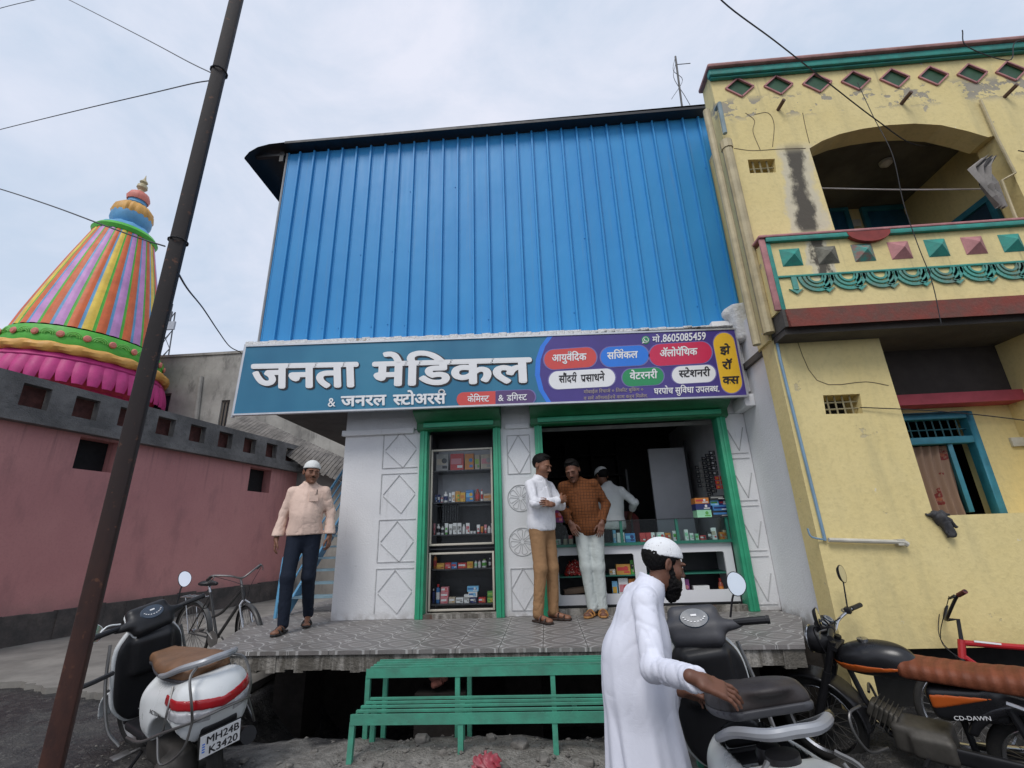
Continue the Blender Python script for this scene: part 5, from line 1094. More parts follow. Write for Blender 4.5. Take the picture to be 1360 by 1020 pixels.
# telecom tower far behind
YTW = 60.; tp0, tp1 = at(196, 470, YTW), at(232, 410, YTW)
tw = thing('telecom_tower', 'far lattice telecom mast with antenna panels behind the grey building', 'mast', (at(215, 520, YTW).x, YTW, .3))
tx = at(216, 440, YTW).x; zt_ = at(226, 412, YTW).z
STEEL = M_('far_steel', (.12, .125, .14), .6)
m_ = MB(True)
for sx in (-1, 1):
    for sy in (-1, 1): m_.tube([(tx+sx*1.9, YTW+sy*1.9, .3), (tx+sx*.7, YTW+sy*.7, zt_)], .1, 5)
for k in range(12):
    z0, z1 = .3+(zt_-.3)*k/12, .3+(zt_-.3)*(k+1)/12; w0, w1 = 1.9-1.2*k/12, 1.9-1.2*(k+1)/12
    for sy in (-1, 1):
        for sx in (-1, 1): m_.tube([(tx+sx*w0, YTW+sy*w0, z0), (tx-sx*w1, YTW+sy*w1, z1)], .05, 4); m_.tube([(tx+sx*w0, YTW-w0, z0), (tx+sx*w1, YTW+w1, z1)], .05, 4)
    m_.tube([(tx-w1, YTW-w1, z1), (tx+w1, YTW-w1, z1)], .05, 4)
m_.build('lattice', STEEL, tw)
for (dx, dz, w_, h_) in ((1.2, -.8, .35, 1.8), (1.6, -1.6, .35, 1.6), (-1.1, -1., .3, 1.8), (2., -3.2, 1.3, 1.3), (1.4, -.2, .3, 1.4), (-.2, .3, .12, 2.6), (.5, .5, .12, 2.2), (-1.3, -3.3, .5, 1.)):
    m_ = MB(True); m_.box((tx+dx, YTW-1, zt_+dz), (w_, .3, h_)); m_.tube([(tx+dx, YTW-1, zt_+dz), (tx, YTW, zt_+dz)], .06, 4); m_.build('antenna_panel', M_('far_panel', (.4, .42, .46), .6) if w_ > .4 else STEEL, tw)

# ================================================================== POLE AND WIRES
YP = 2.1
q = Mat('rusty_pole', .75); n1 = q.noise(7, 6, .65, sc=(1, 1, .4)); up_ = ((q.z*1)+(n1*1.2)).step(1.2, 3.4); c = q.mix(up_, q.mix(n1.step(.4, .65), (.04, .016, .013), (.085, .03, .019)), (.014, .010, .010)); c = q.mix(q.noise(30, 4).step(.6, .75)*.5, c, (.2, .08, .04)); q.col(c); q.bump(n1, .35, .01); RUST = q.m
pb_, pt_ = at(121, 800, YP), at(314, 0, YP); dirp = (pt_-pb_)/(pt_.z-pb_.z); gb = pb_+dirp*(-.1-pb_.z)
pole = thing('utility_pole', 'leaning rust brown square steel pole at the near left with wires tied on', 'pole', tuple(gb))
m_ = MB(True); m_.beam(gb, pb_+dirp*(7.5-pb_.z), .074, .064, up=(.55, -1, 0)); m_.build('shaft', RUST, pole, bevel=.012)
zc = at(281, 97, YP).z; pc = pb_+dirp*(zc-pb_.z)
m_ = MB(True); m_.tube([pc+Vector((.047*math.cos(t), .047*math.sin(t), 0)) for t in [2*math.pi*i/12 for i in range(12)]], .006, 5, close=True); z2 = at(222, 322, YP).z; pc2 = pb_+dirp*(z2-pb_.z); m_.tube([pc2+Vector((.047*math.cos(t), .047*math.sin(t), 0)) for t in [2*math.pi*i/12 for i in range(12)]], .005, 5, close=True); m_.build('wire_tie', BLACK, pole)
def wire(pts, r, lab): m = MB(True); m.tube(spline([at(*p) for p in pts], 8), r, 5); tag(m.build('wire', BLACK, None), lab, 'wire', None)
wire([(-60, 30, 3.5), (0, 11, 3.4), (45, 0, 3.3), (110, -15, 3.2)], .0035, 'faint wire crossing the extreme top left corner of the sky')
wire([(40, -25, 3.2), (92, 0, 3.), (190, 50, 2.6), (250, 82, 2.3), (281, 97, YP)], .004, 'overhead wire sloping down to the pole from the top edge')
wire([(-60, 188, 4.), (0, 172, 3.6), (110, 145, 2.9), (200, 124, 2.5), (255, 111, 2.2), (279, 107, YP)], .004, 'overhead wire sloping up to the pole from the left edge')
wire([(-60, 235, 2.7), (0, 251, 2.6), (70, 274, 2.4), (140, 300, 2.2), (190, 318, 2.1), (219, 327, 2.05)], .0045, 'sagging wire passing in front of the temple finial to the pole')
wire([(236, 362, 2.1), (250, 385, 2.6), (270, 410, 3.4), (290, 440, 4.2), (305, 460, 4.8), (320, 468, 5.05)], .006, 'curving wire from the pole to the signboard corner')
wire([(930, -40, 2.6), (960, 2, 2.7), (1030, 55, 3.1), (1100, 110, 3.6), (1165, 160, 4.1), (1215, 192, 4.5), (1260, 190, 5.)], .006, 'overhead wire descending from the top edge into the balcony arch')
wire([(1139, 110, 4.35), (1160, 155, 4.2), (1185, 205, 4.05), (1200, 270, 4.), (1219, 325, 3.97), (1238, 375, 3.96), (1250, 430, 3.93)], .004, 'thin wire dangling over the balcony front of the yellow house')
wire([(1278, 40, 4.2), (1285, 62, 4.25), (1340, 80, 4.28), (1350, 55, 4.27), (1400, 52, 4.27)], .006, 'brown cable looped over the coping of the yellow house')
wire([(1352, 200, 4.38), (1375, 204, 4.36)], .006, 'short wire on the yellow wall at the right edge')
wire([(0, 568, 6.5), (30, 578, 6.8), (75, 585, 7.3)], .004, 'thin wire lying against the pink wall at the left edge')

# ================================================================== STEPS AND STAIR
SGREEN = M_('step_green', (.06, .31, .205), .55, var=.35, scale=6, bump=.2, col2=(.06, .2, .14))
st_ = thing('metal_steps', 'green slatted metal steps in two tiers in front of the tiled platform', 'steps', (-.3, 3.5, .35))
Yu0, Yu1, Yl0, Yl1 = 3.66, 3.93, 3.28, 3.6
zu = at(608, 888, Yu0).z; zlw = at(601, 949, Yl0).z
xu0, xl0 = at(488, 888, Yu0).x, at(467, 949, Yl0).x; xu1, xl1 = at(893, 886, Yu0).x, at(925, 943, Yl0).x
for (nm, y0, y1, z, x0, x1) in (('upper_tread', Yu0, Yu1, zu, xu0, xu1), ('lower_tread', Yl0, Yl1, zlw, xl0, xl1)):
    m_ = MB(True); n_ = 5
    for k in range(n_):
        y = y0+(y1-y0)*k/(n_-1); m_.beam((x0, y, z), (x1, y, z+.004*(k == 2)), .022, .012)
    m_.bb((x0, y0-.02, z-.045), (x1, y0-.0145, z+.012)); 
    for x in [x0+.01, x0+(x1-x0)*.33, x0+(x1-x0)*.66, x1-.01]: m_.beam((x, y0-.005, z-.02), (x, y1+.01, z-.02), .03, .014)
    m_.build(nm, SGREEN, st_)
xm1, xm2 = at(608, 900, Yu0).x, at(734, 900, Yu0).x
for (x, y, zt__, yb_) in ((xl0+.012, Yl0, zlw, Yl0-.02), (at(612, 965, Yl0).x, Yl0, zlw, Yl0), (at(737, 965, Yl0).x, Yl0, zlw, Yl0), (xl1-.02, Yl0, zlw, Yl0), (xl0+.03, Yl1, zlw, Yl1), (at(614, 960, Yl1).x, Yl1, zlw, Yl1), (xu0+.012, Yu0, zu, Yu0), (xm1, Yu0, zu, Yu0), (xm2, Yu0, zu, Yu0), (xu1-.02, Yu0, zu, Yu0), (xu0+.05, Yu1, zu, Yu1), (xm1+.04, Yu1, zu, Yu1)):
    m_ = MB(True); zb_ = gz(x, yb_)-.05 if y < 3.7 else .15
    m_.beam((x, y, zt__-.03), (x, yb_, zb_), .032, .03, up=(0, 1, 0)); m_.build('leg', SGREEN, st_)
BLUEP = M_('rail_blue', (.12, .36, .58), .45, var=.2, bump=.1)
sr = thing('stair_rail', 'light blue metal handrail of the side stair left of the shop', 'railing', (-3.3, 5.8, ZP))
XR_ = at(376, 742, 5.85).x
p0 = at(366, 815, 5.8); p1 = at(377, 742, 5.85); p2 = atx(458, 622, XR_)
m_ = MB(True); m_.tube([(p0.x, p0.y, ZP-.05), p1, p2], .022, 7); m_.build('top_rail', BLUEP, sr)
for k in (1, 2, 3):
    m_ = MB(True); dz = Vector((0, 0, -.17*k)); m_.tube([p1+dz, p2+dz], .013, 6); m_.build('lower_rail', BLUEP, sr)
for f in (.35, .7):
    m_ = MB(True); pp = p1.lerp(p2, f); m_.tube([pp, pp-Vector((0, 0, .9))], .015, 6); m_.build('baluster', BLUEP, sr)
sta = thing('side_stair', 'pale blue metal stair rising behind the walking man', 'stair', (-2.9, 6, ZP))
dY = (p2.y-p1.y); dZ = (p2.z-p1.z)
for k in range(8):
    f = k/9; y = 6.1+dY*f; z = ZP+.17+dZ*f; m_ = MB(True); m_.bb((XR_+.04, y, z), (-2.47, y+.22, z+.025)); m_.build('tread', M_('tread_blue', (.25, .38, .45), .55, var=.3), sta)
m_ = MB(True); m_.beam((XR_+.02, 6.0, ZP), (XR_+.02, 6.0+dY, ZP+dZ), .03, .12); m_.beam((-2.46, 6.0, ZP), (-2.46, 6.0+dY, ZP+dZ), .03, .12); m_.build('stringer', BLUEP, sta)
m_ = MB(True); m_.tube(spline([at(98, 916, 2.9), at(120, 908, 2.97), at(150, 894, 3.1)], 4), .014, 7); tag(m_.build('rod', BLACK, None), 'thin black rod reaching from behind the rusty pole to the white scooter', 'rod')
# loose things on the ground
def rock(s, seed, fl=1.):
    r_ = random.Random(seed); cs_ = [((r_.uniform(-.4, .4)*s, r_.uniform(-.4, .4)*s, r_.uniform(-.2, .2)*s), r_.uniform(.35, .6)*s) for _ in range(4)]
    return lambda P: un(s*.12, *[rbox(P, c_, (q_, q_*.8, q_*.6*fl), q_*.2, (c_[0]*9, c_[1]*8, seed)) for c_, q_ in cs_])+folds(P, s*.03, .25/s, seed)
ROCK = M_('rubble_grey', (.2, .185, .165), .95, var=.5, scale=9, bump=.7, bs=35)
spots = [(at(560, 965, 3.45), .075), (at(690, 962, 3.4), .07), (at(652, 958, 3.5), .05), (at(545, 985, 3.15), .06), (at(700, 975, 3.1), .04), (at(720, 968, 3.2), .05), (at(778, 975, 3.2), .05), (at(590, 975, 3.3), .05), (at(505, 985, 3.2), .045), (at(640, 1005, 2.9), .03), (at(575, 1000, 3.), .035), (at(120, 950, 3.), .06), (at(140, 958, 3.), .08), (at(110, 935, 3.1), .07), (at(330, 975, 3.3), .035), (at(385, 985, 3.2), .04), (at(420, 970, 3.4), .03), (at(340, 1005, 2.9), .03)]
rl = ['under the upper step', 'right of the crumpled red wrapper', 'between the step legs', 'at the foot of the left step leg', 'in front of the red wrapper', 'beside the red wrapper', 'by the right step leg', 'under the lower step', 'left of the step legs', 'lowest in the middle of the ground', 'on the ground before the steps', 'below the rusty pole', 'at the lane edge by the white scooter', 'highest at the broken lane edge', 'on the road right of the white scooter', 'on the dark road between scooter and steps', 'on the road left of the steps', 'on the road near the bottom edge right of the scooter']
for i, ((p, s), lab) in enumerate(zip(spots, rl)):
    o = sdf_obj('stone', ROCK, None, [(rock(s, i), (-1.4*s,)*3, (1.4*s,)*3, s/9)]); o.location = (p.x, p.y, gz(p.x, p.y)+s*.12); tag(o, f'{"small " if s < .05 else ""}grey rubble stone {lab}', 'stone', 'rubble stones on the ground')
p = at(582, 905, 4.05); o = sdf_obj('brick', M_('brick_pink', (.32, .12, .09), .9, var=.4, scale=12, bump=.5), None, [(rock(.13, 44, .9), (-.2,)*3, (.2,)*3, .012)]); o.location = (p.x, 4.2, p.z-.03); tag(o, 'broken pinkish brick in the dark gap behind the upper step', 'brick')
o.location.z = p.z-.02
m_ = MB(True); m_.bb((o.location.x-.2, 4.12, -.3), (o.location.x+.2, 4.4, o.location.z-.08)); tag(m_.build('footing_block', M_('footing_brick_shaded', (.03, .024, .02), .9), None), 'dark block in the gap under the platform carrying the brick', 'block')
def crump(P): return ell(P, (0, 0, 0), (.075, .05, .045))+.016*np.sin(75*P[:, 0]+4*np.sin(50*P[:, 2]))*np.sin(70*P[:, 1]+3*np.sin(60*P[:, 0]+40*P[:, 2]))
p = at(646, 984, 3.1); o = sdf_obj('wrapper', M_('wrapper_red', (.33, .03, .05), .45, var=.4, scale=25, col2=(.3, .1, .11)), None, [(crump, (-.11, -.09, -.08), (.11, .09, .08), .006)]); o.location = (p.x, p.y, gz(p.x, p.y)+.05); tag(o, 'crumpled red wrapper on the ground below the steps', 'litter')
o = sdf_obj('plastic_bag', M_('bag_white', (.6, .6, .6), .4), None, [(crump, (-.11, -.09, -.08), (.11, .09, .08), .007)]); p = at(294, 790, 6.5); o.location = (PA+pd*4.5+pn*.25); o.location.z = wallpt(125, 803)[1]+.02; o.scale = (1.4, 1.2, .8); tag(o, 'white plastic bag on the dark plinth of the pink wall', 'plastic bag')
# ================================================================== PEOPLE
def skin(name, c): return M_(name, c, .55, var=.18, scale=14, bump=.06, bs=120)
HAIR = M_('hair_black', (.008, .007, .007), .55, var=.3, scale=60, bump=.5, bs=160, spec=.12)
EYEW = M_('eye_white', (.55, .52, .48), .3); EYED = M_('eye_dark', (.01, .008, .006), .15); LIPM = {}
def RotM(e): return np.array(Euler(e).to_matrix(), f32)
def head_parts(hc, rot, s=1., hs=.0045, stern=0.):
    """distance field of a head; local frame faces -y; hc = centre at eye height"""
    Rm = RotM(rot); hc_ = np.array(hc, f32)
    def loc(P): return ((P-hc_) @ Rm)/s
    def fn(P):
        Q = loc(P); ax = Q.copy(); ax[:, 0] = np.abs(ax[:, 0])
        d = ell(Q, (0, .018, .038), (.075, .096, .085)); d = smin(d, ell(Q, (0, -.03, -.025), (.063, .068, .082)), .03)
        d = smin(d, ell(Q, (0, -.05, -.085), (.042, .042, .035)), .03); d = smin(d, ell(ax, (.044, -.045, -.03), (.024, .032, .03)), .025)
        d = smin(d, ell(ax, (.03, -.086, .024), (.03, .014, .010)), .015)
        d = smax(d, -ell(ax, (.031, -.106, .003), (.019, .018, .012)), .012)
        d = smin(d, ell(ax, (.031, -.083, .001), (.015, .012, .009)), .004)
        d = smin(d, cone(Q, (0, -.092, .012), (0, -.116, -.026), .008, .0115), .014); d = smin(d, ell(ax, (.0125, -.104, -.032), (.009, .01, .008)), .008)
        d = smin(d, ell(Q, (0, -.094, -.058), (.023, .011, .0065)), .007); d = smin(d, ell(Q, (0, -.091, -.07), (.019, .011, .007)), .006); d = smax(d, -ell(Q, (0, -.108, -.0635), (.022, .008, .0016)), .003)
        d = smin(d, ell(Q, (0, -.088, -.1), (.02, .016, .015)), .015)
        e = ell(ax, (.079, .012, .0), (.009, .021, .033), (0, 0, -.3)); e = smax(e, -ell(ax, (.09, .006, .002), (.008, .011, .02)), .006); d = smin(d, e, .008)
        return d*s
    R = .17*s
    return fn, hc_-R, hc_+R, hs, loc
def hand_fn(w, d, n, s=1., curl=.5, mirror=1., spread=.0, curls=None):
    """w wrist, d towards the fingers, n out of the back of the hand; thumb on the side n x d * mirror"""
    w, d, n = (np.array(Vector(q).normalized() if i else q, f32) for i, q in enumerate((w, d, n))); n = n-d*float(n @ d); n /= np.linalg.norm(n); t = np.cross(n, d)*mirror
    L = [.072, .080, .075, .060]; offs = [.030, .010, -.010, -.029]; segs = []
    for i in range(4):
        c0 = (curls[i] if curls else curl); b = w+(d*(.088-.004*abs(i-1))+t*offs[i])*s; a = .18*c0; dirv = d*np.cos(a)-n*np.sin(a)+t*spread*(1.5-i)
        for j, fr in enumerate((.45, .32, .25)):
            e = b+dirv*L[i]*fr*s; segs.append((b, e, (.0092-.0011*j-.0007*(i == 3))*s, (.0085-.0013*j-.0007*(i == 3))*s)); b = e; a += (.9, .8, 0)[j]*c0; dirv = d*np.cos(a)-n*np.sin(a)+t*spread*(1.5-i)
    th = []; b = w+(d*.028+t*.026-n*.004)*s
    for dv, l, r0, r1 in ((d*.75+t*.62-n*.25, .042, .013, .0105), (d*.92+t*.28-n*.28, .032, .0105, .0095), (d*.97+t*.05-n*.3, .026, .0095, .0075)):
        e = b+dv/np.linalg.norm(dv)*l*s; th.append((b, e, r0*s, r1*s)); b = e
    Rm = np.stack((t, d, n), 1)
    def fn(P):
        Q = (P-(w+d*.048*s)) @ Rm; q = np.abs(Q)-(np.array((.038, .046, .0125), f32)*s-.011*s)
        r = np.sqrt((np.maximum(q, 0)**2).sum(1))+np.minimum(q.max(1), 0)-.011*s
        r = smin(r, cone(P, w-d*.03*s, w+d*.012*s, .025*s, .026*s), .02*s)
        f = None
        for sg in segs:
            c = cone(P, *sg); f = c if f is None else smin(f, c, .003*s)
        r = smin(r, f, .008*s); g = None
        for sg in th:
            c = cone(P, *sg); g = c if g is None else smin(g, c, .005*s)
        return smin(r, g, .010*s)
    lo = w-.135*s; hi = w+.135*s; c = w+d*.075*s
    return fn, np.minimum(c-.13*s, w-.04), np.maximum(c+.13*s, w+.04)
def mk(name, mat, parent, fn, pts, pad, h, sm=2, label=None):
    pts = np.array(pts, f32); return sdf_obj(name, mat, parent, [(fn, pts.min(0)-pad, pts.max(0)+pad, h)], sm, label)
SIDES = (('a', -1.), ('b', 1.))
def person(label, loc, yaw, J, skin_m, shirt, trous, hem, h=.009, sleeve=1., wr=.004, hands=None, hair='short', hair_m=None, cap=None, beard=0, mous=True, belly=.135, collar=True, shoe=None, kurta=None, hand_h=.004, head_h=.0048, chestw=.18, shirt_ph=0., group=None, tail=.0):
    """local frame: the person faces -y, x to the viewer's right, feet at z = 0"""
    root = thing('person', label, 'person', loc, (0, 0, yaw), group)
    g = {k: Vector(v) for k, v in J.items() if k not in ('hrot', 'kpts')}
    hrot = J.get('hrot', (0, 0, 0)); hd, nk, ch, pv = g['head'], g['neck'], g['chest'], g['pelvis']
    nt_ = nk.lerp(hd, .45)
    hf, hlo, hhi, hh, hloc = head_parts(hd, hrot, 1., head_h)
    parts = [(lambda P: smin(hf(P), cone(P, nk-Vector((0, 0, .06)), hd+Vector((0, .02, -.05)), .052, .05), .025), np.minimum(hlo, np.array(nk)-.09), np.maximum(hhi, np.array(nk)+.08), hh)]
    for k, s in SIDES:
        hn = (hands or {}).get(k, {}); el, wr_ = g['el'+k], g['wr'+k]; d = Vector(hn.get('d', wr_-el)).normalized(); n = Vector(hn.get('n', (s, -.2, .1)))
        f_, lo_, hi_ = hand_fn(wr_, d, n, hn.get('s', .97), hn.get('curl', .55), hn.get('m', s), hn.get('spread', .02), hn.get('curls')); parts.append((f_, lo_, hi_, hand_h))
        fa = lambda P, el=el, wr_=wr_: cone(P, el, wr_, .034, .026); pp = np.array([el, wr_], f32); parts.append((fa, pp.min(0)-.05, pp.max(0)+.05, .008))
        if ('an'+k) in g and not kurta:
            an, to = g['an'+k], g['to'+k]
            def ff(P, an=an, to=to): return un(.02, cone(P, an+Vector((0, 0, .12)), an, .036, .034), cone(P, an+(an-to)*.25+Vector((0, 0, -.035)), to, .034, .022), ell(P, to, (.04, .03, .018)))
            pp = np.array([an, to, an+Vector((0, 0, .12))], f32); parts.append((ff, pp.min(0)-.07, pp.max(0)+.05, .007))
    # trunk and legs inside the clothes keep the body one figure
    def trunk(P):
        d = un(.05, ell(P, ch-Vector((0, 0, .03)), (.11, .07, .14)), ell(P, pv, (.12, .08, .14)), cone(P, ch, nk-Vector((0, 0, .03)), .045, .036))
        for k, s in SIDES:
            d = smin(d, cone(P, g['sh'+k], g['el'+k], .045, .036), .03)
            if not kurta: d = smin(d, cone(P, g['hp'+k], g['kn'+k], .06, .045), .03); d = smin(d, cone(P, g['kn'+k], g['an'+k], .045, .035), .02)
        return d
    pts = np.array([v for k, v in g.items() if k[:2] not in ('to', 'wr', 'he')], f32); parts.append((trunk, pts.min(0)-.16, pts.max(0)+.14, .018))
    sdf_obj('body', skin_m, root, parts, 2)
    # face
    Rm = Matrix.Translation(hd) @ Euler(hrot).to_matrix().to_4x4()
    m_ = MB()
    for s in (-1, 1):
        o_ = Vector((s*.031, -.0865, .002)); m_.lathe([(.0, -.006), (.0085, -.003), (.0095, 0), (.0085, .003), (0, .006)], 10, (0, 0, 0), None, 0); k = 50
        vs = m_.v[-k:]; m_.v[-k:] = [tuple(Rm @ (o_+Vector((v[0]*1.15, v[1]*.75, v[2]*.42)))) for v in vs]
        m_.lathe([(0, -.0042), (.0042, -.002), (.0045, 0), (.0042, .002), (0, .0042)], 8, mi=1); vs = m_.v[-40:]; m_.v[-40:] = [tuple(Rm @ (o_+Vector((v[0], v[1]*.6-.0075, v[2])))) for v in vs]
    m_.build('eyes', [EYEW, EYED], root, smooth=True)
    for s in (-1, 1): m_ = MB(); m_.tube([Rm @ Vector(p) for p in ((s*.013, -.1, .021), (s*.025, -.1, .027), (s*.038, -.093, .026), (s*.048, -.082, .02))], [.0022, .0028, .0026, .0014], 6); m_.build('eyebrow', hair_m or HAIR, root, smooth=True)
    hm = hair_m or HAIR
    def HL(fn): return lambda P: fn(hloc(P))
    if mous:
        def mf(Q): ax = Q.copy(); ax[:, 0] = np.abs(ax[:, 0]); return cone(ax, (.0, -.101, -.046), (.03, -.091, -.056), .0062, .003)+.0012*np.sin(700*Q[:, 0])
        c_ = np.array(hd, f32); sdf_obj('moustache', hm, root, [(HL(mf), c_-.13, c_+.13, .0035)], 1)
    if beard:
        def bf(Q):
            ax = Q.copy(); ax[:, 0] = np.abs(ax[:, 0])
            d = ell(Q, (0, -.055, -.085), (.058, .052, .05)); d = smin(d, cone(ax, (.066, -.008, -.01), (.05, -.05, -.085), .012, .024), .03); d = smin(d, ell(Q, (0, -.068, -.125), (.044, .034, .045)), .03); d = smin(d, cone(ax, (.0, -.1, -.048), (.04, -.07, -.07), .006, .012), .02)
            d = smax(d, -ell(Q, (0, -.115, -.062), (.02, .02, .008)), .008); d = np.maximum(d, Q[:, 2]-.0+(-.02))
            return d+.004*np.sin(160*Q[:, 0]+5*np.sin(60*Q[:, 2]))*np.sin(90*Q[:, 2]+120*Q[:, 1])+.0022*np.sin(420*Q[:, 0]+300*Q[:, 1])*np.sin(210*Q[:, 2])
        c_ = np.array(hd, f32); sdf_obj('beard', hm, root, [(HL(bf), c_-.24, c_+.14, .0045)], 1)
    if hair:
        def hf2(Q):
            d = np.abs(ell(Q, (0, .02, .04), (.077, .097, .087)))-(.0095*np.clip((Q[:, 1]+.095)/.07, .18, 1) if not cap else .006)
            if not cap: d = smin(d, ell(Q, (0, -.012, .115), (.058, .06, .02)), .02)
            front = np.maximum(-(Q[:, 1]+.062-.5*np.maximum(Q[:, 2]-.085, 0)*2), 0)
            d = np.maximum(d, -(Q[:, 1]+.055+1.1*(Q[:, 2]-.075)*1.0)) if not cap else np.maximum(d, Q[:, 2]-.05)
            d = np.maximum(d, -(Q[:, 2]+.045+.35*Q[:, 1])); d = np.maximum(d, np.where((np.abs(Q[:, 0]) > .045) & (Q[:, 1] < .03), -(Q[:, 2]+.022+.3*Q[:, 1]), -1)); d = np.maximum(d, np.where(Q[:, 1] < -.03, .035-Q[:, 2]+.02*(Q[:, 1] < -.05), -1)) if cap else d
            return d+.0022*np.sin(230*Q[:, 0]+4*np.sin(80*Q[:, 1]))*np.sin(150*Q[:, 2]+170*Q[:, 1])
        c_ = np.array(hd, f32); sdf_obj('hair', hm, root, [(HL(hf2), c_-.15, c_+.16, .0045)], 1)
    if cap is not None:
        def cf(Q):
            tilt = Q[:, 2]-.3*(Q[:, 1]-.0)*-.0
            d = np.maximum(ell(Q, (0, .012, .05), (.085, .104, .086)), .045-(Q[:, 2]+.12*Q[:, 1])); b = np.maximum(np.maximum(ell(Q, (0, .012, .04), (.0875, .1065, .11)), .040-(Q[:, 2]+.12*Q[:, 1])), (Q[:, 2]+.12*Q[:, 1])-.062)
            return np.minimum(d, b)
        c_ = np.array(hd, f32); sdf_obj('cap', cap, root, [(HL(cf), c_-.13, c_+.17, .0045)], 1)
    # shirt
    hz = hem
    def upper(P):
        mid = ch.lerp(pv, .5)
        d = un(.07, ell(P, ch-Vector((0, 0, .015)), (chestw, .118, .165)), ell(P, mid+Vector((0, -.012, 0)), (chestw*.92, belly, .16)), ell(P, pv, (.17, .125, .15)))
        d = smin(d, cone(P, ch, nk-Vector((0, 0, .02)), .1, .058), .05)
        d = smin(d, cone(P, g['sha'], nk-Vector((0, 0, .035)), .05, .05), .06); d = smin(d, cone(P, g['shb'], nk-Vector((0, 0, .035)), .05, .05), .06)
        for k, s in SIDES:
            sh, el, w_ = g['sh'+k], g['el'+k], g['wr'+k]; we = el.lerp(w_, (.99 if kurta else .94)*sleeve) if sleeve > .3 else None
            aw = 1.03 if kurta else 1.; arm = cone(P, sh, el, .06*aw, .051*aw)
            if we is not None: arm = smin(arm, cone(P, el, w_, .052*aw, .043*aw), .02); arm = smin(arm, cone(P, el.lerp(w_, .86), w_, .044*aw, .044*aw), .006); fd = np.array((w_-el).normalized(), f32); arm = smax(arm, (P-np.array(we, f32)) @ fd, .008)
            d = smin(d, arm+folds(P, wr*1.1, 1.4, shirt_ph+s), .03)
        d = d+folds(P, wr, 1., shirt_ph)
        if not kurta: d = d-.016*np.clip((hz+.17-P[:, 2])/.17, 0, 1)
        if not kurta: d = d-.004*np.clip((.02-np.abs(P[:, 0]-(pv.x+(nk.x-pv.x)*np.clip((P[:, 2]-pv.z)/(nk.z-pv.z), 0, 1))))/.006, 0, 1)*(P[:, 1] < 0)
        if tail: d = np.minimum(d, np.maximum(cone(P, pv, pv-Vector((0, 0, tail)), .16, .15, (1, .8, 1)), -P[:, 2]+hz-tail*.0-.0))
        d = np.maximum(d, hz+.006*np.sin(8*P[:, 0])+.012*np.abs(P[:, 0]-pv.x)-P[:, 2]) if not kurta else d
        return np.maximum(d, -cone(P, nk+Vector((0, 0, .0)), hd, .048, .056))
    col = None
    def shirt_fn(P):
        d = upper(P)
        if kurta: d = smin(d, kurta(P, g), .09)
        if collar:
            cc = nk+Vector((0, 0, .004)); ax_ = np.array(((hd-nk).normalized()*.45+Vector((0, 0, .55))).normalized(), f32); Q = P-np.array(cc, f32); hgt = Q @ ax_; rr = np.sqrt(np.maximum((Q*Q).sum(1)-hgt**2, 0)); front = np.clip(-Q[:, 1]/.06, -1, 1)
            c_ = np.sqrt((rr-.061-.012*front-.25*np.minimum(hgt, 0)*-1)**2+(np.maximum(np.abs(hgt-.0+.012*front)-.016, 0))**2)-.006
            d = np.minimum(d, c_)
        return d
    pts = [g[k] for k in g if k[:2] in ('sh', 'el', 'wr')]+[nk, ch, pv, Vector((pv.x, pv.y, hz))]+(J['kpts'] if 'kpts' in J else [])
    mk('kurta' if kurta else 'shirt', shirt, root, shirt_fn, pts, .2, h)
    if trous is not None:
        def tr(P):
            d = ell(P, pv+Vector((0, 0, -.02)), (.15, .11, .16))
            for k, s in SIDES:
                hp_, kn, an = g['hp'+k], g['kn'+k], g['an'+k]
                l_ = smin(cone(P, hp_, kn, .088, .068), cone(P, kn, an, .066, .055), .03); l_ = l_+folds(P, wr*.9*np.clip((an.z+.5-P[:, 2])*2+.35, .35, 1.3), 1.25, s)
                d = smin(d, np.maximum(l_, an.z-.045-P[:, 2]), .035)
            return np.maximum(d+folds(P, wr*.4, 1., 2.), P[:, 2]-(pv.z+.07))
        pts = [g[k] for k in g if k[:2] in ('hp', 'kn', 'an')]+[pv]
        mk('trousers', trous, root, tr, pts, .17, h)
        for k, s in SIDES:
            an, to = g['an'+k], g['to'+k]; hl = an+(an-to)*.42; d_ = Vector((to.x-an.x, to.y-an.y, 0)).normalized(); sd = Vector((-d_.y, d_.x, 0)); z0 = min(to.z, an.z-.06)-.02
            m_ = MB(); a_ = Vector((hl.x, hl.y, z0)); b_ = Vector((to.x, to.y, z0))+d_*.035
            ol = [a_+sd*.032, a_+d_*.08+sd*.033, b_-d_*.05+sd*.046, b_+sd*.025, b_-sd*.025, b_-d_*.05-sd*.046, a_+d_*.08-sd*.033, a_-sd*.032]
            m_.prism(ol, (0, 0, .02)); sh_ = m_.build('sandal' if shoe[1] else 'shoe', shoe[0], root, bevel=.006)
            m_ = MB()
            for f, hh_ in (((.75, .032), (.5, .05)) if shoe[1] else ()):
                c_ = a_.lerp(b_, f); m_.tube(arcpts(c_+Vector((0, 0, .012)), .046, 0, math.pi, 10, sd, (0, 0, hh_/.046)), .009, 6)
            if shoe[1]: m_.build('strap', shoe[0], sh_, smooth=True)
            else: sdf_obj('upper', shoe[0], sh_, [((lambda P, a_=a_, b_=b_, d_=d_: np.maximum(un(.03, cone(P, a_+d_*.05+Vector((0, 0, .05)), a_+d_*.04+Vector((0, 0, .02)), .04, .042), cone(P, a_+d_*.08+Vector((0, 0, .035)), b_-d_*.05+Vector((0, 0, .015)), .045, .036)), z0-P[:, 2])), np.minimum(a_, b_)-.08, np.maximum(a_, b_)+.12, .007)])
    return root
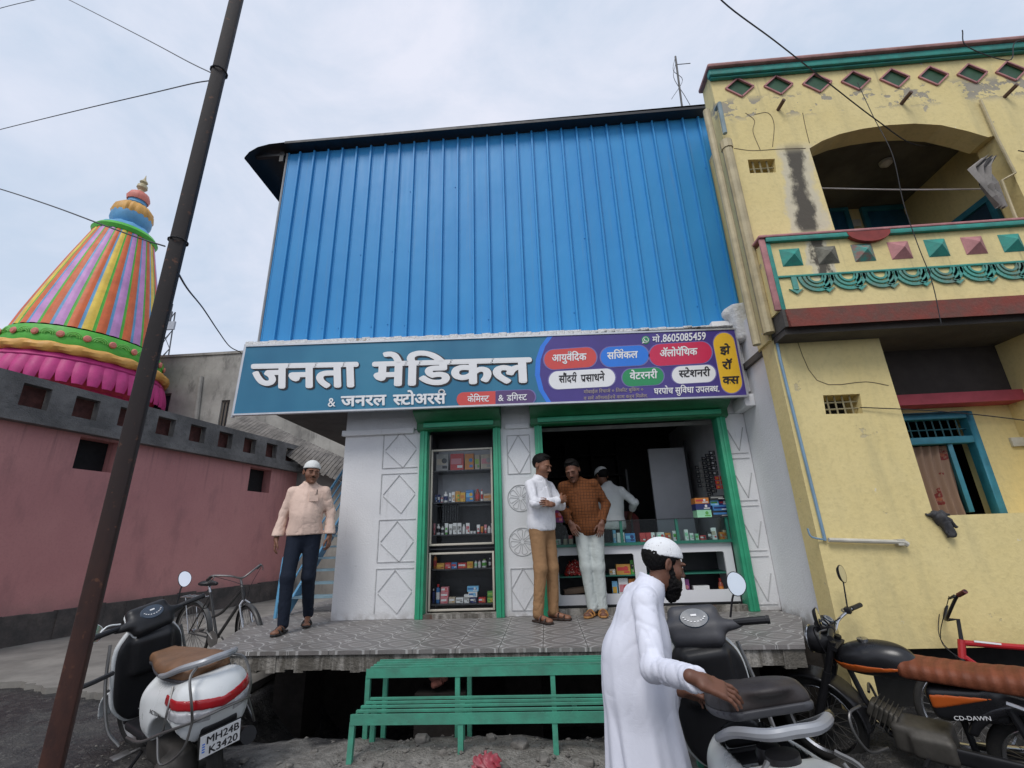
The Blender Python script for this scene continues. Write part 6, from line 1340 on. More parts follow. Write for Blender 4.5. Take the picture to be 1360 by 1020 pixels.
def cloth(name, c, chk=None, rough=.85, var=.1, weave=.1, soft=0):
    q = Mat(name, rough, spec=.2); n1 = q.noise(3.5, 4); n2 = q.noise(180, 2)
    cc = q.mix(n1.step(.3, .7), tuple(k*(1-var) for k in c), c)
    if chk:
        gx, gz_ = (q.x*(1/.034)).fr(), (q.z*(1/.034)).fr(); gy = (q.y*(1/.034)).fr()
        ln = gx.lt(.16).max(gz_.lt(.16)); l2 = ((gx-.5).abs().lt(.08)).max((gz_-.5).abs().lt(.08)); cc = q.mix(ln*.8, cc, chk); cc = q.mix(l2*.35, cc, chk)
    q.col(cc); w1 = (q.noise(4.5, 2, .4, sc=(1.2, 1.2, .22), dist=.5)-.5).abs().step(0, .1) if soft else (q.noise(6, 3, .5, sc=(1, 1, .55), dist=1.4)-.5).abs().step(0, .07); w2 = (q.noise(11, 3, .5, sc=(.6, .6, 1.2), dist=1.8, off=5)-.5).abs().step(0, .06); q.bump((n2*.12)+(w1*.9)+(w2*(.08 if soft else .5)), weave+.14, .010); return q.m
SK1 = skin('skin_brown', (.20, .088, .05)); SK2 = skin('skin_deep', (.15, .062, .036)); SK3 = skin('skin_mid', (.235, .105, .06))
SAND = M_('sandal_brown', (.035, .018, .012), .6, var=.4, scale=20); FLIP = M_('flipflop_tan', (.42, .2, .06), .6, var=.3, scale=15); SHOE = M_('sandal_black', (.012, .011, .011), .5)
CAPW = cloth('cap_white', (.68, .69, .67), var=.06)
STD = dict(pelvis=(0, 0, .94), chest=(0, .0, 1.27), neck=(0, .015, 1.455), head=(0, -.02, 1.575), sha=(-.163, .01, 1.35), shb=(.163, .01, 1.35), hpa=(-.085, 0, .9), hpb=(.085, 0, .9))
def pose(**k): d = dict(STD); d.update(k); return d
# the man walking in a peach shirt
p = atz(385, 838, ZP)
person('person in peach shirt, dark trousers and white cap walking along the platform by the stair', (p.x+.03, p.y+.03, ZP), rad(14), pose(
    head=(.015, -.03, 1.555), neck=(0, .01, 1.44), chest=(0, 0, 1.25), hrot=(rad(8), rad(2), rad(28)), ela=(-.235, .03, 1.13), wra=(-.265, -.03, .88), elb=(.235, .04, 1.13), wrb=(.255, .0, .89),
    kna=(-.085, -.14, .5), ana=(-.075, -.15, .085), toa=(-.1, -.31, .03), knb=(.085, -.01, .5), anb=(.07, .21, .12), tob=(.09, .08, .03)), SK1, cloth('peach_shirt', (.70, .52, .43), var=.08), cloth('navy_trousers', (.012, .017, .03)), .90,
    hands={'a': dict(d=(-.02, -.1, -1), n=(-1, -.3, 0), m=1, curl=.5), 'b': dict(d=(.02, -.15, -1), n=(1, -.3, 0), m=-1, curl=.7)}, cap=CAPW, shoe=(SHOE, True), belly=.15, wr=.0045)
root_p1 = [o for o in bpy.data.objects if o.name == 'person'][-1]
m_ = MB(); m_.box((.085, -.128, 1.29), (.09, .008, .1), (.06, 0, 0)); m_.tube([(.1, -.136, 1.31), (.1, -.135, 1.37)], .006, 6); m_.tube([(.115, -.134, 1.31), (.115, -.133, 1.36)], .005, 6, 1); m_.build('shirt_pocket', [MC.get('x') or bpy.data.materials['peach_shirt'], BLACK], root_p1)
# the man with crossed arms
p = atz(727, 826, ZP)
person('person in white shirt and tan trousers standing with crossed arms beside the wide shop bay', (p.x-.01, p.y+.03, ZP), rad(52), pose(
    head=(.0, -.045, 1.545), neck=(0, .0, 1.43), chest=(0, .01, 1.24), hrot=(rad(20), rad(0), rad(8)), sha=(-.163, .0, 1.332), shb=(.163, .0, 1.332), ela=(-.225, -.10, 1.135), wra=(.05, -.235, 1.165), elb=(.225, -.11, 1.12), wrb=(-.07, -.205, 1.125),
    kna=(-.09, -.03, .5), ana=(-.1, .02, .085), toa=(-.125, -.14, .03), knb=(.09, -.04, .5), anb=(.1, -.02, .085), tob=(.135, -.17, .03)), SK3, cloth('white_shirt', (.72, .72, .75), var=.06), cloth('khaki_trousers', (.33, .19, .095), var=.15), .865,
    hands={'a': dict(d=(1, .05, .25), n=(0, -1, .15), m=1, curl=.45), 'b': dict(d=(-1, .1, .1), n=(.1, -1, .3), m=-1, curl=.6)}, shoe=(SAND, True), wr=.006, shirt_ph=1.3)
# the man in the checked shirt
p = atz(793, 820, ZP)
person('person in brown checked shirt and pale jeans leaning back against the counter looking down', (p.x+.0, p.y+.13, ZP), rad(-4), pose(
    pelvis=(.0, .0, .92), chest=(-.055, .02, 1.24), neck=(-.10, -.0, 1.42), head=(-.135, -.07, 1.515), hrot=(rad(26), rad(-6), rad(-16)), sha=(-.255, .0, 1.345), shb=(.095, .0, 1.36), ela=(-.285, .02, 1.12), wra=(-.195, -.13, .94), elb=(.215, .04, 1.13), wrb=(.145, -.12, .93),
    hpa=(-.08, 0, .88), hpb=(.08, 0, .88), kna=(-.06, -.03, .48), ana=(-.03, -.06, .085), toa=(-.09, -.2, .03), knb=(.07, -.02, .48), anb=(.075, -.03, .085), tob=(.075, -.18, .03)), SK2, cloth('brown_check', (.18, .062, .02), chk=(.03, .012, .008), var=.2), cloth('pale_jeans', (.50, .54, .52), var=.2), .80,
    hands={'a': dict(d=(.35, -.25, -.9), n=(-.3, -1, 0), m=1, curl=.35), 'b': dict(d=(-.25, -.2, -.95), n=(.3, -1, 0), m=-1, curl=.35)}, shoe=(FLIP, True), wr=.0055, shirt_ph=2.4, belly=.142)
# the man behind the counter, seen from the back
YK = 6.35; p = at(812, 700, YK)
person('person in white shirt and white cap seen from behind inside the shop', (p.x+.02, YK, ZP), rad(196), pose(
    head=(.04, -.12, 1.56), neck=(.0, -.03, 1.44), chest=(0, .0, 1.25), hrot=(rad(25), 0, rad(15)), ela=(-.32, .04, 1.2), wra=(-.33, -.16, 1.04), elb=(.23, -.05, 1.15), wrb=(.2, -.28, 1.1),
    kna=(-.09, 0, .5), ana=(-.09, .02, .085), toa=(-.1, -.14, .03), knb=(.09, 0, .5), anb=(.09, .02, .085), tob=(.1, -.14, .03)), SK1, cloth('white_shirt_two', (.66, .67, .67), var=.06), cloth('dark_trousers', (.02, .02, .025)), .86, sleeve=.62,
    cap=CAPW, shoe=(SHOE, False), wr=.005, shirt_ph=4., mous=False, h=.011)
# the bearded man in the long white kurta, in front
q = Mat('lace_cap', .8, spec=.2); vv = q.voro(85); vb = q.voro(38); c = q.mix(vv.lt(.24)*(vb.lt(.5))*.8, (.74, .75, .76), (.42, .41, .41)); q.col(c); q.bump(vv, .3, .004); LACE = q.m
KURTA = cloth('kurta_white', (.70, .71, .79), var=.05, weave=.1, soft=1)
def kurta_fn(P, g):
    pv = g['pelvis']; z = P[:, 2]; t = np.clip((pv.z+.12-z)/.85, 0, 1)
    x, y = P[:, 0]-pv.x, P[:, 1]-(pv.y+.01-.05*t); th = np.arctan2(y, x)
    tt = (pv.z+.12-z)/.85; rx, ry = .155+.055*t+.04*np.minimum(tt, 0), .14+.09*t+.04*np.minimum(tt, 0)
    rr = np.sqrt((x/rx)**2+(y/ry)**2); d = (rr-1)*np.minimum(rx, ry)
    d = d+(.002+.013*t)*np.sin(th*9+1.2*np.sin(3*z+th*2)+2*z)+.006*t*np.sin(th*17+4*z)
    slit = np.abs(th+math.pi*.52+.04*np.sin(6*z))*.2; d = np.maximum(d, np.where((th < -1.2) & (th > -2.1) & (z < pv.z-.08), .004+.01*t-slit, -1))
    return np.maximum(smax(d, z-(pv.z+.22), .12), .12-z)
YF = 2.48; ZF = .062; p = at(853, 860, YF)
fm = Matrix.Translation((p.x-.02, YF+.02, ZF)) @ Matrix.Rotation(rad(98), 4, 'Z') @ Matrix.Scale(.955, 4); FA = [fm.inverted() @ at(*a_) for a_ in ((856, 799, YF-.16), (868, 888, YF-.30), (928, 903, YF-.60), (902, 917, YF+.0))]
person('person with black beard in long white kurta and lace cap reaching over the grey scooter', (p.x-.02, YF+.02, ZF), rad(98), pose(
    pelvis=(0, .02, .93), chest=(0, -.03, 1.20), neck=(0, -.10, 1.375), head=(0, -.185, 1.455), hrot=(rad(17), 0, rad(6)), sha=FA[0], shb=(.165, -.07, 1.30), ela=FA[1], wra=FA[2], elb=(.205, -.07, 1.05), wrb=FA[3],
    kpts=[Vector((-.2, .3, .1)), Vector((.2, -.3, .1))]), SK2, KURTA, None, .5,
    hands={'a': dict(d=(-.22, -.93, -.38), n=(-.55, -.25, .8), m=1, curl=.42, spread=.1, s=1.0), 'b': dict(d=(-.1, -.95, -.3), n=(.5, .1, .8), m=-1, curl=.7)}, cap=LACE, beard=1, kurta=kurta_fn, h=.0068, wr=.0042, hand_h=.0032, head_h=.0036, belly=.13, chestw=.172, shirt_ph=.7).scale = (.955,)*3
# ================================================================== VEHICLES
RUB = M_('tyre_rubber', (.016, .015, .014), .8, var=.35, scale=20, bump=.2); STL = M_('chrome', (.55, .55, .56), .22, 1., var=.1); ALY = M_('dull_alloy', (.28, .27, .26), .4, .85, var=.3, scale=12)
BPL = M_('black_plastic', (.014, .014, .016), .42, var=.25, scale=12, spec=.4); GPL = M_('grey_plastic', (.055, .055, .062), .5, var=.2, scale=10, bump=.06, bs=90)
CHR = M_('crash_bar', (.22, .215, .21), .4, .8, var=.3); MIRR = M_('mirror_glass', (.8, .82, .85), .04, 1., var=.02)
def paint(n, c): 
    q = Mat(n, .3, spec=.5); k = q.noise(5, 4); q.col(q.mix(q.noise(2.2, 5, off=3).step(.5, .75)*.3, q.mix(k.step(.3, .7), tuple(v*.93 for v in c), c), tuple(v*.62+.02 for v in c))); q.rough((k*.2)+.2); return q.m
SWH = paint('scooter_white', (.66, .68, .68))
REDL = M_('tail_red', (.35, .01, .015), .15, var=.1); CLR = M_('lens_clear', (.5, .5, .52), .12, var=.3, scale=25)
def wheel(parent, c, r, tr, spokes=0, rim_m=None, hub=.05, nm='wheel', rimw=.012, disc=0.):
    """wheel in the local xz plane: tyre with rim, spokes and hub as its sub-parts"""
    c = Vector(c); rr = r-tr
    m = MB(); n, k = 40, 10; vs = []
    for i in range(n):
        t = 2*math.pi*i/n
        for j in range(k):
            p = 2*math.pi*j/k; q_ = rr+tr*math.cos(p)*(1 if math.cos(p) < 0 else 1); vs.append((c.x+q_*math.cos(t), c.y+tr*.92*math.sin(p), c.z+q_*math.sin(t)))
    m.add(vs, [(i*k+j, ((i+1) % n)*k+j, ((i+1) % n)*k+(j+1) % k, i*k+(j+1) % k) for i in range(n) for j in range(k)]); w = m.build(nm, RUB, parent, smooth=True)
    m = MB(); RX = Matrix.Rotation(rad(90), 3, 'X'); m.lathe([(rr-tr*.75, -tr*.7), (rr-tr*.55, -tr*.6), (rr-tr*.9, 0), (rr-tr*.55, tr*.6), (rr-tr*.75, tr*.7), (rr-tr*1.15, tr*.35), (rr-tr*1.15, -tr*.35), (rr-tr*.75, -tr*.7)], 40, c, RX); m.f = m.f[:-2]; m.mi = m.mi[:-2]; m.build('rim', rim_m or ALY, w, smooth=True)
    m = MB(); m.lathe([(hub*.4, -tr*1.3), (hub, -tr), (hub, tr), (hub*.4, tr*1.3)], 16, c, RX)
    if disc: m.lathe([(disc, -tr*.9), (disc*1.02, -tr*.3), (disc*1.02, tr*.3), (disc, tr*.9)], 24, c, RX)
    m.build('hub', rim_m or ALY, w, smooth=True)
    if spokes:
        m = MB()
        for i in range(spokes):
            t = 2*math.pi*i/spokes; t2 = t+(.45 if i % 2 else -.45); y = .7*tr*(1 if i % 4 < 2 else -1)
            m.tube([(c.x+hub*math.cos(t2), c.y+y, c.z+hub*math.sin(t2)), (c.x+(rr-tr*.9)*math.cos(t), c.y, c.z+(rr-tr*.9)*math.sin(t))], .0022, 4)
        m.build('spokes', ALY, w)
    elif spokes == 0:
        m = MB()
        for i in range(3):
            t = 2*math.pi*i/3+.4; a = Vector((math.cos(t), 0, math.sin(t))); m.beam(c+a*hub*.5, c+a*(rr-tr*.8), .05, .05, up=(0, 1, 0))
        m.build('spokes', BPL, w, bevel=.01)
    return w
def mirror(parent, base, c, face, rim=BPL, r=(.062, .048), nm='mirror'):
    base, c, f = Vector(base), Vector(c), Vector(face).normalized(); sx = f.cross(Vector((0, 0, 1))).normalized(); up = sx.cross(f)
    m = MB(); m.tube(spline([base, base.lerp(c, .55)+Vector((.0, 0, .015)), c-up*r[1]*.9-f*.012], 5), .006, 6)
    vs = []; n = 24
    def P(t, k, d): return c+sx*r[1]*k*math.cos(t)+up*r[0]*k*math.sin(t)*(1+.12*math.cos(t))+f*d
    rows = [(.2, -.028), (.75, -.024), (1., -.006), (1.02, .002), (.95, .003)]
    m.add([P(2*math.pi*i/n, k, d) for k, d in rows for i in range(n)], [(j*n+i, j*n+(i+1) % n, (j+1)*n+(i+1) % n, (j+1)*n+i) for j in range(4) for i in range(n)]+[tuple(range(n-1, -1, -1))])
    o = m.build(nm, rim, parent, smooth=True); m = MB(); m.add([P(2*math.pi*i/n, .95, .0025) for i in range(n)], [tuple(range(n))]); m.build('mirror_face', MIRR, o); return o
def shell(name, mat, parent, fn, lo, hi, h=.011, sm=3, label=None): return sdf_obj(name, mat, parent, [(fn, lo, hi, h)], sm, label)
def ground_z(x, y): return gz(x, y)
def steerM(piv, ang, tilt=rad(26)):
    ax = Vector((-math.sin(tilt), 0, math.cos(tilt))); return Matrix.Translation(piv) @ Matrix.Rotation(ang, 4, ax) @ Matrix.Translation(-Vector(piv))
def scooter(loc, yaw, lean, label, seat_m, seat_up=0., cover=BPL, cover_white=True, steer=0., plate=None, maker=None, crash=True, rail=0.):
    root = thing('scooter', label, 'scooter', loc, (lean, 0, yaw))
    def hull(P):
        ay = P.copy(); ay[:, 1] = np.abs(ay[:, 1])
        d = rbox(P, (-.5, 0, .54), (.40, .185, .15), .09, (0, .16, 0)); d = smin(d, ell(ay, (-.48, .11, .46), (.38, .1, .165)), .06); d = smin(d, ell(P, (-.78, 0, .62), (.19, .17, .125)), .08); d = smin(d, ell(P, (-.14, 0, .5), (.1, .16, .2)), .06)
        d = np.maximum(d, -cone(P, (-.62, -.4, .25), (-.62, .4, .25), .295)); d = np.maximum(d, .33+.10*np.clip(-P[:, 0]-.1, 0, 1)-P[:, 2])
        return smax(d, P[:, 2]-(.70+.06*np.clip((-P[:, 0]-.3)*1.6, 0, 1)), .03)
    lo, hi = (-1.0, -.3, .25), (.05, .3, .82)
    if seat_up:
        well = lambda P: np.maximum(rbox(P, (-.36, 0, .74), (.26, .115, .2), .05), -9)
        shell('body_panel', SWH, root, lambda P: smax(hull(P), -well(P), .01), lo, hi); shell('well_liner', BPL, root, lambda P: np.maximum(np.maximum(np.abs(well(P))-.005, hull(P)-.002), P[:, 2]-.735), lo, hi); m = MB(); m.bb((-.61, -.11, .5), (-.11, .11, .52)); m.lathe([(.05, .52), (.05, .6), (.04, .62), (.0, .625)], 18, (-.5, 0, .1)); m.build('seat_well', BPL, root, smooth=True)
        m = MB(); m.lathe([(.055, .735), (.055, .755), (.02, .76)], 18, (-.66, 0, .0)); m.build('fuel_cap', BPL, root, smooth=True)
    else: shell('body_panel', SWH, root, hull, lo, hi)
    def lens(zr, xr, yr=None): return lambda P: np.maximum(hull(P)-.006, np.maximum(np.maximum(np.abs(P[:, 2]-.02*np.abs(P[:, 1])*10*0-(zr[0]+zr[1])/2-.16*(np.abs(P[:, 1])-.1))-(zr[1]-zr[0])/2, P[:, 0]-xr), (yr-np.abs(P[:, 1])) if yr else -9))
    shell('tail_lamp', REDL, root, lens((.60, .655), -.62), lo, hi, .008)
    for s in (1, -1):
        f0 = lens((.535, .592), -.7, .06); shell('indicator', CLR, root, lambda P, s=s: np.maximum(f0(P), -s*P[:, 1]), lo, hi, .008)
    shell('under_tail', BPL, root, lambda P: np.maximum(un(.03, rbox(P, (-.78, 0, .42), (.1, .09, .1), .03), rbox(P, (-.86, 0, .36), (.02, .1, .15), .015, (0, -.25, 0))), -cone(P, (-.62, -.4, .25), (-.62, .4, .25), .262)), (-1.0, -.2, .15), (-.6, .2, .6))
    shell('engine', M_('engine_dirty', (.06, .055, .05), .6, .3, var=.4), root, lambda P: un(.03, rbox(P, (-.42, .1, .27), (.3, .05, .09), .03), cone(P, (-.62, .1, .25), (-.62, .16, .25), .09), rbox(P, (-.2, 0, .3), (.14, .13, .09), .04)), (-.85, -.2, .1), (.0, .25, .5))
    m = MB(); m.tube([(-.3, -.16, .2), (-.5, -.17, .24), (-.85, -.18, .32)], [.035, .055, .05], 12); m.build('exhaust', BPL, root, smooth=True)
    # legshield, floorboard, front fender
    tilt = -.2
    shell('floorboard', BPL, root, lambda P: un(.03, rbox(P, (.08, 0, .3), (.26, .15, .03), .02), rbox(P, (-.13, 0, .42), (.05, .15, .14), .03)), (-.25, -.22, .2), (.4, .22, .62))
    def shd(P, dx, t): x = P[:, 0]-dx; return smax(rbox(P, (.37+dx, 0, .62), (.028+t, .215-.0, .33), .02, (0, tilt, 0)), -ell(P, (.2+dx, 0, .62), (.11, .3, .5), (0, tilt, 0)), .02)
    shell('leg_shield', BPL, root, lambda P: un(.03, smax(rbox(P, (.355, 0, .62), (.03, .205, .32), .025, (0, tilt, 0)), ell(P, (.355, 0, .62), (.3, .235, .36)), .03), rbox(P, (.3, 0, .75), (.05, .13, .14), .04, (0, tilt, 0))), (.15, -.26, .22), (.6, .26, 1.05))
    shell('front_panel', SWH, root, lambda P: smax(un(.04, smax(rbox(P, (.40, 0, .62), (.03, .222, .34), .028, (0, tilt, 0)), ell(P, (.4, 0, .62), (.3, .25, .38)), .03), ell(P, (.43, 0, .6), (.07, .14, .3), (0, tilt, 0))), -rbox(P, (.34, 0, .6), (.036, .3, .42), .01, (0, tilt, 0)), .006), (.2, -.27, .2), (.65, .27, 1.05))
    S = steerM((.42, 0, .7), steer)
    sg = thing('x', None, None); sg.parent = root; sg.matrix_basis = S  # temporary carrier for the steered pieces
    kids0 = set(bpy.data.objects)
    shell('front_fender', SWH, root, lambda P: np.maximum(np.maximum(un(.03, cone(P, (.62, -.045, .26), (.62, .045, .26), .265), ell(P, (.60, 0, .46), (.16, .075, .1))), -cone(P, (.62, -.4, .25), (.62, .4, .25), .235)), .33-.18*(P[:, 0]-.62)-P[:, 2]), (.3, -.15, .1), (.95, .15, .65))
    m = MB(); [m.tube([(.45, s*.06, .62), (.62, s*.075, .25)], .022, 8) for s in (1, -1)]; m.tube([(.62, -.09, .25), (.62, .09, .25)], .012, 6); m.build('fork', BPL, root, smooth=True)
    wheel(root, (.62, 0, .25), .25, .045, hub=.06)
    cov = lambda P: un(.035, rbox(P, (.32, 0, .985), (.05, .14, .11), .045, (0, .6, 0)), ell(P, (.3, 0, .985), (.045, .25, .04)), rbox(P, (.345, 0, .88), (.055, .09, .1), .04))
    cpl = lambda P: (P[:, 0]-.32)*.825-(P[:, 2]-.985)*.565-.012
    shell('handlebar_cover', cover, root, lambda P: np.maximum(cov(P), cpl(P)), (.15, -.3, .8), (.55, .3, 1.12), .009)
    shell('headlight_cowl', SWH if cover_white else GPL, root, lambda P: np.maximum(cov(P)-.004, .003-cpl(P)), (.15, -.3, .8), (.55, .3, 1.12), .009)
    m = MB(); dv = Vector((-.825, 0, .565)).normalized(); c_ = Vector((.325, 0, 1.0))+dv*.3
    while cov(np.array([c_], f32))[0] > .001: c_ -= dv*.002
    R_ = Euler((0, -.97, 0)).to_matrix(); m.lathe([(.0, .012), (.05, .01), (.055, .0), (.05, -.02)], 24, c_, R_ @ Matrix.Diagonal((1., 1.45, 1))); o = m.build('instrument_dial', M_('dial_glass', (.05, .07, .1), .3), root, smooth=True)
    m = MB()
    for i in range(9):
        t = math.pi*(.1+.8*i/8); p_ = R_ @ Vector((-.036*math.sin(t)+.012, .058*math.cos(t), .0135)); m.box(c_+p_, (.005, .009, .002), R_)
    m.box(c_+R_ @ Vector((.012, 0, .0135)), (.01, .03, .002), R_); m.build('dial_marks', M_('sign_white', (.8, .8, .8)), o)
    m = MB(); m.lathe([(.055, 0), (.06, .01), (.03, .03), (0, .032)], 20, (.425, 0, .99), Matrix.Rotation(rad(90), 3, 'Y')); m.build('headlight', CLR, root, smooth=True)
    for s in (1, -1):
        m = MB(); m.tube([(.30, s*.2, .995), (.285, s*.25, 1.0), (.27, s*.36, 1.005)], [.016, .019, .019], 10); m.tube([(.27, s*.36, 1.005), (.268, s*.375, 1.005)], [.022, .02], 10); g_ = m.build('grip', BPL, root, smooth=True)
        m = MB(); m.tube(spline([(.32, s*.2, .99), (.34, s*.27, .985), (.33, s*.35, .985)], 4), .006, 6); m.build('brake_lever', ALY, g_, smooth=True)
    mirror(root, (.31, -.19, 1.02), (.30, -.26, 1.185), (-1, .12, .1)); mirror(root, (.31, .19, 1.02), (.33, .33, 1.02), (-1, -.1, .2), rim=SWH if cover_white else BPL)
    new = [o for o in bpy.data.objects if o not in kids0 and o.parent == root]
    for o in new: o.data.transform(S); [k.data.transform(S) for k in bpy.data.objects if k.parent == o]
    bpy.data.objects.remove(sg)
    wheel(root, (-.62, 0, .25), .25, .048, hub=.07)
    # seat
    def seat_f(P):
        ax = np.clip((P[:, 0]+.72)/.75, 0, 1); w = .085+.075*np.sin(np.pi*np.clip(ax*.8+.25, 0, 1)); Q = P.copy(); Q[:, 1] = Q[:, 1]*(.15/w)
        return un(.03, rbox(Q, (-.34, 0, .748), (.41, .15, .045), .04), ell(Q, (-.6, 0, .785), (.2, .14, .035)))
    MS = None
    if seat_up:
        MS = Matrix.Translation((.02, 0, .74)) @ Matrix.Rotation(rad(seat_up), 4, 'Y') @ Matrix.Translation((-.02, 0, -.74))
    st = sdf_obj('seat', seat_m, root, [(lambda P: np.maximum(seat_f(P), .735-P[:, 2]), (-.8, -.2, .68), (.1, .2, .88), .009)], 2, M=MS)
    sdf_obj('seat_base', GPL, st, [(lambda P: np.maximum(np.maximum(seat_f(P)-.006, P[:, 2]-.742), .712-P[:, 2]), (-.8, -.2, .68), (.1, .2, .88), .009)], 2, M=MS)
    GR = M_('grab_grey', (.34, .35, .37), .4, .3, var=.15)
    m = MB(); rz_ = rail; pts = spline([(-.42, .155, .735), (-.58, .168, .765+rz_*.6), (-.76, .15, .815+rz_), (-.87, .075, .835+rz_), (-.88, 0, .838+rz_), (-.87, -.075, .835+rz_), (-.76, -.15, .815+rz_), (-.58, -.168, .765+rz_*.6), (-.42, -.155, .735)], 5); m.tube(pts, [.013+(.008-rz_*.05)*math.sin(math.pi*i/(len(pts)-1)) for i in range(len(pts))], 10); m.build('grab_rail', GR, root, smooth=True)
    if crash:
        for s in (1, -1):
            m = MB(); m.tube(spline([(.40, s*.22, .86), (.37, s*.25, .6), (.3, s*.25, .34), (.22, s*.2, .22)], 5), .011, 7); m.tube(spline([(.36, s*.245, .56), (.38, s*.23, .56)], 2), .01, 6); m.build('leg_guard', CHR, root, smooth=True)
        m = MB(); m.tube(spline([(-.1, .24, .36), (-.4, .25, .40), (-.72, .23, .5), (-.93, .15, .56), (-.97, 0, .575), (-.93, -.15, .56), (-.72, -.23, .5), (-.4, -.25, .40)], 6), .008, 7)
        for s in (1, -1):
            m.tube(spline([(-.93, s*.15, .56), (-.95, s*.16, .66), (-.9, s*.15, .78), (-.86, s*.1, .82)], 5), .008, 6); m.tube(spline([(-.72, s*.23, .5), (-.74, s*.21, .62), (-.7, s*.17, .72)], 5), .007, 6); m.tube(spline([(-.66, s*.235, .48), (-.76, s*.25, .36), (-.9, s*.19, .43), (-.93, s*.15, .56)], 6), .007, 6)
        m.build('body_guard', CHR, root, smooth=True)
    m = MB(); m.tube(spline([(-.1, .16, .24), (-.05, .24, .12), (-.02, .29, .0)], 4), .011, 6); m.tube([(-.06, .29, .005), (.02, .3, .005)], .013, 6); m.build('side_stand', BPL, root, smooth=True)
    m = MB(); m.tube([(-.22, .2, .3), (-.22, .31, .3)], .012, 6); m.box((-.22, .3, .31), (.09, .09, .012)); m.build('footrest', ALY, root, bevel=.003)
    m = MB(); RP = Euler((0, -.22, 0)).to_matrix(); pc = Vector((-.905, 0, .40)); m.box(pc, (.008, .225, .135), RP); pt = m.build('number_plate', M_('plate_dark', (.02, .02, .02), .5), root, bevel=.002)
    m = MB(); m.box(pc+RP @ Vector((-.0055, 0, 0)), (.003, .215, .125), RP); m.build('plate_face', M_('sign_white', (.8, .8, .8)), pt)
    if plate:
        ex, ez = RP @ Vector((0, -1, 0)), RP @ Vector((0, 0, 1)); o_ = pc+RP @ Vector((-.0085, 0, 0))
        for s, x0, x1, z in ((plate[0], -.075, .1, .008), (plate[1], -.06, .095, -.052)): write('plate_number', s, SK, pt, o_+ex*x0+ez*z, o_+ex*x1+ez*z, ez, .06, .001, .018, W=False)
        m = MB(); [m.box(o_+ex*(-.09)+ez*(.0+.014*k), (.001, .014, .007), RP) for k in (-2, -1, 0, 1)]; m.build('plate_emblem', M_('sign_blue', (.03, .2, .75)), pt)
    if maker:
        m = None; n_ = Vector((-.2, .97, .1))
        zz, y_ = .545, .2
        best = None
        xs_ = (-.42, -.60); P_ = [Vector((x, .4, zz-.0)) for x in xs_]; q_ = []
        for p_ in P_:
            y = .4
            while hull(np.array([[p_.x, y, p_.z]], f32))[0] > 0 and y > .05: y -= .002
            q_.append(Vector((p_.x, y+.003, p_.z)))
        write('maker_lettering', maker, SK, root, q_[0], q_[1], (0, 0, 1), .035, .003, .02, W=False)
        # doctor's emblem scratched in red line on the tail panel
        m = MB(); c_ = Vector((-.77, 0, .76)); hp_ = lambda a, b: Vector((-.70+a, b, .745))
        m.tube(spline([(-.885, -.03, .695), (-.888, -.0, .715), (-.885, .03, .7), (-.89, .0, .675)], 4), .003, 5, close=True); m.tube(spline([(-.89, 0, .675), (-.893, -.03, .665), (-.89, -.055, .68)], 4), .003, 5); m.tube(spline([(-.887, .02, .715), (-.88, .05, .69), (-.885, .045, .665)], 4), .003, 5); m.build('emblem', M_('emblem_red', (.25, .03, .03), .5), root)
    return root
TANS = M_('seat_tan', (.19, .095, .045), .5, var=.3, scale=10, bump=.1, bs=80); DKS = M_('seat_dark', (.035, .028, .027), .55, var=.3, scale=10, bump=.1, bs=80)
gz_s = gz
s1 = scooter((-2.56, 3.50, .215), rad(146), -.17, 'white scooter with tan seat and red tail lamp parked beside the leaning pole', TANS, steer=rad(12), plate=('MH24B', 'K3420'), maker='ACTIVA', cover=BPL); s1.scale = (.95, .95, .95)
scooter((.92, 2.60, .13), rad(86), -.15, 'white and grey scooter with its dark seat tipped up before the bearded man', DKS, seat_up=13, cover=GPL, cover_white=False, steer=rad(-10), crash=True, rail=.055)
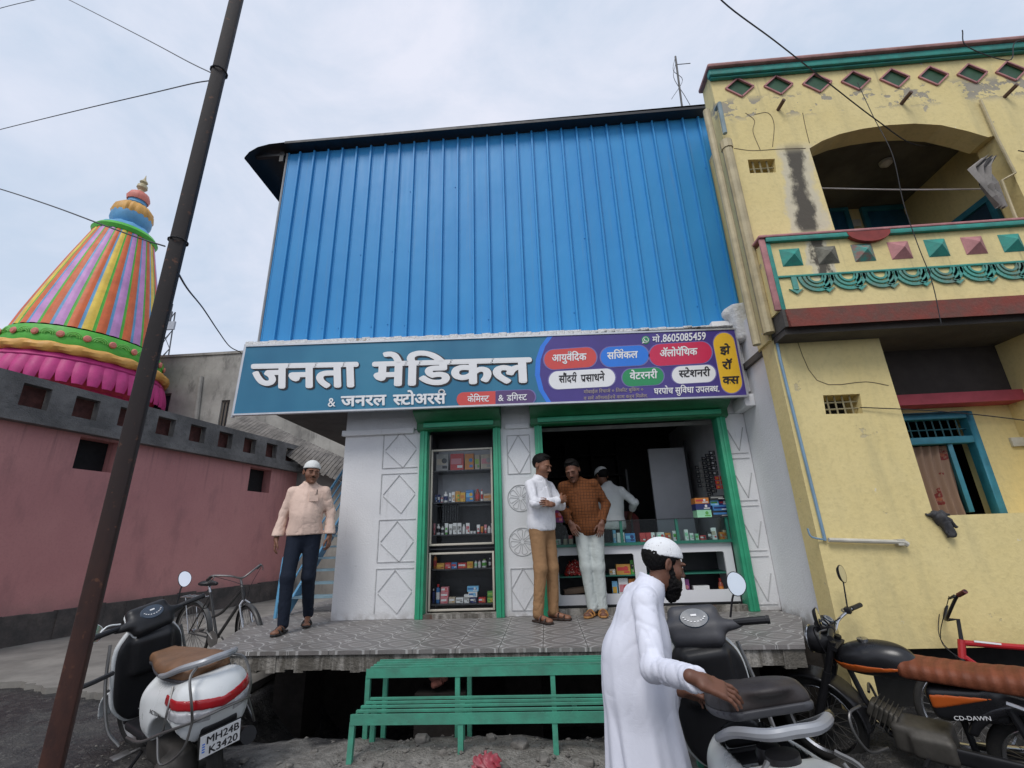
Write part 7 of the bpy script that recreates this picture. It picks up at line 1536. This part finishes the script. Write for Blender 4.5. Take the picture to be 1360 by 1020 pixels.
# ------------------------------------------------------------------ motorcycle
MBK = paint('motorcycle_black', (.012, .012, .014)); ORG = M_('stripe_orange', (.50, .10, .015), .35, var=.15)
q = Mat('seat_rust', .6, spec=.3); n1 = q.noise(8, 5, .6); rb = ((q.x*95)+((q.y*16).abs()*1)).sin(); c = q.mix(n1.step(.35, .7), (.15, .045, .02), (.215, .064, .03)); c = q.mix(rb.step(.55, 1)*.35, c, (.1, .03, .015)); q.col(c); q.bump(rb+(q.noise(90, 2)*.5), .6, .008); SRU = q.m
def motorcycle(loc, yaw, lean):
    root = thing('motorcycle', 'black motorcycle with orange stripes and a ribbed rust brown seat at the right', 'motorcycle', loc, (lean, 0, yaw))
    tank = lambda P: smax(un(.06, ell(P, (.17, 0, .80), (.25, .125, .115), (0, .16, 0)), ell(P, (.02, 0, .76), (.14, .09, .08))), -rbox(P, (.15, 0, .66), (.4, .035, .06), .02), .02)
    shell('fuel_tank', MBK, root, tank, (-.2, -.2, .6), (.5, .2, 1.0), .009); 
    shell('tank_stripe', ORG, root, lambda P: np.maximum(tank(P)-.004, np.abs(P[:, 2]-.765+.1*(P[:, 0]-.1))-.028*np.clip((P[:, 0]+.12)*3, 0, 1)+.0), (-.2, -.2, .6), (.5, .2, 1.0), .008)
    m = MB(); m.lathe([(.035, 0), (.035, .015), (.02, .02)], 16, (.2, 0, .91)); m.build('fuel_cap', STL, root, smooth=True)
    def seat(P): Q = P.copy(); Q[:, 1] = Q[:, 1]/(1-.25*np.clip((P[:, 0]+.05)*6, 0, 1)); return un(.03, rbox(Q, (-.36, 0, .77), (.39, .125, .055), .05), ell(Q, (-.6, 0, .80), (.2, .115, .045)), ell(Q, (-.03, 0, .79), (.1, .1, .05)))+.0012*np.sin(P[:, 0]*95+np.abs(P[:, 1])*16)
    shell('seat', SRU, root, lambda P: np.maximum(seat(P), .735-P[:, 2]), (-.85, -.2, .68), (.1, .2, .9), .008)
    side = lambda P: un(.03, rbox(P, (-.3, 0, .62), (.2, .115, .1), .05, (0, .15, 0)), rbox(P, (-.62, 0, .68), (.25, .09, .07), .04, (0, -.1, 0)))
    shell('side_panel', MBK, root, side, (-1., -.2, .4), (.0, .2, .85)); shell('panel_stripe', ORG, root, lambda P: np.maximum(side(P)-.004, np.maximum(np.abs(P[:, 2]-.635+.25*(P[:, 0]+.2))-.04*np.clip((P[:, 0]+.47)*3.4, 0, 1), P[:, 0]+.12)), (-1., -.2, .4), (.0, .2, .85), .008)
    write('maker_lettering', 'CD-DAWN', SW, root, (-.22, .122, .535), (-.40, .122, .575), (0, 0, 1), .035, .004, .015, W=False)
    m = MB()
    for s in (1, -1):
        m.tube([(.38, s*.07, .9), (.63, s*.085, .30)], .024, 10); m.tube([(.47, s*.078, .68), (.62, s*.085, .34)], .03, 10)
    m.box((.385, 0, .86), (.06, .19, .03), (0, -.4, 0)); m.build('fork', BPL, root, smooth=True)
    w = wheel(root, (.63, 0, .30), .30, .038, 36, STL, .07, disc=.08); wheel(root, (-.60, 0, .30), .30, .042, 36, STL, .07, disc=.085)
    shell('front_fender', MBK, root, lambda P: np.maximum(np.maximum(cone(P, (.63, -.03, .31), (.63, .03, .31), .335), -cone(P, (.63, -.4, .30), (.63, .4, .30), .312)), .40-.35*np.abs(P[:, 0]-.6)-P[:, 2]), (.2, -.1, .2), (1.05, .1, .72), .008)
    shell('rear_fender', MBK, root, lambda P: np.maximum(np.maximum(cone(P, (-.60, -.05, .32), (-.60, .05, .32), .37), -cone(P, (-.60, -.4, .30), (-.60, .4, .30), .33)), .36-.3*(P[:, 0]+.6)*-1-P[:, 2]), (-1.1, -.12, .2), (-.2, .12, .8))
    shell('headlight_housing', BPL, root, lambda P: np.maximum(ell(P, (.5, 0, .88), (.11, .095, .1)), P[:, 0]-.55), (.35, -.15, .7), (.65, .15, 1.05), .009); m = MB(); m.lathe([(.088, 0), (.09, .01), (.06, .03), (0, .04)], 24, (.55, 0, .88), Matrix.Rotation(rad(90), 3, 'Y')); m.build('headlight', CLR, root, smooth=True); m = MB(); m.tube([Vector((.552, .092*math.cos(t), .88+.092*math.sin(t))) for t in [2*math.pi*i/24 for i in range(24)]], .008, 6, close=True); m.build('headlight_rim', STL, root, smooth=True)
    shell('instrument_cluster', BPL, root, lambda P: un(.02, rbox(P, (.43, 0, 1.0), (.05, .085, .03), .025, (0, -.6, 0)), ell(P, (.45, 0, .97), (.05, .07, .05))), (.3, -.15, .85), (.6, .15, 1.1), .008)
    for s in (1, -1):
        m = MB(); R_ = Euler((0, -.6, 0)).to_matrix(); m.lathe([(.034, 0), (.036, .008), (.0, .010)], 20, Vector((.405, s*.042, 1.022)), R_); d_ = m.build('gauge', M_('dial_glass', (.05, .07, .1), .3), root, smooth=True); m = MB(); m.tube([Vector((.405, s*.042, 1.022))+R_ @ Vector((.026*math.cos(t), .026*math.sin(t), .0095)) for t in [2*math.pi*i/16 for i in range(16)]], .0025, 4, close=True); m.build('gauge_ring', M_('pack_grey', PCOL['grey'], .4), d_)
    m = MB(); m.tube(spline([(.27, -.38, 1.04), (.30, -.25, 1.045), (.36, -.12, 1.0), (.37, 0, .95), (.36, .12, 1.0), (.30, .25, 1.045), (.27, .38, 1.04)], 6), .011, 8); m.build('handlebar', STL, root, smooth=True)
    for s in (1, -1):
        m = MB(); m.tube([(.298, s*.26, 1.045), (.268, s*.39, 1.04)], .018, 10); g_ = m.build('grip', BPL, root, smooth=True); m = MB(); m.tube(spline([(.34, s*.21, 1.03), (.37, s*.27, 1.03), (.34, s*.38, 1.02)], 4), .007, 6); m.build('lever', ALY, g_, smooth=True); m = MB(); m.box((.31, s*.215, 1.045), (.045, .05, .045)); m.build('switch_box', BPL, g_, bevel=.008)
        mirror(root, (.31, s*.22, 1.06), (.30, s*.30, 1.30) if s < 0 else (.33, .33, 1.15), (-1, -s*.15, .05), r=(.068, .05), nm='mirror')
    m = MB()
    for i in range(4): m.tube(spline([(.33, -.2+.12*i, 1.03), (.44+.01*i, -.12+.08*i, .9+.03*i), (.42, -.03+.03*i, .72)], 5), .005, 5)
    m.build('cables', BPL, root, smooth=True)
    EN = M_('engine_alloy', (.10, .092, .08), .6, .4, var=.4, scale=9)
    eng = shell('engine', EN, root, lambda P: un(.03, rbox(P, (.0, 0, .33), (.16, .11, .09), .03), rbox(P, (-.06, .11, .32), (.12, .035, .075), .03), rbox(P, (.2, 0, .43), (.09, .06, .055), .02, (0, -.45, 0))), (-.3, -.22, .2), (.4, .22, .6), .011)
    m = MB()
    for k in range(6): p_ = Vector((.13+.024*k, 0, .395+.012*k)); m.box(p_, (.15, .16, .005), (0, 1.1, 0))
    m.build('cooling_fin', EN, eng)
    m = MB(); m.tube(spline([(.27, -.07, .44), (.36, -.1, .36), (.2, -.13, .24), (-.2, -.15, .25)], 6), .022, 8); m.tube([(-.2, -.15, .25), (-.85, -.17, .34)], [.04, .045], 12); m.build('exhaust', STL, root, smooth=True)
    m = MB(); m.tube([(.37, 0, .82), (.3, 0, .5), (.2, 0, .3), (-.15, 0, .22)], .02, 8); m.tube([(.36, 0, .8), (0, 0, .7), (-.75, 0, .72)], .018, 8); m.tube([(-.25, 0, .3), (-.22, 0, .7)], .02, 8)
    for s in (1, -1): m.tube([(-.22, s*.09, .3), (-.60, s*.1, .3)], .018, 6); m.tube([(-.58, s*.12, .32), (-.5, s*.12, .66)], .022, 8)
    m.build('frame', BPL, root, smooth=True)
    m = MB(); m.tube(spline([(-.5, .15, .70), (-.72, .17, .66), (-.93, .15, .70), (-.97, .0, .72), (-.93, -.15, .70), (-.72, -.17, .66), (-.5, -.15, .70)], 6), .013, 8); m.build('grab_rail', STL, root, smooth=True)
    m = MB(); m.tube(spline([(.3, .12, .5), (.33, .26, .5), (.32, .3, .4), (.27, .26, .28), (.2, .12, .26)], 6), .010, 8); m.tube(spline([(.3, -.12, .5), (.33, -.26, .5), (.32, -.3, .4), (.27, -.26, .28), (.2, -.12, .26)], 6), .010, 8); m.build('crash_guard', CHR, root, smooth=True)
    m = MB(); m.tube([(-.02, .14, .26), (-.02, .27, .27)], .014, 8); m.tube([(-.02, -.14, .26), (-.02, -.27, .27)], .014, 8); m.tube([(-.1, .1, .24), (.02, .25, .0)], .011, 6); m.build('footpeg', BPL, root, smooth=True)
    shell('chain_case', BPL, root, lambda P: rbox(P, (-.38, .1, .31), (.26, .02, .05), .02), (-.7, .05, .2), (-.1, .15, .4))
    m = MB(); m.box((-.93, 0, .62), (.04, .12, .06)); m.build('tail_lamp', REDL, root, bevel=.012)
    return root
motorcycle((2.53, 3.95, -.09), rad(133), -.17)
# ------------------------------------------------------------------ bicycles
def bicycle(loc, yaw, lean, label, r, fr_m, style, steer=0., text=None, spoke=28):
    root = thing('bicycle', label, 'bicycle', loc, (lean, 0, yaw)); xr, xf = (-.50, .53) if style == 'city' else (-.47, .50); s_ = r/.33
    head_t, head_b = Vector((.36, 0, .80*s_+.05)), Vector((.40, 0, .66*s_+.05)); bb_ = Vector((-.04, 0, .28)); seat_t = Vector((-.22, 0, .74*s_+.04))
    wheel(root, (xr, 0, r), r, .019 if style == 'city' else .027, spoke, STL, .03)
    kids0 = set(bpy.data.objects); S = steerM(tuple(head_t), steer, rad(18))
    wheel(root, (xf, 0, r), r, .019 if style == 'city' else .027, spoke, STL, .03)
    m = MB(); [m.tube([head_b, head_b+Vector((.02, s*.045, -.04)), (xf, s*.05, r)], [.016, .016, .012], 8) for s in (1, -1)]; m.build('fork', STL if style == 'city' else BPL, root, smooth=True)
    top = head_t+Vector((-.03, 0, .10 if style == 'city' else .14))
    if style == 'city':
        hb = [(top.x-.22, -.27, top.z+.03), (top.x-.1, -.26, top.z+.08), (top.x+.03, -.12, top.z+.05), (top.x+.04, 0, top.z), (top.x+.03, .12, top.z+.05), (top.x-.1, .26, top.z+.08), (top.x-.22, .27, top.z+.03)]
    else: hb = [(top.x-.06, -.29, top.z+.17), (top.x-.02, -.2, top.z+.15), (top.x+.06, -.09, top.z+.03), (top.x+.07, 0, top.z), (top.x+.06, .09, top.z+.03), (top.x-.02, .2, top.z+.15), (top.x-.06, .29, top.z+.17)]
    m = MB(); m.tube(spline(hb, 6), .011, 8); m.tube([head_t, top, top+Vector((.07 if style != 'city' else .03, 0, 0))], .014, 8); m.build('handlebar', ALY if style == 'city' else BPL, root, smooth=True)
    for s in (1, -1):
        a_, b_ = [Vector(h_) for h_ in (hb[:2] if s < 0 else hb[-1:-3:-1])]; m = MB(); m.tube([a_, a_.lerp(b_, .85)], .017, 8); g_ = m.build('grip', BPL if style == 'city' else M_('grip_red', (.1, .015, .015), .6), root, smooth=True); m = MB(); c_ = a_.lerp(b_, 1.0); f_ = Vector((.06, 0, -.02)); m.tube(spline([c_, c_+f_, a_+f_*1.3+Vector((0, s*.03, 0))], 4), .006, 6); m.build('brake_lever', ALY if style == 'city' else BPL, g_, smooth=True)
    m = MB(); m.tube(spline([Vector(hb[1])+Vector((.05, 0, 0)), head_t+Vector((.12, -.03, .03)), head_b+Vector((.03, 0, 0))], 6), .003, 5); m.tube(spline([Vector(hb[-2])+Vector((.05, 0, 0)), head_t+Vector((.13, .04, .0)), head_b+Vector((.0, .03, -.02))], 6), .003, 5); m.build('cables', BPL, root, smooth=True)
    if style == 'city':
        m = MB(); n = 20; vs = []
        for i in range(n+1):
            t = rad(20)+rad(175)*i/n
            for y, k in ((-.028, .985), (-.018, 1.02), (0, 1.035), (.018, 1.02), (.028, .985)): vs.append((xf+(r+.018)*k*math.cos(t), y, r+(r+.018)*k*math.sin(t)))
        m.add(vs, [(i*5+j, i*5+j+1, (i+1)*5+j+1, (i+1)*5+j) for i in range(n) for j in range(4)]); m.build('mudguard', fr_m, root, smooth=True)
    new = [o for o in bpy.data.objects if o not in kids0 and o.parent == root]
    for o in new: o.data.transform(S); [k.data.transform(S) for k in bpy.data.objects if k.parent == o]
    m = MB(); k_ = .021 if style != 'city' else .016
    m.tube([head_b, head_t], k_*1.15, 10); m.tube([head_b+(head_t-head_b)*.15, bb_], k_*1.1, 10); m.tube([head_t-(head_t-head_b)*.15, seat_t] if style != 'city' else spline([head_t-(head_t-head_b)*.2, (.05, 0, .58*s_), (-.14, 0, .5)], 5), k_, 10); m.tube([bb_, seat_t], k_*.95, 10)
    for s in (1, -1): m.tube([bb_+Vector((0, s*.03, 0)), (xr, s*.05, r)], .009, 6); m.tube([seat_t+Vector((.01, s*.02, -.05)), (xr, s*.05, r)], .008, 6)
    m.build('frame', fr_m, root, smooth=True)
    sp_ = seat_t+Vector((-.035, 0, .09)); m = MB(); m.tube([seat_t, sp_], .013, 8); m.build('seat_post', STL, root, smooth=True)
    shell('saddle', BPL, root, lambda P: un(.03, ell(P, (sp_.x-.05, 0, sp_.z+.015), (.1, .085, .03)), cone(P, (sp_.x, 0, sp_.z+.02), (sp_.x+.14, 0, sp_.z+.01), .035, .022)), (sp_.x-.2, -.12, sp_.z-.06), (sp_.x+.2, .12, sp_.z+.08), .008)
    m = MB(); m.lathe([(.09, -.003), (.09, .003)], 24, bb_+Vector((0, -.05, 0)), Matrix.Rotation(rad(90), 3, 'X')); [m.tube([bb_+Vector((0, s*.05, 0)), bb_+Vector((s*.12, s*.07, -.11*s)), bb_+Vector((s*.12, s*.15, -.11*s))], .009, 6) for s in (1, -1)]; [m.box(bb_+Vector((s*.12, s*.13, -.11*s)), (.08, .06, .02)) for s in (1, -1)]; m.build('crank', ALY, root, smooth=True)
    if style == 'city':
        m = MB(); zr = 2*r+.07; [m.tube([(xr-.2, s*.06, zr), (xr+.2, s*.06, zr)], .006, 6) for s in (1, -1)]; [m.tube([(xr-.2+.1*k, -.06, zr), (xr-.2+.1*k, .06, zr)], .005, 6) for k in range(5)]; [m.tube([(xr, s*.055, r), (xr-.1, s*.06, zr)], .005, 6) for s in (1, -1)]; m.build('rear_rack', STL, root)
        m = MB(); n = 20; vs = []
        for i in range(n+1):
            t = rad(-10)+rad(190)*i/n
            for y, k in ((-.028, .985), (0, 1.03), (.028, .985)): vs.append((xr+(r+.018)*k*math.cos(t), y, r+(r+.018)*k*math.sin(t)))
        m.add(vs, [(i*3+j, i*3+j+1, (i+1)*3+j+1, (i+1)*3+j) for i in range(n) for j in range(2)]); m.build('mudguard', fr_m, root, smooth=True)
    if text:
        d_ = (bb_-head_b).normalized(); up = Vector((d_.z, 0, -d_.x)); up = up if up.z > 0 else -up; a_ = head_b+d_*.08
        write('frame_lettering', text, SW, root, a_+Vector((0, k_*1.12, -.0))-up*.013, a_+d_*.26+Vector((0, k_*1.12, 0))-up*.013, up, .042, -.002, .02, W=False)
        b0 = head_t.lerp(seat_t, .12); b1 = head_t.lerp(seat_t, .42); m = MB(); m.beam(b0+Vector((0, k_, 0)), b1+Vector((0, k_, 0)), .004, .012); m.build('decal', SW, root)
    return root
rb_, rf_ = at(252, 842, 5.95), at(337, 852, 5.5)
mid = (rb_+rf_)/2
bicycle((mid.x-.02, mid.y+.05, .335), math.atan2(rf_.y-rb_.y, rf_.x-rb_.x), .1, 'old black city bicycle with rear rack leaning in the lane behind the white scooter', .325, M_('bike_grey', (.06, .06, .06), .4, .3, var=.4, scale=10), 'city', steer=rad(-15))
hx_ = at(1290, 862, 4.12)
bicycle((hx_.x+.40, 4.14, -.03), rad(180-6), .1, 'red mountain bicycle leaning on the yellow house behind the black motorcycle', .30, paint('bike_red', (.42, .015, .02)), 'mtb', steer=rad(-22), text='VINTO')
